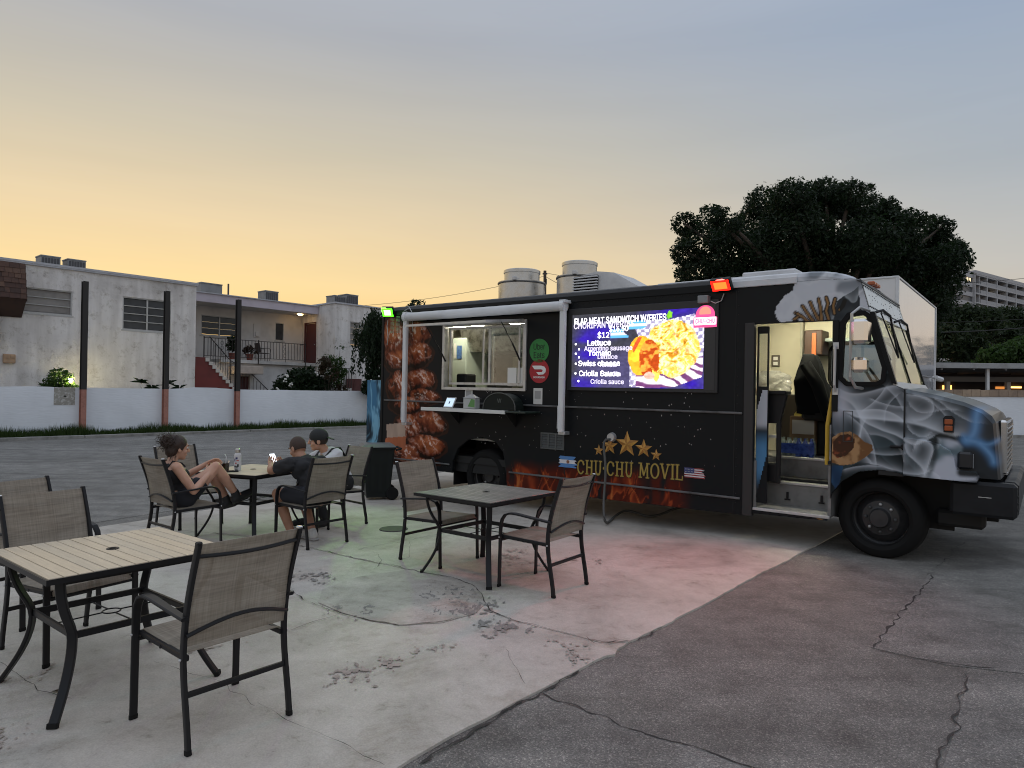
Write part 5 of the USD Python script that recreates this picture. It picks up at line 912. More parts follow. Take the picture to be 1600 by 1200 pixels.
def brush(x0, x1, z0, z1, seed, side):
    r = np.random.default_rng(seed); n = 12; zs = np.linspace(z0, z1, n); l = [(x0+(r.uniform(0,.05) if 'l' in side else 0), z) for z in zs]; rt = [(x1-(r.uniform(0,.07) if 'r' in side else 0), z) for z in zs[::-1]]; return Polygon(l+rt).buffer(0)
a, b = S(873,711), S(903,732); q = brush(a[0], b[0], b[1]-.0, a[1]-.005, 3, 'lr'); zz = [b[1]+(a[1]-b[1])*k/3 for k in range(4)]
FB, FW = mat('flag_blue', (.07,.19,.42), .5), mat('flag_white', (.58,.58,.60), .5)
af = part(tk, 'argentine_flag', MB().prism(q.intersection(sbox(-9,zz[0],9,zz[1])), -.008, -.005, 'xz').prism(q.intersection(sbox(-9,zz[2],9,zz[3])), -.008, -.005, 'xz'), FB)
part(af, 'white_band', MB().prism(q.intersection(sbox(-9,zz[1]+.001,9,zz[2]-.001)), -.008, -.005, 'xz'), FW); part(af, 'sun_emblem', MB().prism(Point((a[0]+b[0])/2,(a[1]+b[1])/2).buffer(.022), -.0105, -.0083, 'xz'), mat('emblem_brown', (.22,.09,.05), .5))
a, b = S(1070,730), S(1104,749); z0, z1 = b[1], a[1]; q = brush(a[0], b[0], z0, z1, 8, 'r'); FR = mat('flag_red', (.24,.03,.03), .5)
m1, m2 = MB(), MB()
for k in range(9): (m1 if k % 2 == 0 else m2).prism(q.intersection(sbox(-9,z0+(z1-z0)*k/9+.0006,9,z0+(z1-z0)*(k+1)/9)), -.008, -.005, 'xz')
uf = part(tk, 'striped_flag', m1, FR); part(uf, 'white_stripes', m2, FW); part(uf, 'flag_canton', MB().box(a[0]-.003,a[0]+.12,-.0105,-.0082,z0+(z1-z0)*.46,z1), mat('flag_navy', (.03,.04,.13), .5))
for i in range(6):
    for j in range(3): part(uf, 'flag_star', MB().ball((a[0]+.014+.018*i, -.0105, z1-.018-.028*j), .0045, 0), FW)
# sparks of the print: small raised specks
sp_ = MB(); r_ = np.random.default_rng(12)
for _ in range(110):
    x = r_.uniform(-5.3,-1.6); z = r_.uniform(.75,1.35) if r_.random() < .8 else r_.uniform(1.45,1.62); s_ = r_.uniform(.002,.007)
    sp_.add([[x-s_,-.0055,z],[x,-.0055,z-s_*1.6],[x+s_,-.0055,z],[x,-.0055,z+s_*1.6]], [[0,1,2,3]])
part(tk, 'print_specks', sp_, mat('speck_white', (.40,.37,.36), .6), kind='stuff')
# roof equipment (fixed to the truck)
for (xa, xb, zt, lab) in ((-6.02,-5.24,3.60,'rear'),(-4.85,-4.14,3.62,'front')):
    cx, r = (xa+xb)/2, (xb-xa)/2
    e_ = part(tk, 'exhaust_fan', MB().lathe([(r*.96,2.92),(r,2.95),(r,3.36),(r*1.02,3.37),(r*1.02,3.395),(r*.78,3.40)], at=(cx,1.5,0), sides=36), STEEL, smooth=30)
    part(e_, 'fan_cap', MB().lathe([(r*.76,3.38),(r*.76,zt-.06),(r*.79,zt-.055),(r*.79,zt-.01),(r*.74,zt),(r*.70,zt-.01),(0,zt-.03)], at=(cx,1.5,0), sides=36), STEEL, smooth=30); part(e_, 'band', MB().lathe([(r*1.005,3.355),(r*1.04,3.36),(r*1.04,3.38),(r*1.0,3.385)], at=(cx,1.5,0), sides=36), mat('band_dark', (.12,.12,.12), .5, metal=.6))
    part(e_, 'hinge', MB().box(cx+r*.3,cx+r*.45,1.5-r*1.08,1.5-r*.9,3.38,3.44,.005), ALU)
cwl = part(tk, 'roof_cooler', hullm([(-4.42,y,2.93) for y in (1.15,1.9)]+[(-4.36,y,3.34) for y in (1.2,1.85)]+[(-4.0,y,3.40) for y in (1.2,1.85)]+[(-3.72,y,3.36) for y in (1.22,1.83)]+[(-3.30,y,3.12) for y in (1.2,1.85)]+[(-3.18,y,2.93) for y in (1.15,1.9)]), mat('cooler_white', (.50,.50,.50), .5, var=.15), smooth=25)
for k in range(9): part(cwl, 'louvre', MB().box(-4.38,-3.95,1.12,1.16,2.97+.042*k,2.99+.042*k,.004), WHITEP)
part(cwl, 'louvre_back', MB().box(-4.37,-3.96,1.15,1.18,2.96,3.34), DARK)
part(tk, 'roof_hatch', MB().box(-2.6,-1.5,.35,1.2,2.93,2.985,.012).box(-1.5,-.9,.3,1.2,2.95,3.02,.015), mat('roof_white', (.55,.56,.58), .45))
# hanging power cord
c0 = S(957,686); hose = G(975,805); hl_ = TM@(hose-TO); e2 = TM@(G(1005,812)-TO); e3 = TM@(G(1040,806)-TO)
tt = np.linspace(0,1,14); pts = [(c0[0],-.05,c0[1]),(c0[0]-.05,-.09,c0[1]-.01),(c0[0]-.04,-.13,.85),(c0[0]-.0,-.16,.55),(c0[0]+.02,-.22,.28),(c0[0]+.10,-.34,.08),(hl_[0]+.1,hl_[1]*.9,.035),(e2[0],e2[1],.02),(e3[0],e3[1]+.2,.02),(e3[0]+.3,e3[1]+.6,.02)]
P = np.array(pts); 
from scipy.interpolate import CubicSpline
cs_ = CubicSpline(np.r_[0, np.cumsum(np.linalg.norm(np.diff(P, axis=0), axis=1))], P); L_ = cs_.x[-1]
pc = solo('power_cord', MB().tube([TW(*q) for q in cs_(np.linspace(0, L_, 60))], .016, 7), mat('cord_grey', (.07,.07,.065), .6), 'dark power cord hanging from the truck side below the stars to the ground', 'cord', smooth=True)
# ================================================================ things on the counter shelf (stand on the shelf at z = 1.321 of the truck)
def tthing(name, label, cat, x, y, z, rz=0.0, group=None):
    p = thing(name, label, cat, group); o = TW(x, y, z); a = EX*math.cos(rz)+EN*math.sin(rz); b = -EX*math.sin(rz)+EN*math.cos(rz)
    xx = UsdGeom.Xform(stage.GetPrimAtPath(p)); xx.ClearXformOpOrder(); xx.GetPrim().RemoveProperty('xformOp:translate'); xx.GetPrim().RemoveProperty('xformOp:rotateZ')
    xx.AddTransformOp().Set(Gf.Matrix4d(*a,0,*b,0,*EZ,0,*o,1)); return p
SZ = 1.3265
t = tthing('payment_tablet', 'small payment tablet with a lit white screen on the truck counter', 'tablet', -5.62, -.22, SZ, -.15)
Mt = np.array([[1,0,0],[0,math.cos(-.45),-math.sin(-.45)],[0,math.sin(-.45),math.cos(-.45)]])
part(t, 'case', MB().box(-.11,.11,-.008,.008,0,.165,.004).xf(Mt,(0,-.02,.0)), mat('tablet_white', (.5,.5,.5), .4)); part(t, 'screen', MB().box(-.095,.095,-.0095,-.0082,.015,.150).xf(Mt,(0,-.02,0)), emit('tablet_screen', (.62,.80,1.0), .75)); part(t, 'screen_mark', MB().box(-.012,.012,-.0105,-.0097,.06,.10).xf(Mt,(0,-.02,0)), mat('screen_ink', (.03,.06,.15), .6)); part(t, 'stand', MB().box(-.07,.07,-.02,.09,0,.012,.003), PLASTIC)
t = tthing('napkin_box', 'white and green napkin box with a pointed lid beside the tablet', 'box', -5.20, -.20, SZ, .1)
part(t, 'box_body', MB().box(-.105,.105,-.06,.06,0,.15,.006), mat('box_white', (.42,.43,.42), .5)); part(t, 'green_label', MB().prism(Polygon([(-.02,.03),(.10,.02),(.10,.13),(.04,.14)]), -.0635,-.061,'xz'), mat('label_green', (.10,.24,.07), .5)); part(t, 'lid', hullm([(-.11,-.065,.151),(.11,-.065,.151),(-.11,.065,.151),(.11,.065,.151),(-.02,0,.205),(.03,0,.205)]), mat('lid_grey', (.40,.40,.40), .4)); part(t, 'side_clip', MB().box(-.12,-.108,-.03,.03,.01,.14), BLACK)
t = tthing('dark_dome_cover', 'dark rounded dome cover with a faint letter mark on the counter', 'cover', -4.62, -.19, SZ)
an = np.linspace(0, PI, 14); part(t, 'dome', MB().prism(Polygon(np.c_[.28*np.cos(an), .23*np.sin(an)**.8]), -.10, .10, 'xz'), mat('dome_dark', (.005,.008,.007), .4, spec=.2)); part(t, 'rim', MB().tube(np.c_[.285*np.cos(an), np.full(14,-.10), .235*np.sin(an)**.8], .007, 5), mat('dome_rim', (.08,.085,.08), .4)); m_ = meshkit.text_mesh('W', .055, .002); v = np.array(m_.vertices); part(t, 'letter_mark', MB().add(np.stack([v[:,0]-.03, -.1005-v[:,2], .10+v[:,1]],1), np.array(m_.faces)[:, ::-1]), mat('mark_grey', (.09,.10,.09), .5))
# things inside the doorway, on the truck's floor
FZ = .887
def dthing(*a, **k): return tthing(*a, **k)
PET = mat('bottle_blue_film', (.04,.08,.32), .15, coat=.6, var=.6, vscale=14); CLR = mat('bottle_clear', (.25,.30,.27), .12, coat=.6, var=.5, vscale=20)
for i, (x, y, lab) in enumerate(((S(1233,700,.98)[0],.98,'shrink wrapped water bottle pack nearer the black stool, in the truck door'),(S(1259,700,.95)[0],.95,'shrink wrapped water bottle pack nearer the yellow handrail, in the truck door'))):
    t = dthing('water_pack', lab, 'bottle pack', x, y, FZ, 0.0)
    for a in range(3):
        for b in range(2): part(t, 'bottle', MB().lathe([(0,0),(.034,0),(.036,.02),(.036,.12),(.034,.15),(.018,.185),(.014,.19),(.014,.215),(0,.216)], at=(-.072+.072*a, -.036+.072*b, 0), sides=12), CLR if i == 0 or b else PET, smooth=40)
    part(t, 'film', MB().box(-.115,.115,-.078,-.074,.03,.15,.0), PET)
t = dthing('cardboard_box', 'brown and white cardboard box stacked behind the water packs', 'carton', S(1257,690,1.28)[0], 1.28, FZ); part(t, 'carton', MB().box(-.15,.15,-.1,.1,0,.46,.004), mat('cardboard', (.20,.13,.07), .8, var=.2)); part(t, 'label_sheet', MB().box(-.12,.135,-.104,-.101,.25,.42), mat('label_paper', (.48,.46,.42), .7)); part(t, 'flap', MB().box(-.15,-.01,-.1,.1,.461,.466), mat('cardboard', (.20,.13,.07), .8))
t = dthing('white_carton', 'tall white carton standing against the yellow handrail', 'carton', -.545, .72, FZ); part(t, 'carton', MB().box(-.05,.05,-.12,.12,0,.40,.004), mat('carton_white', (.46,.46,.46), .6)); part(t, 'print_band', MB().box(-.045,.045,-.1235,-.121,.10,.30), mat('print_grey', (.30,.30,.31), .6)); part(t, 'top_bag', MB().ball((0,0,.44), .055, 2, (.9,1.2,1.1)), mat('clear_bag', (.45,.48,.48), .2, coat=.5))
jx = S(1258,650,1.55); t = dthing('yellow_jug', 'yellow plastic jug standing on the boxes under the jacket', 'jug', jx[0], 1.55, S(1258,672,1.55)[1]); part(t, 'jug_body', hullm([(-.11,-.09,0),(.11,-.09,0),(-.11,.09,0),(.11,.09,0),(-.11,-.09,.20),(.11,-.09,.18),(.11,.09,.18),(-.11,.09,.20),(-.04,-.04,.31),(.04,-.04,.31),(.04,.04,.31),(-.04,.04,.31)]), mat('jug_yellow', (.34,.27,.05), .4), smooth=30); part(t, 'cap', MB().lathe([(0,.31),(.035,.31),(.035,.35),(0,.352)], sides=12), mat('jug_cap', (.12,.10,.05), .5)); part(t, 'jug_base', MB().box(-.14,.14,-.11,.11,FZ-S(1258,672,1.55)[1],-.002,.01), mat('cardboard', (.20,.13,.07), .8))
sx0 = S(1274,600,1.35)[0]; t = dthing('driver_seat', 'driver seat with a black jacket hung over its back', 'seat', sx0, 1.35, FZ)
part(t, 'seat_cushion', MB().box(-.10,.38,-.25,.25,.42,.55,.04), DARK); part(t, 'seat_pedestal', MB().box(.05,.25,-.10,.12,0,.42,.02), BODYM); JK = mat('jacket_black', (.004,.005,.006), .85, spec=.15, bump=.2, bscale=20)
jk = hullm([(-.16,-.26,.50),(.30,-.24,.48),(-.14,.24,.5),(.28,.22,.5),(-.16,-.24,.90),(-.02,-.24,.98),(-.16,.2,.92),(-.02,.2,.98),(-.11,-.12,1.23),(.0,-.12,1.23),(-.11,.10,1.23),(.0,.10,1.23)]).refine_to_length(.04).to_mesh()
jv = np.array(jk.vert_properties[:, :3], float); jv += ((meshkit.fbm(jv*np.array([5,5,2.2]), 3, 5)-.5)*.10)[:,None]*np.array([1,1,.3]); part(t, 'jacket', (jv, np.array(jk.tri_verts)), JK, smooth=True); part(t, 'jacket_sleeve', MB().tube([(-.05,-.27,1.1),(.10,-.30,.85),(.20,-.31,.55),(.24,-.30,.40)], [.07,.075,.065,.05], 10), JK, smooth=True)
t = dthing('plastic_bag', 'crumpled clear plastic bag of supplies on the cream bench', 'bag', -1.62, 1.72, 1.605)
bm_ = trimesh.creation.icosphere(3, 1.0); v = np.array(bm_.vertices)*[.30,.16,.20]; v *= (1+.55*(meshkit.fbm(v*16, 3, 4)-.5))[:,None]; v[:,2] = np.maximum(v[:,2]+.12, 0); part(t, 'bag_film', (v, bm_.faces), usdkit.material(stage, '/World/Looks/clear_film', {'t': ('transparent_bsdf', dict(color=(.8,.8,.78))), 'p': ('principled_bsdf', dict(base_color=(.45,.45,.42), roughness=.18)), 'm': ('mix_closure', dict(fac=.55))}, [('t.BSDF','m.closure1'),('p.BSDF','m.closure2')], surface='m.closure')); part(t, 'bag_contents', MB().box(-.22,.02,-.08,.08,.0,.10,.02), mat('supplies_pink', (.40,.25,.22), .5))
t = dthing('folding_stool', 'tall narrow black folded step stool standing in the truck door', 'stool', -1.06, .22, .634)
part(t, 'seat', MB().box(-.10,.13,-.10,.10,.98,1.02,.01), BLACK); part(t, 'back_panel', hullm([(-.10,-.06,.98),(.12,-.06,.98),(-.10,.02,.98),(.12,.02,.98),(-.09,-.05,.66),(.05,-.05,.66),(-.09,.0,.66),(.05,.0,.66)]), BLACK)
for x0, x1 in ((-.09,-.10),(.05,.03)): part(t, 'leg', MB().box(min(x0,x1)-.012,max(x0,x1)+.012,-.05,-.01,.0,.68,.004), BLACK)
part(t, 'foot_box', MB().box(-.11,.04,-.06,.06,0,.22,.02), BLACK); part(t, 'cross_bar', MB().box(-.09,.06,-.045,-.015,.50,.53), ALU)
# ================================================================ white box trailer behind the truck (same heading as the truck)
WBX = usdkit.material(stage, '/World/Looks/glossy_white_sheet', {'tc': ('texture_coordinate', {}), 'mp': ('mapping', dict(scale=(1,1,.25))), 'n': ('noise_texture', dict(scale=1.3, detail=2.0)), 'b': ('bump', dict(strength=.10, distance=.05)), 'p': ('principled_bsdf', dict(base_color=(.50,.52,.56), roughness=.10, metallic=.35, coat_weight=.6, coat_roughness=.04))},
  [('tc.object','mp.vector'),('mp.vector','n.vector'),('n.fac','b.height'),('b.normal','p.normal')], surface='p.BSDF')
wt = thing('white_box_trailer', 'tall glossy white box trailer standing behind the food truck cab', 'trailer'); tframe(wt)
bx0, bx1, by0, by1, bz0, bz1 = -6.4, -.39, 3.5, 7.75, .55, 3.32
part(wt, 'box_body', MB().box(bx0,bx1,by0,by1,bz0,bz1), WBX); part(wt, 'corner_trim', MB().box(bx1-.03,bx1+.015,by0-.012,by0+.04,bz0,bz1+.012,.005).box(bx1-.03,bx1+.015,by1-.04,by1+.015,bz0,bz1+.012,.005).box(bx0,bx1+.014,by0-.012,by1+.012,bz1+.001,bz1+.03,.004), WHITEP)
part(wt, 'rub_line', MB().box(bx1+.001,bx1+.015,by0+.03,by1-.03,1.98,2.0), mat('rub_line_grey', (.22,.23,.25), .5))
part(wt, 'door_edge', MB().box(bx1+.001,bx1+.008,by1-.42,by1-.41,.6,1.97).box(bx1+.001,bx1+.03,by1-.52,by1-.49,1.72,1.80), mat('rub_line_grey', (.22,.23,.25), .5))
wc = part(wt, 'security_camera', MB().box(bx1-.02,bx1+.03,by1+.02,by1+.12,1.98,2.02).tube([(bx1,by1+.12,2.0),(bx1+.08,by1+.28,1.97)],.05,8), WHITEP)
part(wt, 'wheel', MB().lathe([(.0,-.1),(.36,-.1),(.38,-.05),(.38,.1),(0,.1)], at=(-3,by0+.15,.38), sides=28, axis='y').lathe([(.0,-.1),(.36,-.1),(.38,-.05),(.38,.1),(0,.1)], at=(-3,by1-.15,.38), sides=28, axis='y'), RUBBER); part(wt, 'frame_rail', MB().box(bx0,bx1,by0+.5,by0+.65,.36,.548).box(bx0,bx1,by1-.65,by1-.5,.36,.548), BODYM); part(wt, 'landing_leg', MB().box(bx1-.6,bx1-.5,by0+.5,by0+.6,0.02,.36).box(bx1-.6,bx1-.5,by1-.6,by1-.5,0.02,.36), BODYM)

# ================================================================ foliage
def leaf_cloud(clumps, n, size, seed, flat=.55, shell=.55, drop=0.0, gap=0.0):
    """clumps: (x, y, z, r, squash). Leaves are small bent pairs of triangles spread mostly through the outer part of each clump"""
    r = np.random.default_rng(seed); C = np.array([c[:3] for c in clumps]); R = np.array([c[3] for c in clumps]); Q = np.array([c[4] if len(c) > 4 else .8 for c in clumps])
    w = R**2; k = r.choice(len(C), n, p=w/w.sum()); d = r.normal(size=(n,3)); d /= np.linalg.norm(d, axis=1, keepdims=True)
    rad = R[k]*(shell+(1.08-shell)*r.uniform(0,1,n)**.7); P = C[k]+d*rad[:,None]*np.c_[np.ones(n), np.ones(n), Q[k]]
    nb = meshkit.fbm(P*1.1, 3, seed); keep = nb > .40+.05*(meshkit.noise(P*.45, seed+9)-.5)*4*gap; P, d, k = P[keep], d[keep], k[keep]; m = len(P)
    P += r.normal(0, .085, (m,3))*R[k][:,None]
    nrm = d*flat+r.normal(size=(m,3))*.7+np.array([0,0,.35]); nrm /= np.linalg.norm(nrm, axis=1, keepdims=True)
    t = np.cross(nrm, r.normal(size=(m,3))); t /= np.linalg.norm(t, axis=1, keepdims=True)+1e-9; t[:,2] -= drop; b = np.cross(nrm, t)
    s = size*r.uniform(.45,1.6,m)[:,None]
    v = np.stack([P-t*s, P+b*s*.42+nrm*s*.12, P+t*s, P-b*s*.42+nrm*s*.12], 1).reshape(-1,3)
    i = np.arange(m)[:,None]*4; return v, np.vstack([i+[0,1,2], i+[0,2,3]])
def limbs(base, tips, r0, seed, mid=.5, k=7):
    r = np.random.default_rng(seed); m = MB(); base = np.asarray(base, float)
    for t_ in tips:
        t_ = np.asarray(t_, float); c = base+(t_-base)*mid+np.array([0,0,.12*np.linalg.norm(t_-base)])+r.normal(0,.06,3)*np.linalg.norm(t_-base); s = np.linspace(0,1,k)[:,None]
        p = (1-s)**2*base+2*s*(1-s)*c+s**2*t_; m.tube(p, np.linspace(r0, r0*.22, k), 6)
    return m
BARK = mat('bark', (.075,.058,.045), .9, var=.5, vscale=6, bump=.6, bscale=20)
def tree(name, label, pxc, dep, trunk_px, lm, n, size, seed, group=None, spread=.6, base_z=0.0, trunk_r=.35, cat='tree', shell=.45):
    """pxc: clumps (px, py, radius px) seen in the photograph at about that depth; each gets its own depth and real size"""
    r = np.random.default_rng(seed); cl = []
    for (x, y, q, *dd) in pxc:
        rad = q*dep/FOC; dz_ = dd[0] if dd else r.uniform(-1,1)*spread*3.0; p = D(x, y, dep+dz_); cl.append((*p, rad*(dep+dz_)/dep, .8))
    b = D(trunk_px, 600, dep); b = np.array([b[0], b[1], base_z]); t = thing(name, label, cat, group, loc=b)
    fork = np.array([0, 0, max(min(c[2] for c in cl)-base_z, .8)*.75]); lc = [(c[0]-b[0], c[1]-b[1], c[2]-b[2], c[3], c[4]) for c in cl]
    m = MB().tube([(0,0,-.1),(.02,0,fork[2]*.5),tuple(fork)], [trunk_r*1.15, trunk_r*.9, trunk_r*.8], 10); tips = [np.array(c[:3]) for c in lc]
    lb = limbs(fork, tips, trunk_r*.45, seed); v, f = lb.arr(); m.add(v, f); part(t, 'trunk', m, BARK)
    part(t, 'crown', leaf_cloud(lc, n, size, seed, gap=1.0), lm); return t
LEAF_DK = leafmat('ficus_leaf', (.010,.022,.007), (.070,.098,.032), .28); LEAF_MD = leafmat('canopy_leaf', (.018,.032,.010), (.075,.085,.030), .25); LEAF_LT = leafmat('bright_leaf', (.04,.08,.018), (.13,.19,.05), .4)
big = [(1100,375,38),(1075,395,26),(1070,350,20),(1110,340,22),(1095,425,34),(1075,432,20),(1140,395,46),(1135,345,24),(1180,360,40),(1200,320,34),(1235,310,34),(1268,330,44),(1300,315,34),(1330,305,26),(1350,300,16),(1345,330,34),(1375,345,30),(1390,335,12),(1300,360,60),(1240,370,60),(1180,410,60),(1240,430,60),(1310,420,64),(1360,380,48),(1400,375,36),(1425,365,26),(1430,400,44),(1460,385,30),(1470,355,18),(1480,410,34),(1490,395,20),(1500,385,12),(1455,440,44),(1400,440,56),(1440,480,40),(1150,455,40),(1465,475,26),(1420,520,40),(1380,490,50),(1425,345,22),(1402,348,24),(1382,325,20),(1450,350,18),(1445,375,24),(1410,420,40),(1290,300,26)]
tree('ficus_tree', 'big dark spreading ficus tree rising behind the truck cab', big, 36, 1290, LEAF_DK, 150000, .10, 21, trunk_r=.55, spread=.9)
tree('roadside_tree', 'dark olive tree directly right of the white trailer, below the tower', [(1490,505,26),(1515,495,24),(1500,530,34),(1540,500,22),(1490,560,32),(1525,560,30),(1475,535,26),(1510,580,20)], 52, 1505, LEAF_MD, 15000, .17, 22, 'trees beyond the car port', trunk_r=.3)
tree('roadside_tree', 'dark olive tree at the right edge of the view below the tower', [(1570,500,24),(1600,505,30),(1560,525,28),(1590,540,32),(1620,520,36),(1560,555,24)], 58, 1580, LEAF_MD, 14000, .18, 23, 'trees beyond the car port', trunk_r=.3)
tree('bushy_tree', 'low brighter green tree close behind the car port roof', [(1550,555,18),(1575,550,20),(1600,545,22),(1540,572,16),(1565,572,20),(1595,570,24),(1620,560,24),(1520,578,12)], 46, 1575, LEAF_LT, 11000, .15, 24, trunk_r=.2)
tree('distant_treetop', 'tiny treetop showing over the rear of the truck roof', [(650,476,9),(658,474,6),(643,479,6),(652,486,10)], 60, 651, LEAF_DK, 700, .12, 25, trunk_r=.15, spread=.2)
# weeping tree behind the truck's tail
t_b = D(588,600,33.5); wtree = thing('weeping_tree', 'dark drooping leafy tree between the truck tail and the right wing', 'tree', loc=(t_b[0],t_b[1],0)); r_ = np.random.default_rng(31); m = MB(); P = []
part(wtree, 'trunk', MB().tube([(0,0,-.1),(.05,0,1.8),(0,.1,3.6),(.1,0,5.0)], [.16,.13,.1,.05], 8), BARK)
for k in range(85):
    a = r_.uniform(0,2*PI); R_ = r_.uniform(.1,1.15); z0 = r_.uniform(3.6,5.55); L = r_.uniform(.5,2.9); s = np.linspace(0,1,12)
    x = np.cos(a)*R_*np.minimum(s*1.8,1); y = np.sin(a)*R_*np.minimum(s*1.8,1); z = z0+.35*np.sin(np.minimum(s*2.2,1)*PI)*.6-L*np.maximum(s-.2,0)
    P.append(np.c_[x,y,z])
P = np.vstack([p[2:] for p in P]); P = np.repeat(P, 11, 0)+r_.normal(0,.07,(len(P)*11,3)); n = len(P); dx = r_.normal(0,.03,(n,3)); tip = np.c_[r_.normal(0,.03,n), r_.normal(0,.03,n), -r_.uniform(.08,.2,n)]
part(wtree, 'crown', (np.stack([P-dx, P+dx, P+tip], 1).reshape(-1,3), np.arange(3*n).reshape(-1,3)), LEAF_DK)
part(wtree, 'low_growth', leaf_cloud([(-.2,-.3,1.9,.45),(.35,-.2,2.1,.5),(.1,-.3,2.5,.4)], 2200, .09, 32), LEAF_DK); part(wtree, 'white_flower', MB().ball((-.1,-.75,2.25),.06,1).ball((.25,-.65,2.45),.05,1).ball((.4,-.7,2.0),.06,1), mat('petal_white', (.65,.65,.62), .7))
# plants along the building (wall frame)
def plant(name, label, cl, n, size, lm, seed, x, y, z, stems=6, flowers=0, group=None, flat=.55):
    t = thing(name, label, 'plant', group, loc=W(x,y,z), rz=WTH); r = np.random.default_rng(seed)
    part(t, 'stems', limbs((0,0,0), [np.array(c[:3]) for c in cl for _ in range(max(1, stems//len(cl)))], .022, seed), BARK); part(t, 'foliage', leaf_cloud(cl, n, size, seed, flat), lm)
    if flowers:
        fm = MB()
        for _ in range(flowers):
            c = cl[r.integers(0,len(cl))]; d = r.normal(size=3); d[1] = -abs(d[1]); d[2] = abs(d[2])*.7; d /= np.linalg.norm(d); o = np.array(c[:3])+d*c[3]
            for _k in range(6): fm.ball(o+r.normal(0,.05,3), .045, 1)
        part(t, 'white_flower', fm, mat('petal_white', (.65,.65,.62), .7))
    return t
plant('lit_shrub', 'green shrub above the white wall with a bright lamp shining through it', [(-.15,0,1.55,.42),(.3,0,1.45,.36),(0,-.1,2.1,.38),(-.35,0,1.75,.28),(.35,-.1,1.75,.22),(.55,0,1.5,.22)], 1900, .075, LEAF_LT, 41, .02, 1.7, 0, 12)
# plumeria like star of long leaves
pt = thing('long_leaf_plant', 'low dark plant with long pointed leaves behind the middle post', 'plant', loc=W(3.45,1.3,0), rz=WTH); m = MB(); r_ = np.random.default_rng(42)
for cx in (-.75,-.3,.35,.75):
    for k in range(16):
        a = r_.uniform(0,2*PI); e = r_.uniform(-.1,.7); L = r_.uniform(.28,.42); d = np.array([math.cos(a)*math.cos(e), math.sin(a)*math.cos(e), math.sin(e)]); s_ = np.cross(d,[0,0,1]); s_ /= np.linalg.norm(s_); o = np.array([cx,0,1.85+.12*math.sin(cx*7)]); up = np.array([0,0,.05])
        m.add([o, o+d*L*.5+s_*.05+up, o+d*L-up, o+d*L*.5-s_*.05+up], [[0,1,2,3]])
part(pt, 'leaves', m, LEAF_DK); part(pt, 'stems', limbs((0,0,0), [(-.75,0,1.8),(-.3,0,1.85),(.35,0,1.85),(.75,0,1.8)], .03, 43), BARK)
plant('flowering_bush', 'dense dark oleander bush with white flowers in front of the balcony', [(-.9,0,1.95,.55),(-.3,0,2.3,.6),(.3,0,2.35,.62),(-.6,0,1.5,.7),(.2,0,1.6,.8),(.8,0,2.0,.6),(-1.3,0,1.6,.4)], 7500, .10, LEAF_DK, 44, 10.6, 2.2, 0, 14, 9)
plant('slim_shrub', 'thin tall pale shrub with sparse leaves before the right wing', [(0,0,3.2,.40),(.15,0,3.8,.36),(-.55,0,2.9,.38),(-.5,0,3.3,.30),(.2,0,2.7,.35),(-.2,0,2.3,.5)], 1700, .075, LEAF_LT, 45, 12.35, 2.0, 0, 14)
plant('brown_shrub', 'brownish drying shrub between the flowering bush and the stoop railing', [(0,0,1.9,.5),(.5,0,1.7,.45),(-.2,0,2.6,.5),(-.45,0,3.1,.35),(.1,0,1.4,.5)], 2600, .085, leafmat('dry_leaf', (.05,.035,.02), (.11,.08,.04), .25), 46, 11.75, 1.6, 0, 14)
def pot_plant(label, x, y, z, cl, seed, lm):
    t = thing('potted_plant', label, 'potted plant', loc=W(x,y,z), rz=WTH); part(t, 'pot', MB().lathe([(0,0),(.13,0),(.17,.26),(.19,.26),(.19,.31),(.15,.31),(.15,.27),(0,.27)], sides=16), mat('pot_red', (.16,.045,.03), .7)); part(t, 'foliage', leaf_cloud(cl, 420, .085, seed), lm)
pot_plant('tall potted plant on the balcony, partly behind the right post', 8.3, 4.85, 3.225, [(0,0,.65,.28),(0,0,.95,.22)], 47, LEAF_DK); pot_plant('bushy red potted plant on the balcony right of the post', 9.2, 4.85, 3.225, [(0,0,.5,.26),(-.15,0,.45,.18),(.18,0,.42,.18)], 48, leafmat('red_leaf', (.05,.03,.02), (.12,.05,.035), .2))

# ================================================================ right side: boundary wall, car port, tower, wires
RB = np.array([17.0, 29.6, 0]); rwl = thing('roadside_wall', 'low white wall with a bare tan block course on top, right of the trailer', 'wall', loc=(0,0,0))
part(rwl, 'wall_panel', MB().prism(Polygon([(10,-.1),(48,-.1),(48,1.72),(10,1.72)]), 29.6, 29.8, 'xz'), STUCCO)
r_ = np.random.default_rng(51); TAN = [mat(f'tan_block{"_dark" if k else ""}', c, .85, var=.35, vscale=4, coord='world') for k, c in enumerate([(.33,.25,.18),(.27,.20,.145)])]
x = 10.0
while x < 47.5:
    w_ = .395; part(rwl, 'block', MB().box(x, x+w_-.012, 29.57, 29.83, 1.723, 2.02+r_.normal(0,.006), .006), TAN[r_.integers(0,2)]); x += w_
kb2 = part(kb, 'kerb_stone', MB().box(12,48,28.6,28.8,-.05,.13,.02), KERB); part('/World/'+kb.split('/')[-1], 'verge', MB().box(12,48,28.81,29.56,-.05,.09), mat('soil', (.05,.04,.028)))
cp_ = thing('car_port', 'long low car port with a flat metal roof and lit openings behind the wall', 'car port')
y0 = 36.0
part(cp_, 'roof', MB().box(12,52,y0-3,y0+3.2,3.16,3.22).box(12,52,y0-3.06,y0-3.0,3.10,3.36,.01), mat('carport_roof', (.30,.31,.32), .5, metal=.3, var=.3, vscale=2)); part(cp_, 'beam', MB().box(12,52,y0+.6,y0+.75,2.55,2.82), mat('carport_beam', (.26,.255,.25), .6))
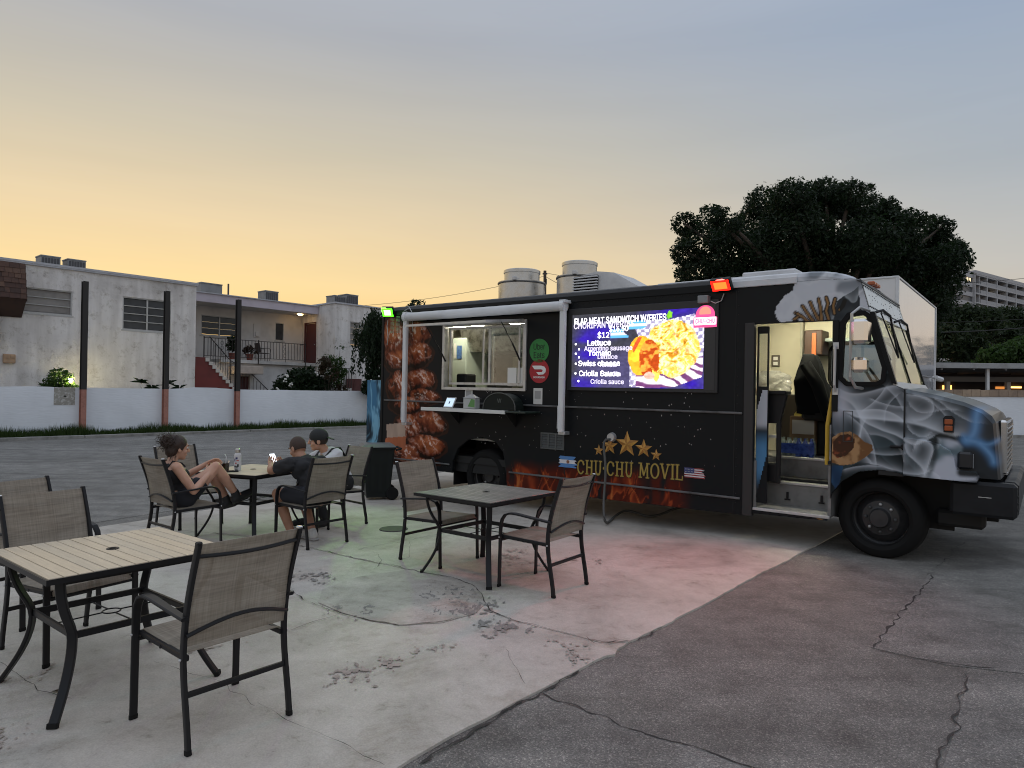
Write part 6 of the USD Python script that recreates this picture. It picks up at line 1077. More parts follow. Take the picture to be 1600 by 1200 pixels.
for x in np.arange(13,52,1.55): part(cp_, 'rafter', MB().box(x-.04,x+.04,y0-3,y0+3,3.02,3.158), mat('carport_rafter', (.17,.175,.18), .6))
for px in (1543,1640): q = D(px,590,y0-2.8); part(cp_, 'post', MB().box(q[0]-.06,q[0]+.06,y0-2.86,y0-2.74,0,3.1), WHITEP)
for px in (1574.5,1690,1480): q = D(px,590,y0+.6); part(cp_, 'wide_post', MB().box(q[0]-.10,q[0]+.10,y0+.5,y0+.7,0,2.55), WHITEP)
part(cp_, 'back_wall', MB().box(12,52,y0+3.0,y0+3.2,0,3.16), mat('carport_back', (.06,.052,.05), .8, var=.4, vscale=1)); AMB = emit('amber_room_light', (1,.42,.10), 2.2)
for (a, b, c, d) in ((1473,1480,602,609),(1481,1487,602,609)): q, e = D(a,c,y0+2.95), D(b,d,y0+2.95); part(cp_, 'lit_opening', MB().box(q[0],e[0],y0+2.93,y0+2.99,e[2],q[2]), AMB)
q, e = D(1577,604,y0+2.95), D(1596,606.5,y0+2.95); part(cp_, 'lit_opening', MB().box(q[0],e[0],y0+2.93,y0+2.99,e[2],q[2]), emit('amber_strip', (1,.50,.14), 3.0))
q, e = D(1556,604,y0+2.95), D(1572,608,y0+2.95); part(cp_, 'lit_opening', MB().box(q[0],e[0],y0+2.93,y0+2.99,e[2],q[2]), emit('amber_dim', (1,.36,.08), .5))
# apartment tower, far away: slabs, partitions, dark bays and rails are separate pieces
TD = 200.0; c0, c1, ct, cb = D(1516,431,TD), D(1700,452,TD), D(1516,431,TD), D(1516,500,TD)
tw = thing('apartment_tower', 'long pale grey apartment tower with rows of balconies beyond the trees', 'building'); CON = mat('tower_concrete', (.36,.36,.37), .8); TDK = mat('tower_bay', (.055,.060,.070), .4)
ta_ = 0.62; TR = rotz(ta_); o = D(1525,600,TD); o[2] = 0; TL, TH_, nfl = 62.0, ct[2]+.6, 14
def tb(m): return m.xf(TR, o)
part(tw, 'core_wall', tb(MB().box(0,TL,1.8,14,0,TH_)), TDK); part(tw, 'end_wall', tb(MB().box(-.6,0,0,14,0,TH_+.4).box(2.4,2.9,-.05,1.8,0,TH_+.4)), CON); part(tw, 'roof', tb(MB().box(-.8,TL,-.3,14,TH_,TH_+1.0)), CON); part(tw, 'roof_house', tb(MB().box(-5,3,3,10,TH_+1.0,TH_+2.6)), CON)
fh = TH_/nfl
for k in range(1, nfl+1):
    part(tw, 'floor_slab', tb(MB().box(0,TL,-.25,1.8,k*fh-.45,k*fh-.02)), CON)
    if k >= 5: part(tw, 'balcony_rail', tb(MB().box(2.9,TL,-.22,-.12,k*fh-.02,k*fh+1.0)) if k < nfl else tb(MB().box(2.9,TL,-.22,-.12,k*fh,k*fh+.3)), mat('tower_rail', (.27,.28,.30), .6))
for k in range(1, 9): part(tw, 'partition', tb(MB().box(k*7.5-.25,k*7.5+.25,-.3,1.8,0,TH_)), CON)
for k in range(4, nfl):                                              # rounded end with bands of glass
    part(tw, 'end_slab', tb(MB().box(-8.5,-.6,.5,10,k*fh+1.5,k*fh+fh-.02)), CON); part(tw, 'end_glass', tb(MB().box(-8.2,-.7,.8,9.8,k*fh-.02,k*fh+1.5)), TDK)
WL = emit('tower_window_light', (1,.80,.50), .9)
for (u, k) in ((-4.2,13),(-2.4,13),(-5.5,8),(-4.0,8),(-2.2,8),(14,12),(17.5,12),(25,8),(40,9)): part(tw, 'lit_window', tb(MB().box(u,u+.9,.70 if u < 0 else 1.70,.79 if u < 0 else 1.79,k*fh+.35,k*fh+1.4)), WL)
for k in range(5, nfl):
    for j in range(8): part(tw, 'window', tb(MB().box(j*7.5+1.2+(2 if j == 0 else 0),j*7.5+3.4,1.74,1.79,k*fh+.1,k*fh+2.1)), mat('tower_glass', (.10,.11,.13), .15))
# utility pole and wires
UPB = D(850,600,64); up_ = thing('utility_pole', 'dark utility pole seen over the truck roof between the two exhaust fans', 'pole', loc=(UPB[0],UPB[1],0)); UT = D(850,423,64)[2]
part(up_, 'pole', MB().tube([(0,0,0),(0,0,UT)], [.17,.14], 8), BARK); part(up_, 'insulator', MB().box(-.22,.22,-.06,.06,UT-.35,UT-.22).box(.1,.18,-.3,.05,UT-1.3,UT-.8), mat('pole_gear', (.10,.10,.10), .6))
def wire(label, a, b, sag, r=.018, grp=None):
    s = np.linspace(0,1,22)[:,None]; p = np.asarray(a)+(np.asarray(b)-np.asarray(a))*s; p[:,2] -= sag*4*(s*(1-s))[:,0]; t = solo('overhead_wire', MB().tube(p, r, 5), mat('wire_black', (.02,.02,.02), .7), label, 'wire', grp)
e0 = (UPB[0],UPB[1],UT-.5)
wire('thin wire running left from the utility pole into the sunset sky', e0, D(560,478,70), .4, .02); wire('wire sloping down right from the utility pole behind the front exhaust fan', e0, D(905,457,50), .1, .022); wire('upper wire leaving the utility pole to the right', (UPB[0],UPB[1],UT-.2), D(940,438,80), .1, .02)
wire('black wire crossing in front of the dark trees right of the trailer', D(1430,520,42), D(1690,503,42), .15, .032); wire('faint wire near the top of the trees right of the trailer', D(1430,505,46), D(1690,492,46), .1, .016); wire('pale wire crossing the sky in front of the tower', D(1380,447,60), D(1690,425,60), .25, .022); 
# trees across the road to the right of the view, which the trailer and windscreen mirror
r_ = np.random.default_rng(71); cl = []
for k in range(60): a = k/60; q = np.array([44,62,0])*(1-a)+np.array([85,22,0])*a+r_.normal(0,2.5,3); cl.append((q[0],q[1],r_.uniform(1.5,4.5),r_.uniform(2.2,4.5),.9))
solo('far_treeline', leaf_cloud(cl, 16000, .45, 72), LEAF_MD, 'far dark trees mirrored in the glossy side of the white trailer', 'trees', kind='stuff')
# ================================================================ wheelie bin
bn = thing('wheelie_bin', 'black wheeled rubbish bin with a grey lid by the truck tail', 'bin', loc=(-2.03,10.38,PZ), rz=.30)
part(bn, 'bin_body', hullm([(sx*.17,sy*.18,.04) for sx in (-1,1) for sy in (-1,1)]+[(sx*.225,sy*.24,.76) for sx in (-1,1) for sy in (-1,1)]+[(sx*.235,sy*.22,.76) for sx in (-1,1) for sy in (-1,1)]), PLASTIC); part(bn, 'rim', MB().box(-.25,.25,-.26,.26,.75,.785,.01), PLASTIC)
part(bn, 'lid', hullm([(sx*.26,sy*.27,.788) for sx in (-1,1) for sy in (-1,1)]+[(sx*.21,sy*.22,.83) for sx in (-1,1) for sy in (-1,1)]), mat('bin_lid_grey', (.11,.115,.12), .45)); part(bn, 'handle', MB().tube([(.25,-.2,.74),(.33,-.2,.76),(.33,.2,.76),(.25,.2,.74)], .016, 8), PLASTIC)
for y in (-.20,.20): part(bn, 'wheel', MB().lathe([(0,-.03),(.085,-.03),(.095,-.01),(.095,.01),(.085,.03),(0,.03)], at=(.205,y,.095), sides=18, axis='y'), RUBBER)
for k in range(3): part(bn, 'rib', MB().add([[-.12+.11*k,-.2,.12],[-.06+.11*k,-.2,.12],[-.055+.13*k,-.243,.70],[-.12+.12*k,-.243,.70]], [[0,1,2,3]]), mat('dark_plastic', (.010,.012,.012)))
# lamp shining behind the lit shrub
lp = thing('garden_lamp', 'small bright lamp glowing behind the shrub above the white wall', 'lamp', loc=W(.33,1.52,1.98), rz=WTH); part(lp, 'bulb', MB().ball((0,0,.0),.085,2), emit('garden_bulb', (1,.84,.40), 200.0)); part(lp, 'stem', MB().tube([(0,0,-1.9),(0,0,-.08)], .02, 6), BLACK)
# ================================================================ patio tables and chairs
SLING = usdkit.material(stage, '/World/Looks/mesh_sling', {'tc': ('texture_coordinate', {}), 'mh': ('mapping', dict(scale=(4,4,150))), 'mv': ('mapping', dict(scale=(4,150,4))), 'mx_': ('mapping', dict(scale=(150,4,4))), 'nh': ('noise_texture', dict(scale=1.0, detail=2.0)), 'nv': ('noise_texture', dict(scale=1.0, detail=2.0)), 'nx': ('noise_texture', dict(scale=1.0, detail=2.0)), 'n': ('noise_texture', dict(scale=5.0, detail=3.0)),
   'a1': ('math', dict(math_type='add')), 'a2': ('math', dict(math_type='add')), 'a3': ('math', dict(math_type='multiply_add', value2=.5)), 'r': ('rgb_ramp', dict(ramp=[(.0,(.11,.092,.07)),(.34,(.18,.152,.12)),(.5,(.275,.238,.193)),(.66,(.37,.33,.275)),(1,(.42,.375,.32))])), 's': ('math', dict(math_type='multiply', value2=.36)),
   'p': ('principled_bsdf', dict(roughness=.7, specular_ior_level=.3)), 'tl': ('translucent_bsdf', {}), 'm': ('mix_closure', dict(fac=.30)), 't': ('transparent_bsdf', {}), 'm2': ('mix_closure', dict(fac=.24)), 'b': ('bump', dict(strength=.25, distance=.002))},
   [('tc.object','mh.vector'),('tc.object','mv.vector'),('tc.object','mx_.vector'),('mh.vector','nh.vector'),('mv.vector','nv.vector'),('mx_.vector','nx.vector'),('tc.object','n.vector'),('nh.fac','a1.value1'),('nv.fac','a1.value2'),('a1.value','a2.value1'),('nx.fac','a2.value2'),('a2.value','s.value1'),('s.value','r.fac'),('r.color','p.base_color'),('r.color','tl.color'),('a2.value','b.height'),('b.normal','p.normal'),('p.BSDF','m.closure1'),('tl.BSDF','m.closure2'),('m.closure','m2.closure1'),('t.BSDF','m2.closure2')], surface='m2.closure')
def smoothline(P, n): 
    P = np.asarray(P, float); t = np.r_[0, np.cumsum(np.linalg.norm(np.diff(P, axis=0), axis=1))]; return CubicSpline(t, P)(np.linspace(0, t[-1], n))
POST = [(-.270,0),(-.236,.22),(-.212,.43),(-.238,.62),(-.300,.82),(-.338,.925)]
def make_chair(label, loc, rz):
    t = thing('patio_chair', label, 'chair', 'patio chairs with brown mesh seats', loc=loc, rz=rz); hw = .248
    post = smoothline(POST, 16)
    for s in (-1, 1):
        part(t, 'rear_post', MB().bar(np.c_[post[:,0], np.full(16, s*hw), post[:,1]], .022, .030), BLACK, smooth=30)
        arm = smoothline([(.262,0),(.256,.25),(.250,.46),(.240,.54),(.212,.590),(.16,.612),(.05,.612),(-.10,.598),(-.250,.585)], 22)
        part(t, 'arm_leg', MB().bar(np.c_[arm[:,0], np.full(22, s*(hw+.012)), arm[:,1]], np.r_[np.full(9,.036), np.linspace(.038,.046,6), np.linspace(.046,.036,7)], .016), BLACK, smooth=30)
        part(t, 'seat_rail', MB().bar([(.25,s*(hw-.014),.412),(-.215,s*(hw-.014),.400)], .022, .026), BLACK)
        part(t, 'foot_cap', MB().bar([(.262,s*(hw+.012),.002),(.261,s*(hw+.012),.022)], .039, .019), RUBBER); part(t, 'foot_cap', MB().bar([(-.271,s*hw,.002),(-.268,s*hw,.022)], .025, .033), RUBBER)
        part(t, 'post_cap', MB().box(-.352,-.322,s*hw-.012,s*hw+.012,.918,.934,.005), CHROME if s < 0 else BLACK); part(t, 'bolt', MB().ball((-.215,s*(hw+.016),.40),.007,1).ball((.25,s*(hw+.032),.41),.007,1), ALU)
    part(t, 'front_stretcher', MB().bar([(.25,-hw,.385),(.25,hw,.385)], .022, .016, (1,0,0)), BLACK); part(t, 'rear_stretcher', MB().bar([(-.232,-hw,.245),(-.232,hw,.245)], .016, .024, (1,0,0)), BLACK)
    yy = np.linspace(-hw, hw, 13)
    part(t, 'top_bar', MB().tube(np.c_[-.320-.022*np.cos(yy/hw*1.5), yy, .868-.010*np.cos(yy/hw*1.5)], .0095, 6), BLACK); part(t, 'back_brace', MB().tube(np.c_[-.238-.030*np.cos(yy/hw*1.5), yy, .505+.055*np.cos(yy/hw*1.55)], .0095, 6), BLACK); part(t, 'seat_bar', MB().tube([(0.02,-hw,.40),(.02,hw,.40)], .009, 6), BLACK)
    # sling seat and sling back: thin sheets with a rolled edge
    def sheet(line, sag, nn, wdt):
        L = smoothline(line, nn); u = np.linspace(-1,1,11); tg = np.gradient(L, axis=0); tg /= np.linalg.norm(tg, axis=1, keepdims=True); nv = np.c_[-tg[:,1], tg[:,0]]
        V = []
        for o in (0, .004):
            for i in range(nn):
                for a in u: k = sag*(1-a*a)*math.sin(PI*i/(nn-1)); V.append((L[i,0]+nv[i,0]*(o-k), a*wdt, L[i,1]+nv[i,1]*(o-k)))
        f = []; N = nn*11
        for i in range(nn-1):
            for j in range(10): a = i*11+j; f += [[a,a+1,a+12,a+11],[N+a,N+a+11,N+a+12,N+a+1]]
        for i in range(nn-1): a = i*11; f += [[a,a+11,N+a+11,N+a],[a+10,N+a+10,N+a+21,a+21]]
        for j in range(10): f += [[j,N+j,N+j+1,j+1],[(nn-1)*11+j,(nn-1)*11+j+1,N+(nn-1)*11+j+1,N+(nn-1)*11+j]]
        return MB().add(V, f)
    part(t, 'seat', sheet([(.262,.395),(.255,.425),(.20,.428),(.0,.420),(-.18,.418),(-.205,.425)], .014, 12, hw-.018), SLING, smooth=40)
    part(t, 'backrest', sheet([(-.222,.455),(-.235,.55),(-.262,.70),(-.308,.85),(-.330,.912),(-.335,.921)], -.008, 14, hw-.010), SLING, smooth=40)
    return t
WOODS = [usdkit.material(stage, f'/World/Looks/table_slat{"_pale" if k == 0 else ("_warm" if k == 1 else "_grey")}', {'tc': ('texture_coordinate', {}), 'mp': ('mapping', dict(scale=(6,60,6), location=(k*3.1,0,0))), 'n': ('noise_texture', dict(scale=2.0, detail=5.0)), 'r': ('rgb_ramp', dict(ramp=[(.3,tuple(np.array(c)*.86)),(.6,c),(.8,tuple(np.array(c)*1.08))])), 'p': ('principled_bsdf', dict(roughness=.30, specular_ior_level=.7)), 'b': ('bump', dict(strength=.10, distance=.002))},
    [('tc.object','mp.vector'),('mp.vector','n.vector'),('n.fac','r.fac'),('r.color','p.base_color'),('n.fac','b.height'),('b.normal','p.normal')], surface='p.BSDF') for k, c in enumerate([(.56,.47,.35),(.58,.48,.35),(.52,.445,.34)])]
GREYS = [mat('middle_table_slat'+x, c, .4, var=.25, vscale=9) for x, c in (('', (.135,.14,.122)), ('_light', (.16,.163,.145)), ('_dark', (.115,.12,.105)))]  # darker grey-green slats, used on the middle table only
def make_table(label, loc, rz, WOODS=WOODS):
    t = thing('patio_table', label, 'table', 'square slatted patio tables', loc=loc, rz=rz); h, s = .712, .455
    part(t, 'top_frame', MB().prism(sbox(-s,-s,s,s).difference(sbox(-s+.008,-s+.008,s-.008,s-.008)), h-.030, h-.004, 'xy').box(-s+.008,s-.008,-s+.008,s-.008,h-.028,h-.020), BLACK)
    n = 14; w = (2*s-.018)/n
    for k in range(n):
        a = -s+.009+k*w
        if k in (6, 7):
            part(t, 'slat', MB().prism(sbox(-s+.009,a+.0028,s-.009,a+w-.0028).difference(Point(0,0).buffer(.028,12)), h-.019, h, 'xy'), WOODS[k % 3])
        else: part(t, 'slat', MB().box(-s+.009,s-.009,a+.0028,a+w-.0028,h-.019,h,.0018), WOODS[(k*2+k//3) % 3])
    part(t, 'umbrella_hole_ring', MB().lathe([(.019,h-.01),(.019,h+.003),(.031,h+.004),(.034,h-.002)], sides=20), BLACK); part(t, 'hole_plug', MB().lathe([(0,h-.003),(.019,h-.003)], sides=16), DARK)
    for k in range(4):
        a = PI/4+k*PI/2; d = np.array([math.cos(a), math.sin(a)]); L = smoothline([(.525,h-.028),(.515,.60),(.455,.47),(.410,.385),(.412,.30),(.470,.15),(.567,.004)], 20)
        P = np.c_[L[:,0]*d[0], L[:,0]*d[1], L[:,1]]; part(t, 'leg', MB().bar(P, .046, .022, (-d[1],d[0],0)), BLACK, smooth=30); part(t, 'foot_cap', MB().bar([P[-1]+[0,0,-.002], P[-1]*[.995,.995,1]+[0,0,.02]], .05, .026, (-d[1],d[0],0)), RUBBER)
    q = .405*math.cos(PI/4)
    for k in range(4):
        R_ = rotz(k*PI/2); part(t, 'stretcher', MB().bar([(q-.004,-q+.01,.375),(q-.004,q-.01,.375)], .018, .034, (1,0,0)).xf(R_), BLACK); part(t, 'apron', MB().bar([(.365,-.365,h-.045),(.365,.365,h-.045)], .02, .03, (1,0,0)).xf(R_), BLACK)
    th = np.linspace(0,2*PI,18); part(t, 'umbrella_loop', MB().tube(np.c_[.045*np.cos(th), .045*np.sin(th), np.full(18,.372)], .004, 5).tube([(-q,-.012,.372),(-.045,0,.372)],.004,5).tube([(.045,0,.372),(q,.012,.372)],.004,5).tube([(0,-q,.37),(0,-.045,.372)],.004,5).tube([(0,.045,.372),(0,q,.37)],.004,5), BLACK)
    return t
tA = make_table('empty slatted table in the foreground at the left edge of the view', (-2.191,3.784,PZ), .8928+PI/2)
CT = lambda *a: copy_of(tA, a[0], 'table', 'square slatted patio tables', a[1], a[2])
make_table('empty grey slatted table in the middle of the concrete', (-.2218,6.1317,PZ), -3.051-PI/4, GREYS); CT('slatted table where three people sit, with a bottle and a drink on it', (-2.925,7.773,PZ), 3.537-PI/4)
cA = make_chair('large foreground patio chair seen from behind at the left front table', (-1.444,3.36,PZ), 2.455)
for lab, x, y, a in (('patio chair with its back to us at the right of the middle table', .274,5.715,2.49), ('empty patio chair at the left of the middle table, seat facing the truck', -.685,6.588,-.653), ('patio chair in which the woman in black shorts sits', -3.36,7.056,.898),
     ('patio chair holding the man with the phone, its back to us', -2.106,7.271,2.497), ('patio chair beside the black bin, under the man in the cap', -2.12,8.32,3.95), ('patio chair with a green lit back beyond the woman', -3.84,8.19,-.6), ('patio chair pulled up to the far left side of the foreground table', -2.738,4.278,5.768-2*PI),
     ('patio chair at the left edge, only its back top showing behind another', -3.33,4.86,-.42)):
    copy_of(cA, lab, 'chair', 'patio chairs with brown mesh seats', (x,y,PZ), a)
q = G(88,1082,PZ); lf = thing('fallen_leaf', 'small dry leaf lying on the concrete before the foreground table', 'leaf', loc=q); part(lf, 'blade', MB().add([[-.03,0,.004],[0,.014,.012],[.032,0,.006],[0,-.014,.010]], [[0,1,2,3]]), leafmat('dry_leaf', (.05,.035,.02), (.11,.08,.04), .25)); part(lf, 'stalk', MB().tube([(.03,0,.006),(.05,.004,.004)], .0012, 4), BARK)
# ---- things on the people's table
TZ = PZ+.7125
q = D(371,741,7.62); t = thing('water_bottle', 'white steel water bottle covered with stickers on the people\'s table', 'bottle', loc=(q[0],q[1],TZ))
part(t, 'bottle_body', MB().lathe([(0,0),(.035,0),(.038,.006),(.038,.165),(.034,.185),(.026,.196),(.026,.2)], sides=20), mat('bottle_white', (.55,.54,.55), .35), smooth=35); part(t, 'cap', MB().lathe([(.027,.2),(.028,.205),(.028,.235),(.024,.24),(.024,.247),(.021,.25),(0,.25)], sides=18), STEEL)
for (a, z, w_, h_, c, nm) in ((-1.5,.14,.022,.022,(.03,.03,.12),'navy'),(-1.2,.115,.026,.012,(.45,.12,.12),'red'),(-2.0,.05,.02,.02,(.03,.03,.03),'black'),(-1.45,.045,.024,.016,(.06,.06,.07),'black'),(-1.1,.06,.018,.03,(.05,.05,.06),'black'),(-2.1,.12,.016,.03,(.12,.14,.35),'navy'),(-1.7,.085,.02,.014,(.30,.10,.12),'red'),(-1.55,.02,.03,.01,(.05,.05,.05),'black')):
    aa = np.linspace(a-w_/.076, a+w_/.076, 7); v = np.r_[np.c_[.0386*np.cos(aa), .0386*np.sin(aa), np.full(7,z-h_/2)], np.c_[.0386*np.cos(aa), .0386*np.sin(aa), np.full(7,z+h_/2)]]; part(t, 'sticker', MB().add(v, [[i,i+1,i+8,i+7] for i in range(6)]), mat('sticker_'+nm+'_print', c, .5))
q = D(352,740,7.5); t = thing('iced_drink', 'dark iced drink in a clear cup with a bent straw', 'cup', loc=(q[0],q[1],TZ+.0125))
part(t, 'drink', MB().lathe([(0,.003),(.034,.003),(.040,.082),(0,.082)], sides=18), mat('dark_cola', (.012,.006,.005), .1)); part(t, 'cup', MB().lathe([(.034,0),(.0365,.001),(.044,.105),(.042,.105)], sides=20), pane('clear_cup', (.92,.92,.92))); part(t, 'straw', MB().tube([(.0,0,.02),(.008,0,.15),(-.004,0,.175),(-.012,0,.18)], .0035, 6), mat('straw_white', (.65,.65,.65), .5))
t = thing('dark_tray', 'flat dark phone lying under the iced drink', 'phone', loc=(q[0]+.03,q[1]-.01,TZ+.001), rz=.4); part(t, 'body', MB().box(-.11,.11,-.05,.05,0,.010,.003), DARK); part(t, 'screen', MB().box(-.10,.10,-.045,.045,.0101,.0112), mat('screen_off', (.01,.01,.012), .1))

# ================================================================ people
def bone(a, ra, b, rb, seg=14): return manifold3d.Manifold.hull(manifold3d.Manifold.sphere(ra, seg).translate(tuple(map(float,a))) + manifold3d.Manifold.sphere(rb, seg).translate(tuple(map(float,b))))
def fuse(ms, edge=.022, it=8, hold=None):
    m = manifold3d.Manifold.batch_boolean(ms, manifold3d.OpType.Add).refine_to_length(edge).to_mesh(); t = trimesh.Trimesh(m.vert_properties[:, :3], m.tri_verts, process=False); t.merge_vertices()
    if it: trimesh.smoothing.filter_taubin(t, lamb=.5, nu=.53, iterations=it)
    return t
def ell(c, r, R=np.eye(3), seg=24):
    m = manifold3d.Manifold.sphere(1.0, seg); M = np.c_[np.asarray(R) @ np.diag(r), np.asarray(c)]; return m.transform(M.tolist())
def frame(f, up=(0,0,1)):
    f = np.asarray(f, float); f /= np.linalg.norm(f); l = np.cross(up, f); l /= np.linalg.norm(l); return np.stack([f, l, np.cross(f, l)], 1)       # columns: forward, left, up
def head_bits(c, f, up=(0,0,1), s=1.0):
    R = frame(f, up); c = np.asarray(c, float); L = lambda x, y, z: c+R@(np.array([x,y,z])*s)
    out = [ell(L(-.012,0,.025), np.array([.098,.076,.100])*s, R), ell(L(.018,0,-.045), np.array([.070,.058,.072])*s, R), ell(L(.052,0,-.092), np.array([.034,.032,.026])*s, R),
           bone(L(.082,0,.020), .012*s, L(.108,0,-.022), .014*s), bone(L(.096,.010,-.025), .011*s, L(.096,-.010,-.025), .011*s), bone(L(.080,.018,-.062), .010*s, L(.080,-.018,-.062), .010*s), bone(L(.083,.030,.036), .010*s, L(.083,-.030,.036), .010*s)]
    for y in (-1,1): out += [ell(L(-.010,y*.078,-.012), np.array([.020,.010,.032])*s, R), ell(L(.050,y*.040,-.030), np.array([.030,.024,.030])*s, R)]
    return out, L, R
def face(parent, L, R, s=1.0, brow=(.02,.012,.008), lip=(.25,.09,.07)):
    for y in (-1,1):
        part(parent, 'eye', MB().tm(trimesh.creation.icosphere(2, .0125*s)).xf(np.eye(3), L(.076,y*.031,.012)), mat('eye_white', (.55,.53,.50), .3), smooth=True); part(parent, 'iris', MB().tm(trimesh.creation.icosphere(1, .0068*s)).xf(np.eye(3), L(.084,y*.031,.012)), mat('iris_dark', (.02,.012,.008), .2), smooth=True)
        part(parent, 'eyebrow', MB().tube([L(.088,y*.014,.036), L(.091,y*.032,.042), L(.078,y*.052,.034)], .0045*s, 5), mat('brow_dark', brow, .8))
    part(parent, 'lips', MB().tube([L(.080,.024,-.062), L(.092,0,-.058), L(.080,-.024,-.062)], .0055*s, 6), mat('lip_'+('a' if lip[0] > .2 else 'b')+'_tone', lip, .45))
def hand(w, d, palm, curl=.5, left=1, spread=.09, s=1.0):
    """bones of a hand: wrist w, pointing along d, palm facing 'palm'; four fingers of unequal length bent by curl, a thumb from the side"""
    d = np.asarray(d, float)/np.linalg.norm(d); n = np.asarray(palm, float); n = n-d*(n@d); n /= np.linalg.norm(n); sd = np.cross(n, d)*left; w = np.asarray(w, float); out = []
    k0 = w+d*.085*s
    for i, (o, L_) in enumerate(((-.030,.072),(-.010,.082),(.010,.076),(.029,.060))):
        b = k0+sd*o*s; out.append(bone(w+sd*o*.55*s, .014*s, b, .0115*s, 8)); p = b; ang = 0; q = d*math.cos(spread*(i-1.5))+sd*math.sin(spread*(i-1.5))
        for f_, r0, r1 in ((.45,.0098,.0090),(.32,.0090,.0082),(.23,.0082,.0070)):
            ang += curl; e = p+(q*math.cos(ang)+n*math.sin(ang))*L_*f_*s; out.append(bone(p, r0*s, e, r1*s, 8)); p = e
    t0 = w+d*.025*s-sd*.022*s; t1 = t0+(d*.55-sd*.75+n*.35)*.040*s; t2 = t1+(d*.85-sd*.25+n*.45)*.034*s; t3 = t2+(d*.9+n*.45)*.026*s
    return out+[bone(w, .019*s, w+d*.06*s, .020*s, 8), bone(t0, .015*s, t1, .0115*s, 8), bone(t1, .0110*s, t2, .0098*s, 8), bone(t2, .0096*s, t3, .0078*s, 8)]
def local(loc, rz):
    R = rotz(rz); o = np.array([loc[0],loc[1],PZ]); return lambda x, y, z: np.array([x,y,z], float)
def skin(name, c, c2): return usdkit.material(stage, '/World/Looks/'+name, {'tc': ('texture_coordinate', {}), 'n': ('noise_texture', dict(scale=9.0, detail=4.0)), 'r': ('rgb_ramp', dict(ramp=[(.3,c2),(.65,c)])), 'p': ('principled_bsdf', dict(roughness=.5, subsurface_weight=.12, subsurface_radius=(.9,.4,.2), subsurface_scale=.01))}, [('tc.object','n.vector'),('n.fac','r.fac'),('r.color','p.base_color')], surface='p.BSDF')
A3 = lambda *p: [np.array(q, float) for q in p]
CLOTH = mat('black_cotton', (.012,.012,.014), .85, bump=.12, bscale=25)
# --- woman: leaning back, one knee up, hands clasped before the knee
wm = thing('person', 'seated woman in black top and shorts leaning back with a raised knee', 'person', loc=(-3.325,7.10,PZ), rz=.898)
SK1 = skin('skin_tan', (.50,.29,.20), (.42,.22,.15))
hipc, waist, chest, neck, hd_ = A3((-.10,0,.50),(-.15,0,.62),(-.185,0,.76),(-.205,0,.885),(-.125,0,1.005))
shR, shL = A3((-.215,-.165,.825),(-.205,.165,.830)); elR, elL = A3((-.075,-.235,.585),(.02,.25,.66)); wrR, wrL = A3((.150,-.135,.755),(.225,.10,.815))
hR, hL = A3((-.08,-.09,.50),(-.08,.09,.50)); knR, knL = A3((.215,-.115,.800),(.27,.10,.72)); anR, anL = A3((.475,-.075,.475),(.44,.06,.41)); toR, toL = A3((.66,-.07,.50),(.60,.08,.40))
hb, L, R = head_bits(hd_, (.97,-.10,-.12), s=.98)
body = [bone(hipc+[0,.07,0],.115,hipc-[0,.07,0],.115), bone(hipc,.135,waist,.108), bone(waist,.108,chest,.112), bone(chest+[0,.06,.0],.10,chest-[0,.06,0],.10), bone(shR+[.02,.04,0],.052,shL+[.02,-.04,0],.052), bone(chest,.10,neck-[0,0,.07],.06), bone(neck-[0,0,.06],.052,neck+[.035,0,.04],.047), bone(neck+[.03,0,.03],.046,hd_-[.02,0,.05],.045),
   bone(chest+[.085,.055,-.015],.058,chest+[.03,.06,.02],.05), bone(chest+[.085,-.055,-.015],.058,chest+[.03,-.06,.02],.05)]
for s_, e_, w_ in ((shR,elR,wrR),(shL,elL,wrL)): body += [bone(s_,.050,e_+(s_-e_)*.5,.046), bone(e_+(s_-e_)*.5,.046,e_,.038), bone(e_,.038,e_+(w_-e_)*.35,.037), bone(e_+(w_-e_)*.35,.037,w_,.024)]
for h_, k_, a_ in ((hR,knR,anR),(hL,knL,anL)): body += [bone(h_,.090,k_+(h_-k_)*.45,.074), bone(k_+(h_-k_)*.45,.074,k_,.054), bone(k_,.053,k_+(a_-k_)*.35,.056), bone(k_+(a_-k_)*.35,.056,a_,.036), bone(a_,.036,a_+[.05,0,-.02],.034)]
body += hand(wrR, (.62,.62,.25), (.2,.3,.9), .28, -1); body += hand(wrL, (.80,-.45,.30), (.1,-.8,-.4), .32, 1)
part(wm, 'body', fuse(body+hb, .014, 5), SK1, smooth=True); face(wm, L, R, .98)
top = fuse([bone(waist,.114,chest,.119), bone(chest+[.0,.06,-.01],.105,chest-[0,.06,.01],.105), bone(chest+[.085,.055,-.02],.064,chest+[.03,.06,.0],.056), bone(chest+[.085,-.055,-.02],.064,chest+[.03,-.06,.0],.056), bone(hipc+[0,0,.06],.128,waist,.114)], .022, 6)
part(wm, 'black_top', top, CLOTH, smooth=True)
for y in (-.085,.085): part(wm, 'strap', MB().tube([chest+[.10,y*.8,.06], np.array([-.13,y,.86]), np.array([-.22,y,.885]), np.array([-.275,y*.7,.80])], .0075, 6), CLOTH)
sh_ = [bone(hipc+[0,.075,0],.122,hipc-[0,.075,0],.122), bone(hipc,.140,hipc+(waist-hipc)*.5,.122)]
for h_, k_ in ((hR,knR),(hL,knL)): sh_ += [bone(h_,.098,h_+(k_-h_)*.42,.086)]
part(wm, 'black_shorts', fuse(sh_, .022, 6), mat('black_shorts_cloth', (.010,.011,.016), .8, bump=.12, bscale=22), smooth=True)
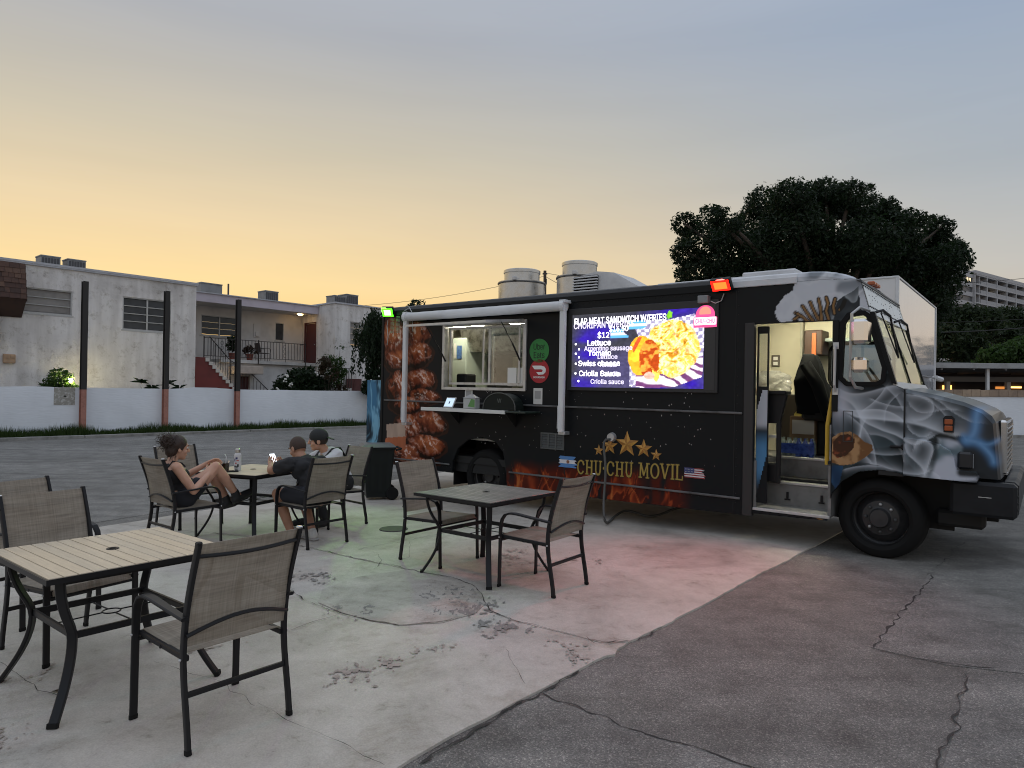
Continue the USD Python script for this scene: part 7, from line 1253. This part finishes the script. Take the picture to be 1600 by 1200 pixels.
for a_, o_, k_ in ((anR,toR,knR),(anL,toL,knL)):
    part(wm, 'black_shoe', fuse([bone(a_+(k_-a_)*.10,.044,a_-[.0,0,.02],.047), bone(a_-[.02,0,.045],.042,a_+(o_-a_)*.55-[0,0,.02],.044), bone(a_+(o_-a_)*.55-[0,0,.02],.044,o_,.034)], .02, 4), mat('shoe_black', (.012,.012,.013), .6), smooth=True); part(wm, 'shoe_sole', MB().add(*(lambda m: (m.vertices, m.faces))(fuse([bone(a_-[.03,0,.082],.018,a_+(o_-a_)*.6-[0,0,.062],.018), bone(a_+(o_-a_)*.6-[0,0,.062],.018,o_-[0,0,.034],.014)], .03, 2))), mat('sole_dark', (.03,.03,.03), .7))
hr = [ell(L(-.030,0,.045), (.104,.090,.096), R), ell(L(-.065,0,-.015), (.062,.078,.085), R), ell(L(-.012,.064,.025), (.045,.024,.060), R), ell(L(-.012,-.064,.025), (.045,.024,.060), R)]
hm = manifold3d.Manifold.batch_boolean(hr, manifold3d.OpType.Add) - ell(L(.075,0,-.045), (.075,.095,.105), R); hm = hm.refine_to_length(.012).to_mesh(); v = np.array(hm.vert_properties[:, :3], float); v += ((meshkit.fbm(v*[38,38,22], 3, 3)-.5)*.016)[:,None]; HAIR = mat('brown_black_hair', (.028,.014,.009), .55, var=.5, vscale=30, bump=.6, bscale=90)
hp_ = part(wm, 'hair', (v, np.array(hm.tri_verts)), HAIR, smooth=True)
bn_ = trimesh.creation.icosphere(4, 1.0); v = np.array(bn_.vertices); v = L(-.115,0,.062)+(v*[.070,.075,.064])@R.T*(1+.75*(meshkit.fbm(v*4.5, 4, 9)-.5))[:,None]*1.0 if False else L(-.115,0,.062)+((v*[.070,.075,.064])*(1+.75*(meshkit.fbm(v*4.5, 4, 9)-.5))[:,None])@R.T; part(hp_, 'bun', (v, bn_.faces), HAIR, smooth=True)
wis = MB(); r_ = np.random.default_rng(77)
for _ in range(170):
    a = r_.normal(size=3); a /= np.linalg.norm(a); p = L(-.115,0,.062)+R@(a*[.066,.07,.06]); wis.tube([p, p+R@(a*.03)+r_.normal(0,.012,3), p+R@(a*.045)+r_.normal(0,.02,3)], [.0022,.0016,.0008], 4, False)
for _ in range(46):
    p = L(r_.uniform(-.08,-.03), r_.normal(0,.045), r_.uniform(-.08,-.04)); wis.tube([p, p+[-.012,r_.normal(0,.01),-.035], p+[-.018,r_.normal(0,.02),-.065]], [.0022,.0016,.0008], 4, False)
part(hp_, 'loose_strands', wis, HAIR, kind='stuff')
part(wm, 'hair_band', MB().tube([L(-.072+.01*math.cos(t_)*0, .05*math.cos(t_), .06+.05*math.sin(t_)) for t_ in np.linspace(0,2*PI,16)], .008, 6), mat('band_red', (.10,.03,.02), .6))
# --- man with the phone
mn = thing('person', 'man with shaved head in black T-shirt holding a bright phone', 'person', loc=(-2.106,7.271,PZ), rz=2.497)
SK2 = skin('skin_brown', (.36,.19,.12), (.28,.14,.085))
hipc, waist, chest, neck, hd_ = A3((-.06,0,.50),(-.02,0,.62),(.10,0,.765),(.175,0,.865),(.265,0,.98))
shR, shL = A3((.12,-.195,.83),(.12,.195,.83)); elR, elL = A3((.36,-.25,.755),(.365,.255,.755)); wrR, wrL = A3((.55,-.10,.785),(.56,.13,.785))
hR, hL = A3((-.04,-.10,.505),(-.04,.10,.505)); knR, knL = A3((.36,-.12,.505),(.37,.17,.50)); anR, anL = A3((.10,-.08,.10),(.22,.10,.10)); toR, toL = A3((.24,-.09,.042),(.37,.12,.042))
hb, L, R = head_bits(hd_, (.90,.10,-.42), up=(.25,0,1))
body = [bone(hipc+[0,.07,0],.12,hipc-[0,.07,0],.12), bone(hipc,.135,waist,.125), bone(waist,.125,chest,.128), bone(chest+[0,.08,.02],.11,chest-[0,.08,-.02],.11), bone(shR+[0,.04,0],.062,shL-[0,.04,0],.062), bone(chest,.11,neck-[.02,0,.05],.07), bone(neck-[.02,0,.04],.062,neck+[.04,0,.05],.056), bone(neck+[.04,0,.04],.056,hd_-[.02,0,.04],.055)]
for s_, e_, w_ in ((shR,elR,wrR),(shL,elL,wrL)): body += [bone(s_,.062,e_+(s_-e_)*.55,.056), bone(e_+(s_-e_)*.55,.056,e_,.044), bone(e_,.043,e_+(w_-e_)*.35,.043), bone(e_+(w_-e_)*.35,.043,w_,.028)]
for h_, k_, a_ in ((hR,knR,anR),(hL,knL,anL)): body += [bone(h_,.098,k_+(h_-k_)*.45,.080), bone(k_+(h_-k_)*.45,.080,k_,.060), bone(k_,.058,k_+(a_-k_)*.33,.060), bone(k_+(a_-k_)*.33,.060,a_,.040), bone(a_,.040,a_+[.04,0,-.04],.038)]
body += hand(wrL, (.72,-.55,.30), (0,-.3,.9), .42, 1); body += hand(wrR, (.75,.50,.20), (0,.5,.8), .45, -1)
part(mn, 'body', fuse(body+hb, .014, 5), SK2, smooth=True); face(mn, L, R, 1.0, lip=(.18,.07,.055))
ts = [bone(hipc+[-.01,0,.02],.142,waist,.136), bone(waist,.136,chest,.138), bone(chest+[0,.08,.02],.122,chest-[0,.08,-.02],.122), bone(shR+[0,.03,0],.075,shL-[0,.03,0],.075), bone(chest+[0,0,.04],.12,neck-[.02,0,.045],.076)]
for s_, e_ in ((shR,elR),(shL,elL)): ts += [bone(s_,.077,s_+(e_-s_)*.58,.072)]
tf = fuse(ts, .02, 6); v = np.array(tf.vertices); v += tf.vertex_normals*((meshkit.fbm(v*[11,11,19], 3, 8)-.5)*.040)[:,None]; part(mn, 'black_t_shirt', (v, tf.faces), CLOTH, smooth=True)
sh_ = [bone(hipc+[0,.075,0],.13,hipc-[0,.075,0],.13)]
for h_, k_ in ((hR,knR),(hL,knL)): sh_ += [bone(h_,.108,h_+(k_-h_)*.62,.092)]
part(mn, 'black_shorts', fuse(sh_, .022, 6), mat('black_shorts_cloth', (.010,.011,.016), .8), smooth=True); part(mn, 'shorts_mark', MB().box(.10,.17,.192,.197,.50,.515), mat('mark_white', (.5,.5,.5), .6))
for a_, o_ in ((anR,toR),(anL,toL)):
    part(mn, 'white_sneaker', fuse([bone(a_,.044,a_-[.03,0,.045],.044), bone(a_-[.03,0,.050],.042,o_,.036), bone(o_,.036,o_+[.05,0,-.006],.030), bone(a_+[.01,0,-.005],.046,o_,.038)], .02, 3), mat('sneaker_white', (.50,.49,.47), .6, var=.3, vscale=12), smooth=True); part(mn, 'sneaker_sole', MB().box(a_[0]-.085,o_[0]+.08,a_[1]-.042,a_[1]+.045,.003,.026,.01), mat('sole_grey', (.34,.33,.32), .7))
hm = (ell(L(-.014,0,.028), (.1005,.0785,.1025), R) - ell(L(.085,0,-.03), (.075,.095,.115), R) - ell(L(-.01,0,-.10), (.14,.12,.085), R)).refine_to_length(.012).to_mesh(); part(mn, 'cropped_hair', (np.array(hm.vert_properties[:, :3]), np.array(hm.tri_verts)), mat('cropped_hair_dark', (.05,.030,.022), .8, var=.3, vscale=60), smooth=True)
# the phone he holds
Rm = rotz(2.497); ph = np.array([-2.106,7.271,PZ])+Rm@np.array([.655,.03,.845]); t = thing('mobile_phone', 'mobile phone with a bright white screen in the man\'s hands', 'phone', loc=ph, rz=2.497)
Mp = np.array([[math.cos(.75),0,math.sin(.75)],[0,1,0],[-math.sin(.75),0,math.cos(.75)]]) @ np.eye(3); part(t, 'case', MB().box(-.004,.004,-.037,.037,-.075,.075,.003).xf(Mp), BLACK); part(t, 'screen', MB().box(-.0056,-.0043,-.033,.033,-.068,.068).xf(Mp), emit('phone_screen', (.85,.92,1.0), 1.6))
# --- man in the backwards cap
p3 = thing('person', 'man in backwards black cap and white shirt with a black strap', 'person', loc=(-2.12,8.32,PZ), rz=3.85)
SK3 = skin('skin_light', (.50,.28,.19), (.42,.22,.14)); PANT = mat('dark_trousers', (.014,.014,.016), .85, bump=.15, bscale=18)
hipc, waist, chest, neck, hd_ = A3((-.06,0,.50),(-.03,0,.63),(.08,0,.785),(.155,0,.90),(.245,0,1.02))
shR, shL = A3((.085,-.19,.855),(.09,.19,.855)); elR, elL = A3((.28,-.25,.74),(.30,.25,.745)); wrR, wrL = A3((.49,-.08,.765),(.50,.10,.765))
hR, hL = A3((-.04,-.10,.505),(-.04,.10,.505)); knR, knL = A3((.37,-.13,.51),(.36,.15,.51)); anR, anL = A3((.28,-.12,.11),(.22,.14,.11)); toR, toL = A3((.42,-.13,.05),(.37,.17,.05))
hb, L, R = head_bits(hd_, (.86,-.45,-.10), up=(.1,0,1))
body = [bone(hipc+[0,.07,0],.115,hipc-[0,.07,0],.115), bone(hipc,.13,waist,.12), bone(waist,.12,chest,.125), bone(chest+[0,.08,.02],.105,chest-[0,.08,-.02],.105), bone(shR+[0,.04,0],.058,shL-[0,.04,0],.058), bone(chest,.11,neck-[.02,0,.05],.07), bone(neck-[.02,0,.04],.058,neck+[.04,0,.05],.053), bone(neck+[.04,0,.04],.053,hd_-[.02,0,.04],.052)]
for s_, e_, w_ in ((shR,elR,wrR),(shL,elL,wrL)): body += [bone(s_,.058,e_,.043), bone(e_,.042,e_+(w_-e_)*.35,.041), bone(e_+(w_-e_)*.35,.041,w_,.027)]
for h_, k_, a_ in ((hR,knR,anR),(hL,knL,anL)): body += [bone(h_,.09,k_,.058), bone(k_,.056,k_+(a_-k_)*.33,.056), bone(k_+(a_-k_)*.33,.056,a_,.038)]
body += hand(wrL, (.8,-.45,.1), (0,-.4,-.8), .3, 1); body += hand(wrR, (.8,.4,.1), (0,.4,-.8), .3, -1)
part(p3, 'body', fuse(body+hb, .014, 5), SK3, smooth=True); face(p3, L, R, 1.0)
ts = [bone(hipc+[-.01,0,.02],.138,waist,.132), bone(waist,.132,chest,.134), bone(chest+[0,.08,.02],.118,chest-[0,.08,-.02],.118), bone(shR+[0,.03,0],.071,shL-[0,.03,0],.071), bone(chest+[0,0,.04],.118,neck-[.02,0,.045],.072)]
for s_, e_ in ((shR,elR),(shL,elL)): ts += [bone(s_,.073,s_+(e_-s_)*.6,.068)]
tf = fuse(ts, .02, 6); v = np.array(tf.vertices); v += tf.vertex_normals*((meshkit.fbm(v*[11,11,19], 3, 18)-.5)*.036)[:,None]; part(p3, 'white_shirt', (v, tf.faces), mat('white_cotton', (.52,.52,.53), .85, bump=.12, bscale=25), smooth=True)
for sgn in (1,-1): part(p3, 'black_strap', MB().bar([np.array([-.07,sgn*.12,.69]), np.array([-.035,sgn*.135,.84]), np.array([.03,sgn*.135,.935]), np.array([.12,sgn*.135,.925]), np.array([.205,sgn*.125,.83]), np.array([.20,sgn*.12,.69])], .055, .012, (0,1,0)), CLOTH)
tr = [bone(hipc+[0,.075,0],.124,hipc-[0,.075,0],.124)]
for h_, k_, a_ in ((hR,knR,anR),(hL,knL,anL)): tr += [bone(h_,.102,k_,.074), bone(k_,.073,a_+[0,0,.02],.056)]
part(p3, 'dark_trousers', fuse(tr, .022, 6), PANT, smooth=True)
for a_, o_ in ((anR,toR),(anL,toL)): part(p3, 'black_boot', fuse([bone(a_+[0,0,.07],.050,a_-[.02,0,.05],.048), bone(a_-[.02,0,.055],.046,o_,.042), bone(o_,.042,o_+[.05,.0,-.008],.036)], .02, 3), mat('shoe_black', (.012,.012,.013), .6), smooth=True)
hm = (ell(L(-.018,0,.020), (.1035,.0835,.098), R) - ell(L(.085,0,-.05), (.075,.095,.120), R) - ell(L(-.01,0,-.12), (.14,.12,.085), R)).refine_to_length(.012).to_mesh(); part(p3, 'hair', (np.array(hm.vert_properties[:, :3]), np.array(hm.tri_verts)), HAIR, smooth=True)
cpm = ell(L(-.016,0,.042), (.112,.092,.104), R) - ell(L(.0,0,-.085), (.20,.16,.115), R); cpm = cpm.refine_to_length(.015).to_mesh(); cpp = part(p3, 'cap', (np.array(cpm.vert_properties[:, :3]), np.array(cpm.tri_verts)), mat('cap_black', (.014,.016,.016), .8), smooth=40)
bm = hullm([L(-.10,y,.035) for y in (-.06,.06)]+[L(-.19,y,-.008) for y in (-.045,.045)]+[L(-.10,y,.028) for y in (-.06,.06)]+[L(-.19,y,-.015) for y in (-.045,.045)]); part(cpp, 'brim', bm, mat('cap_black', (.014,.016,.016), .8))
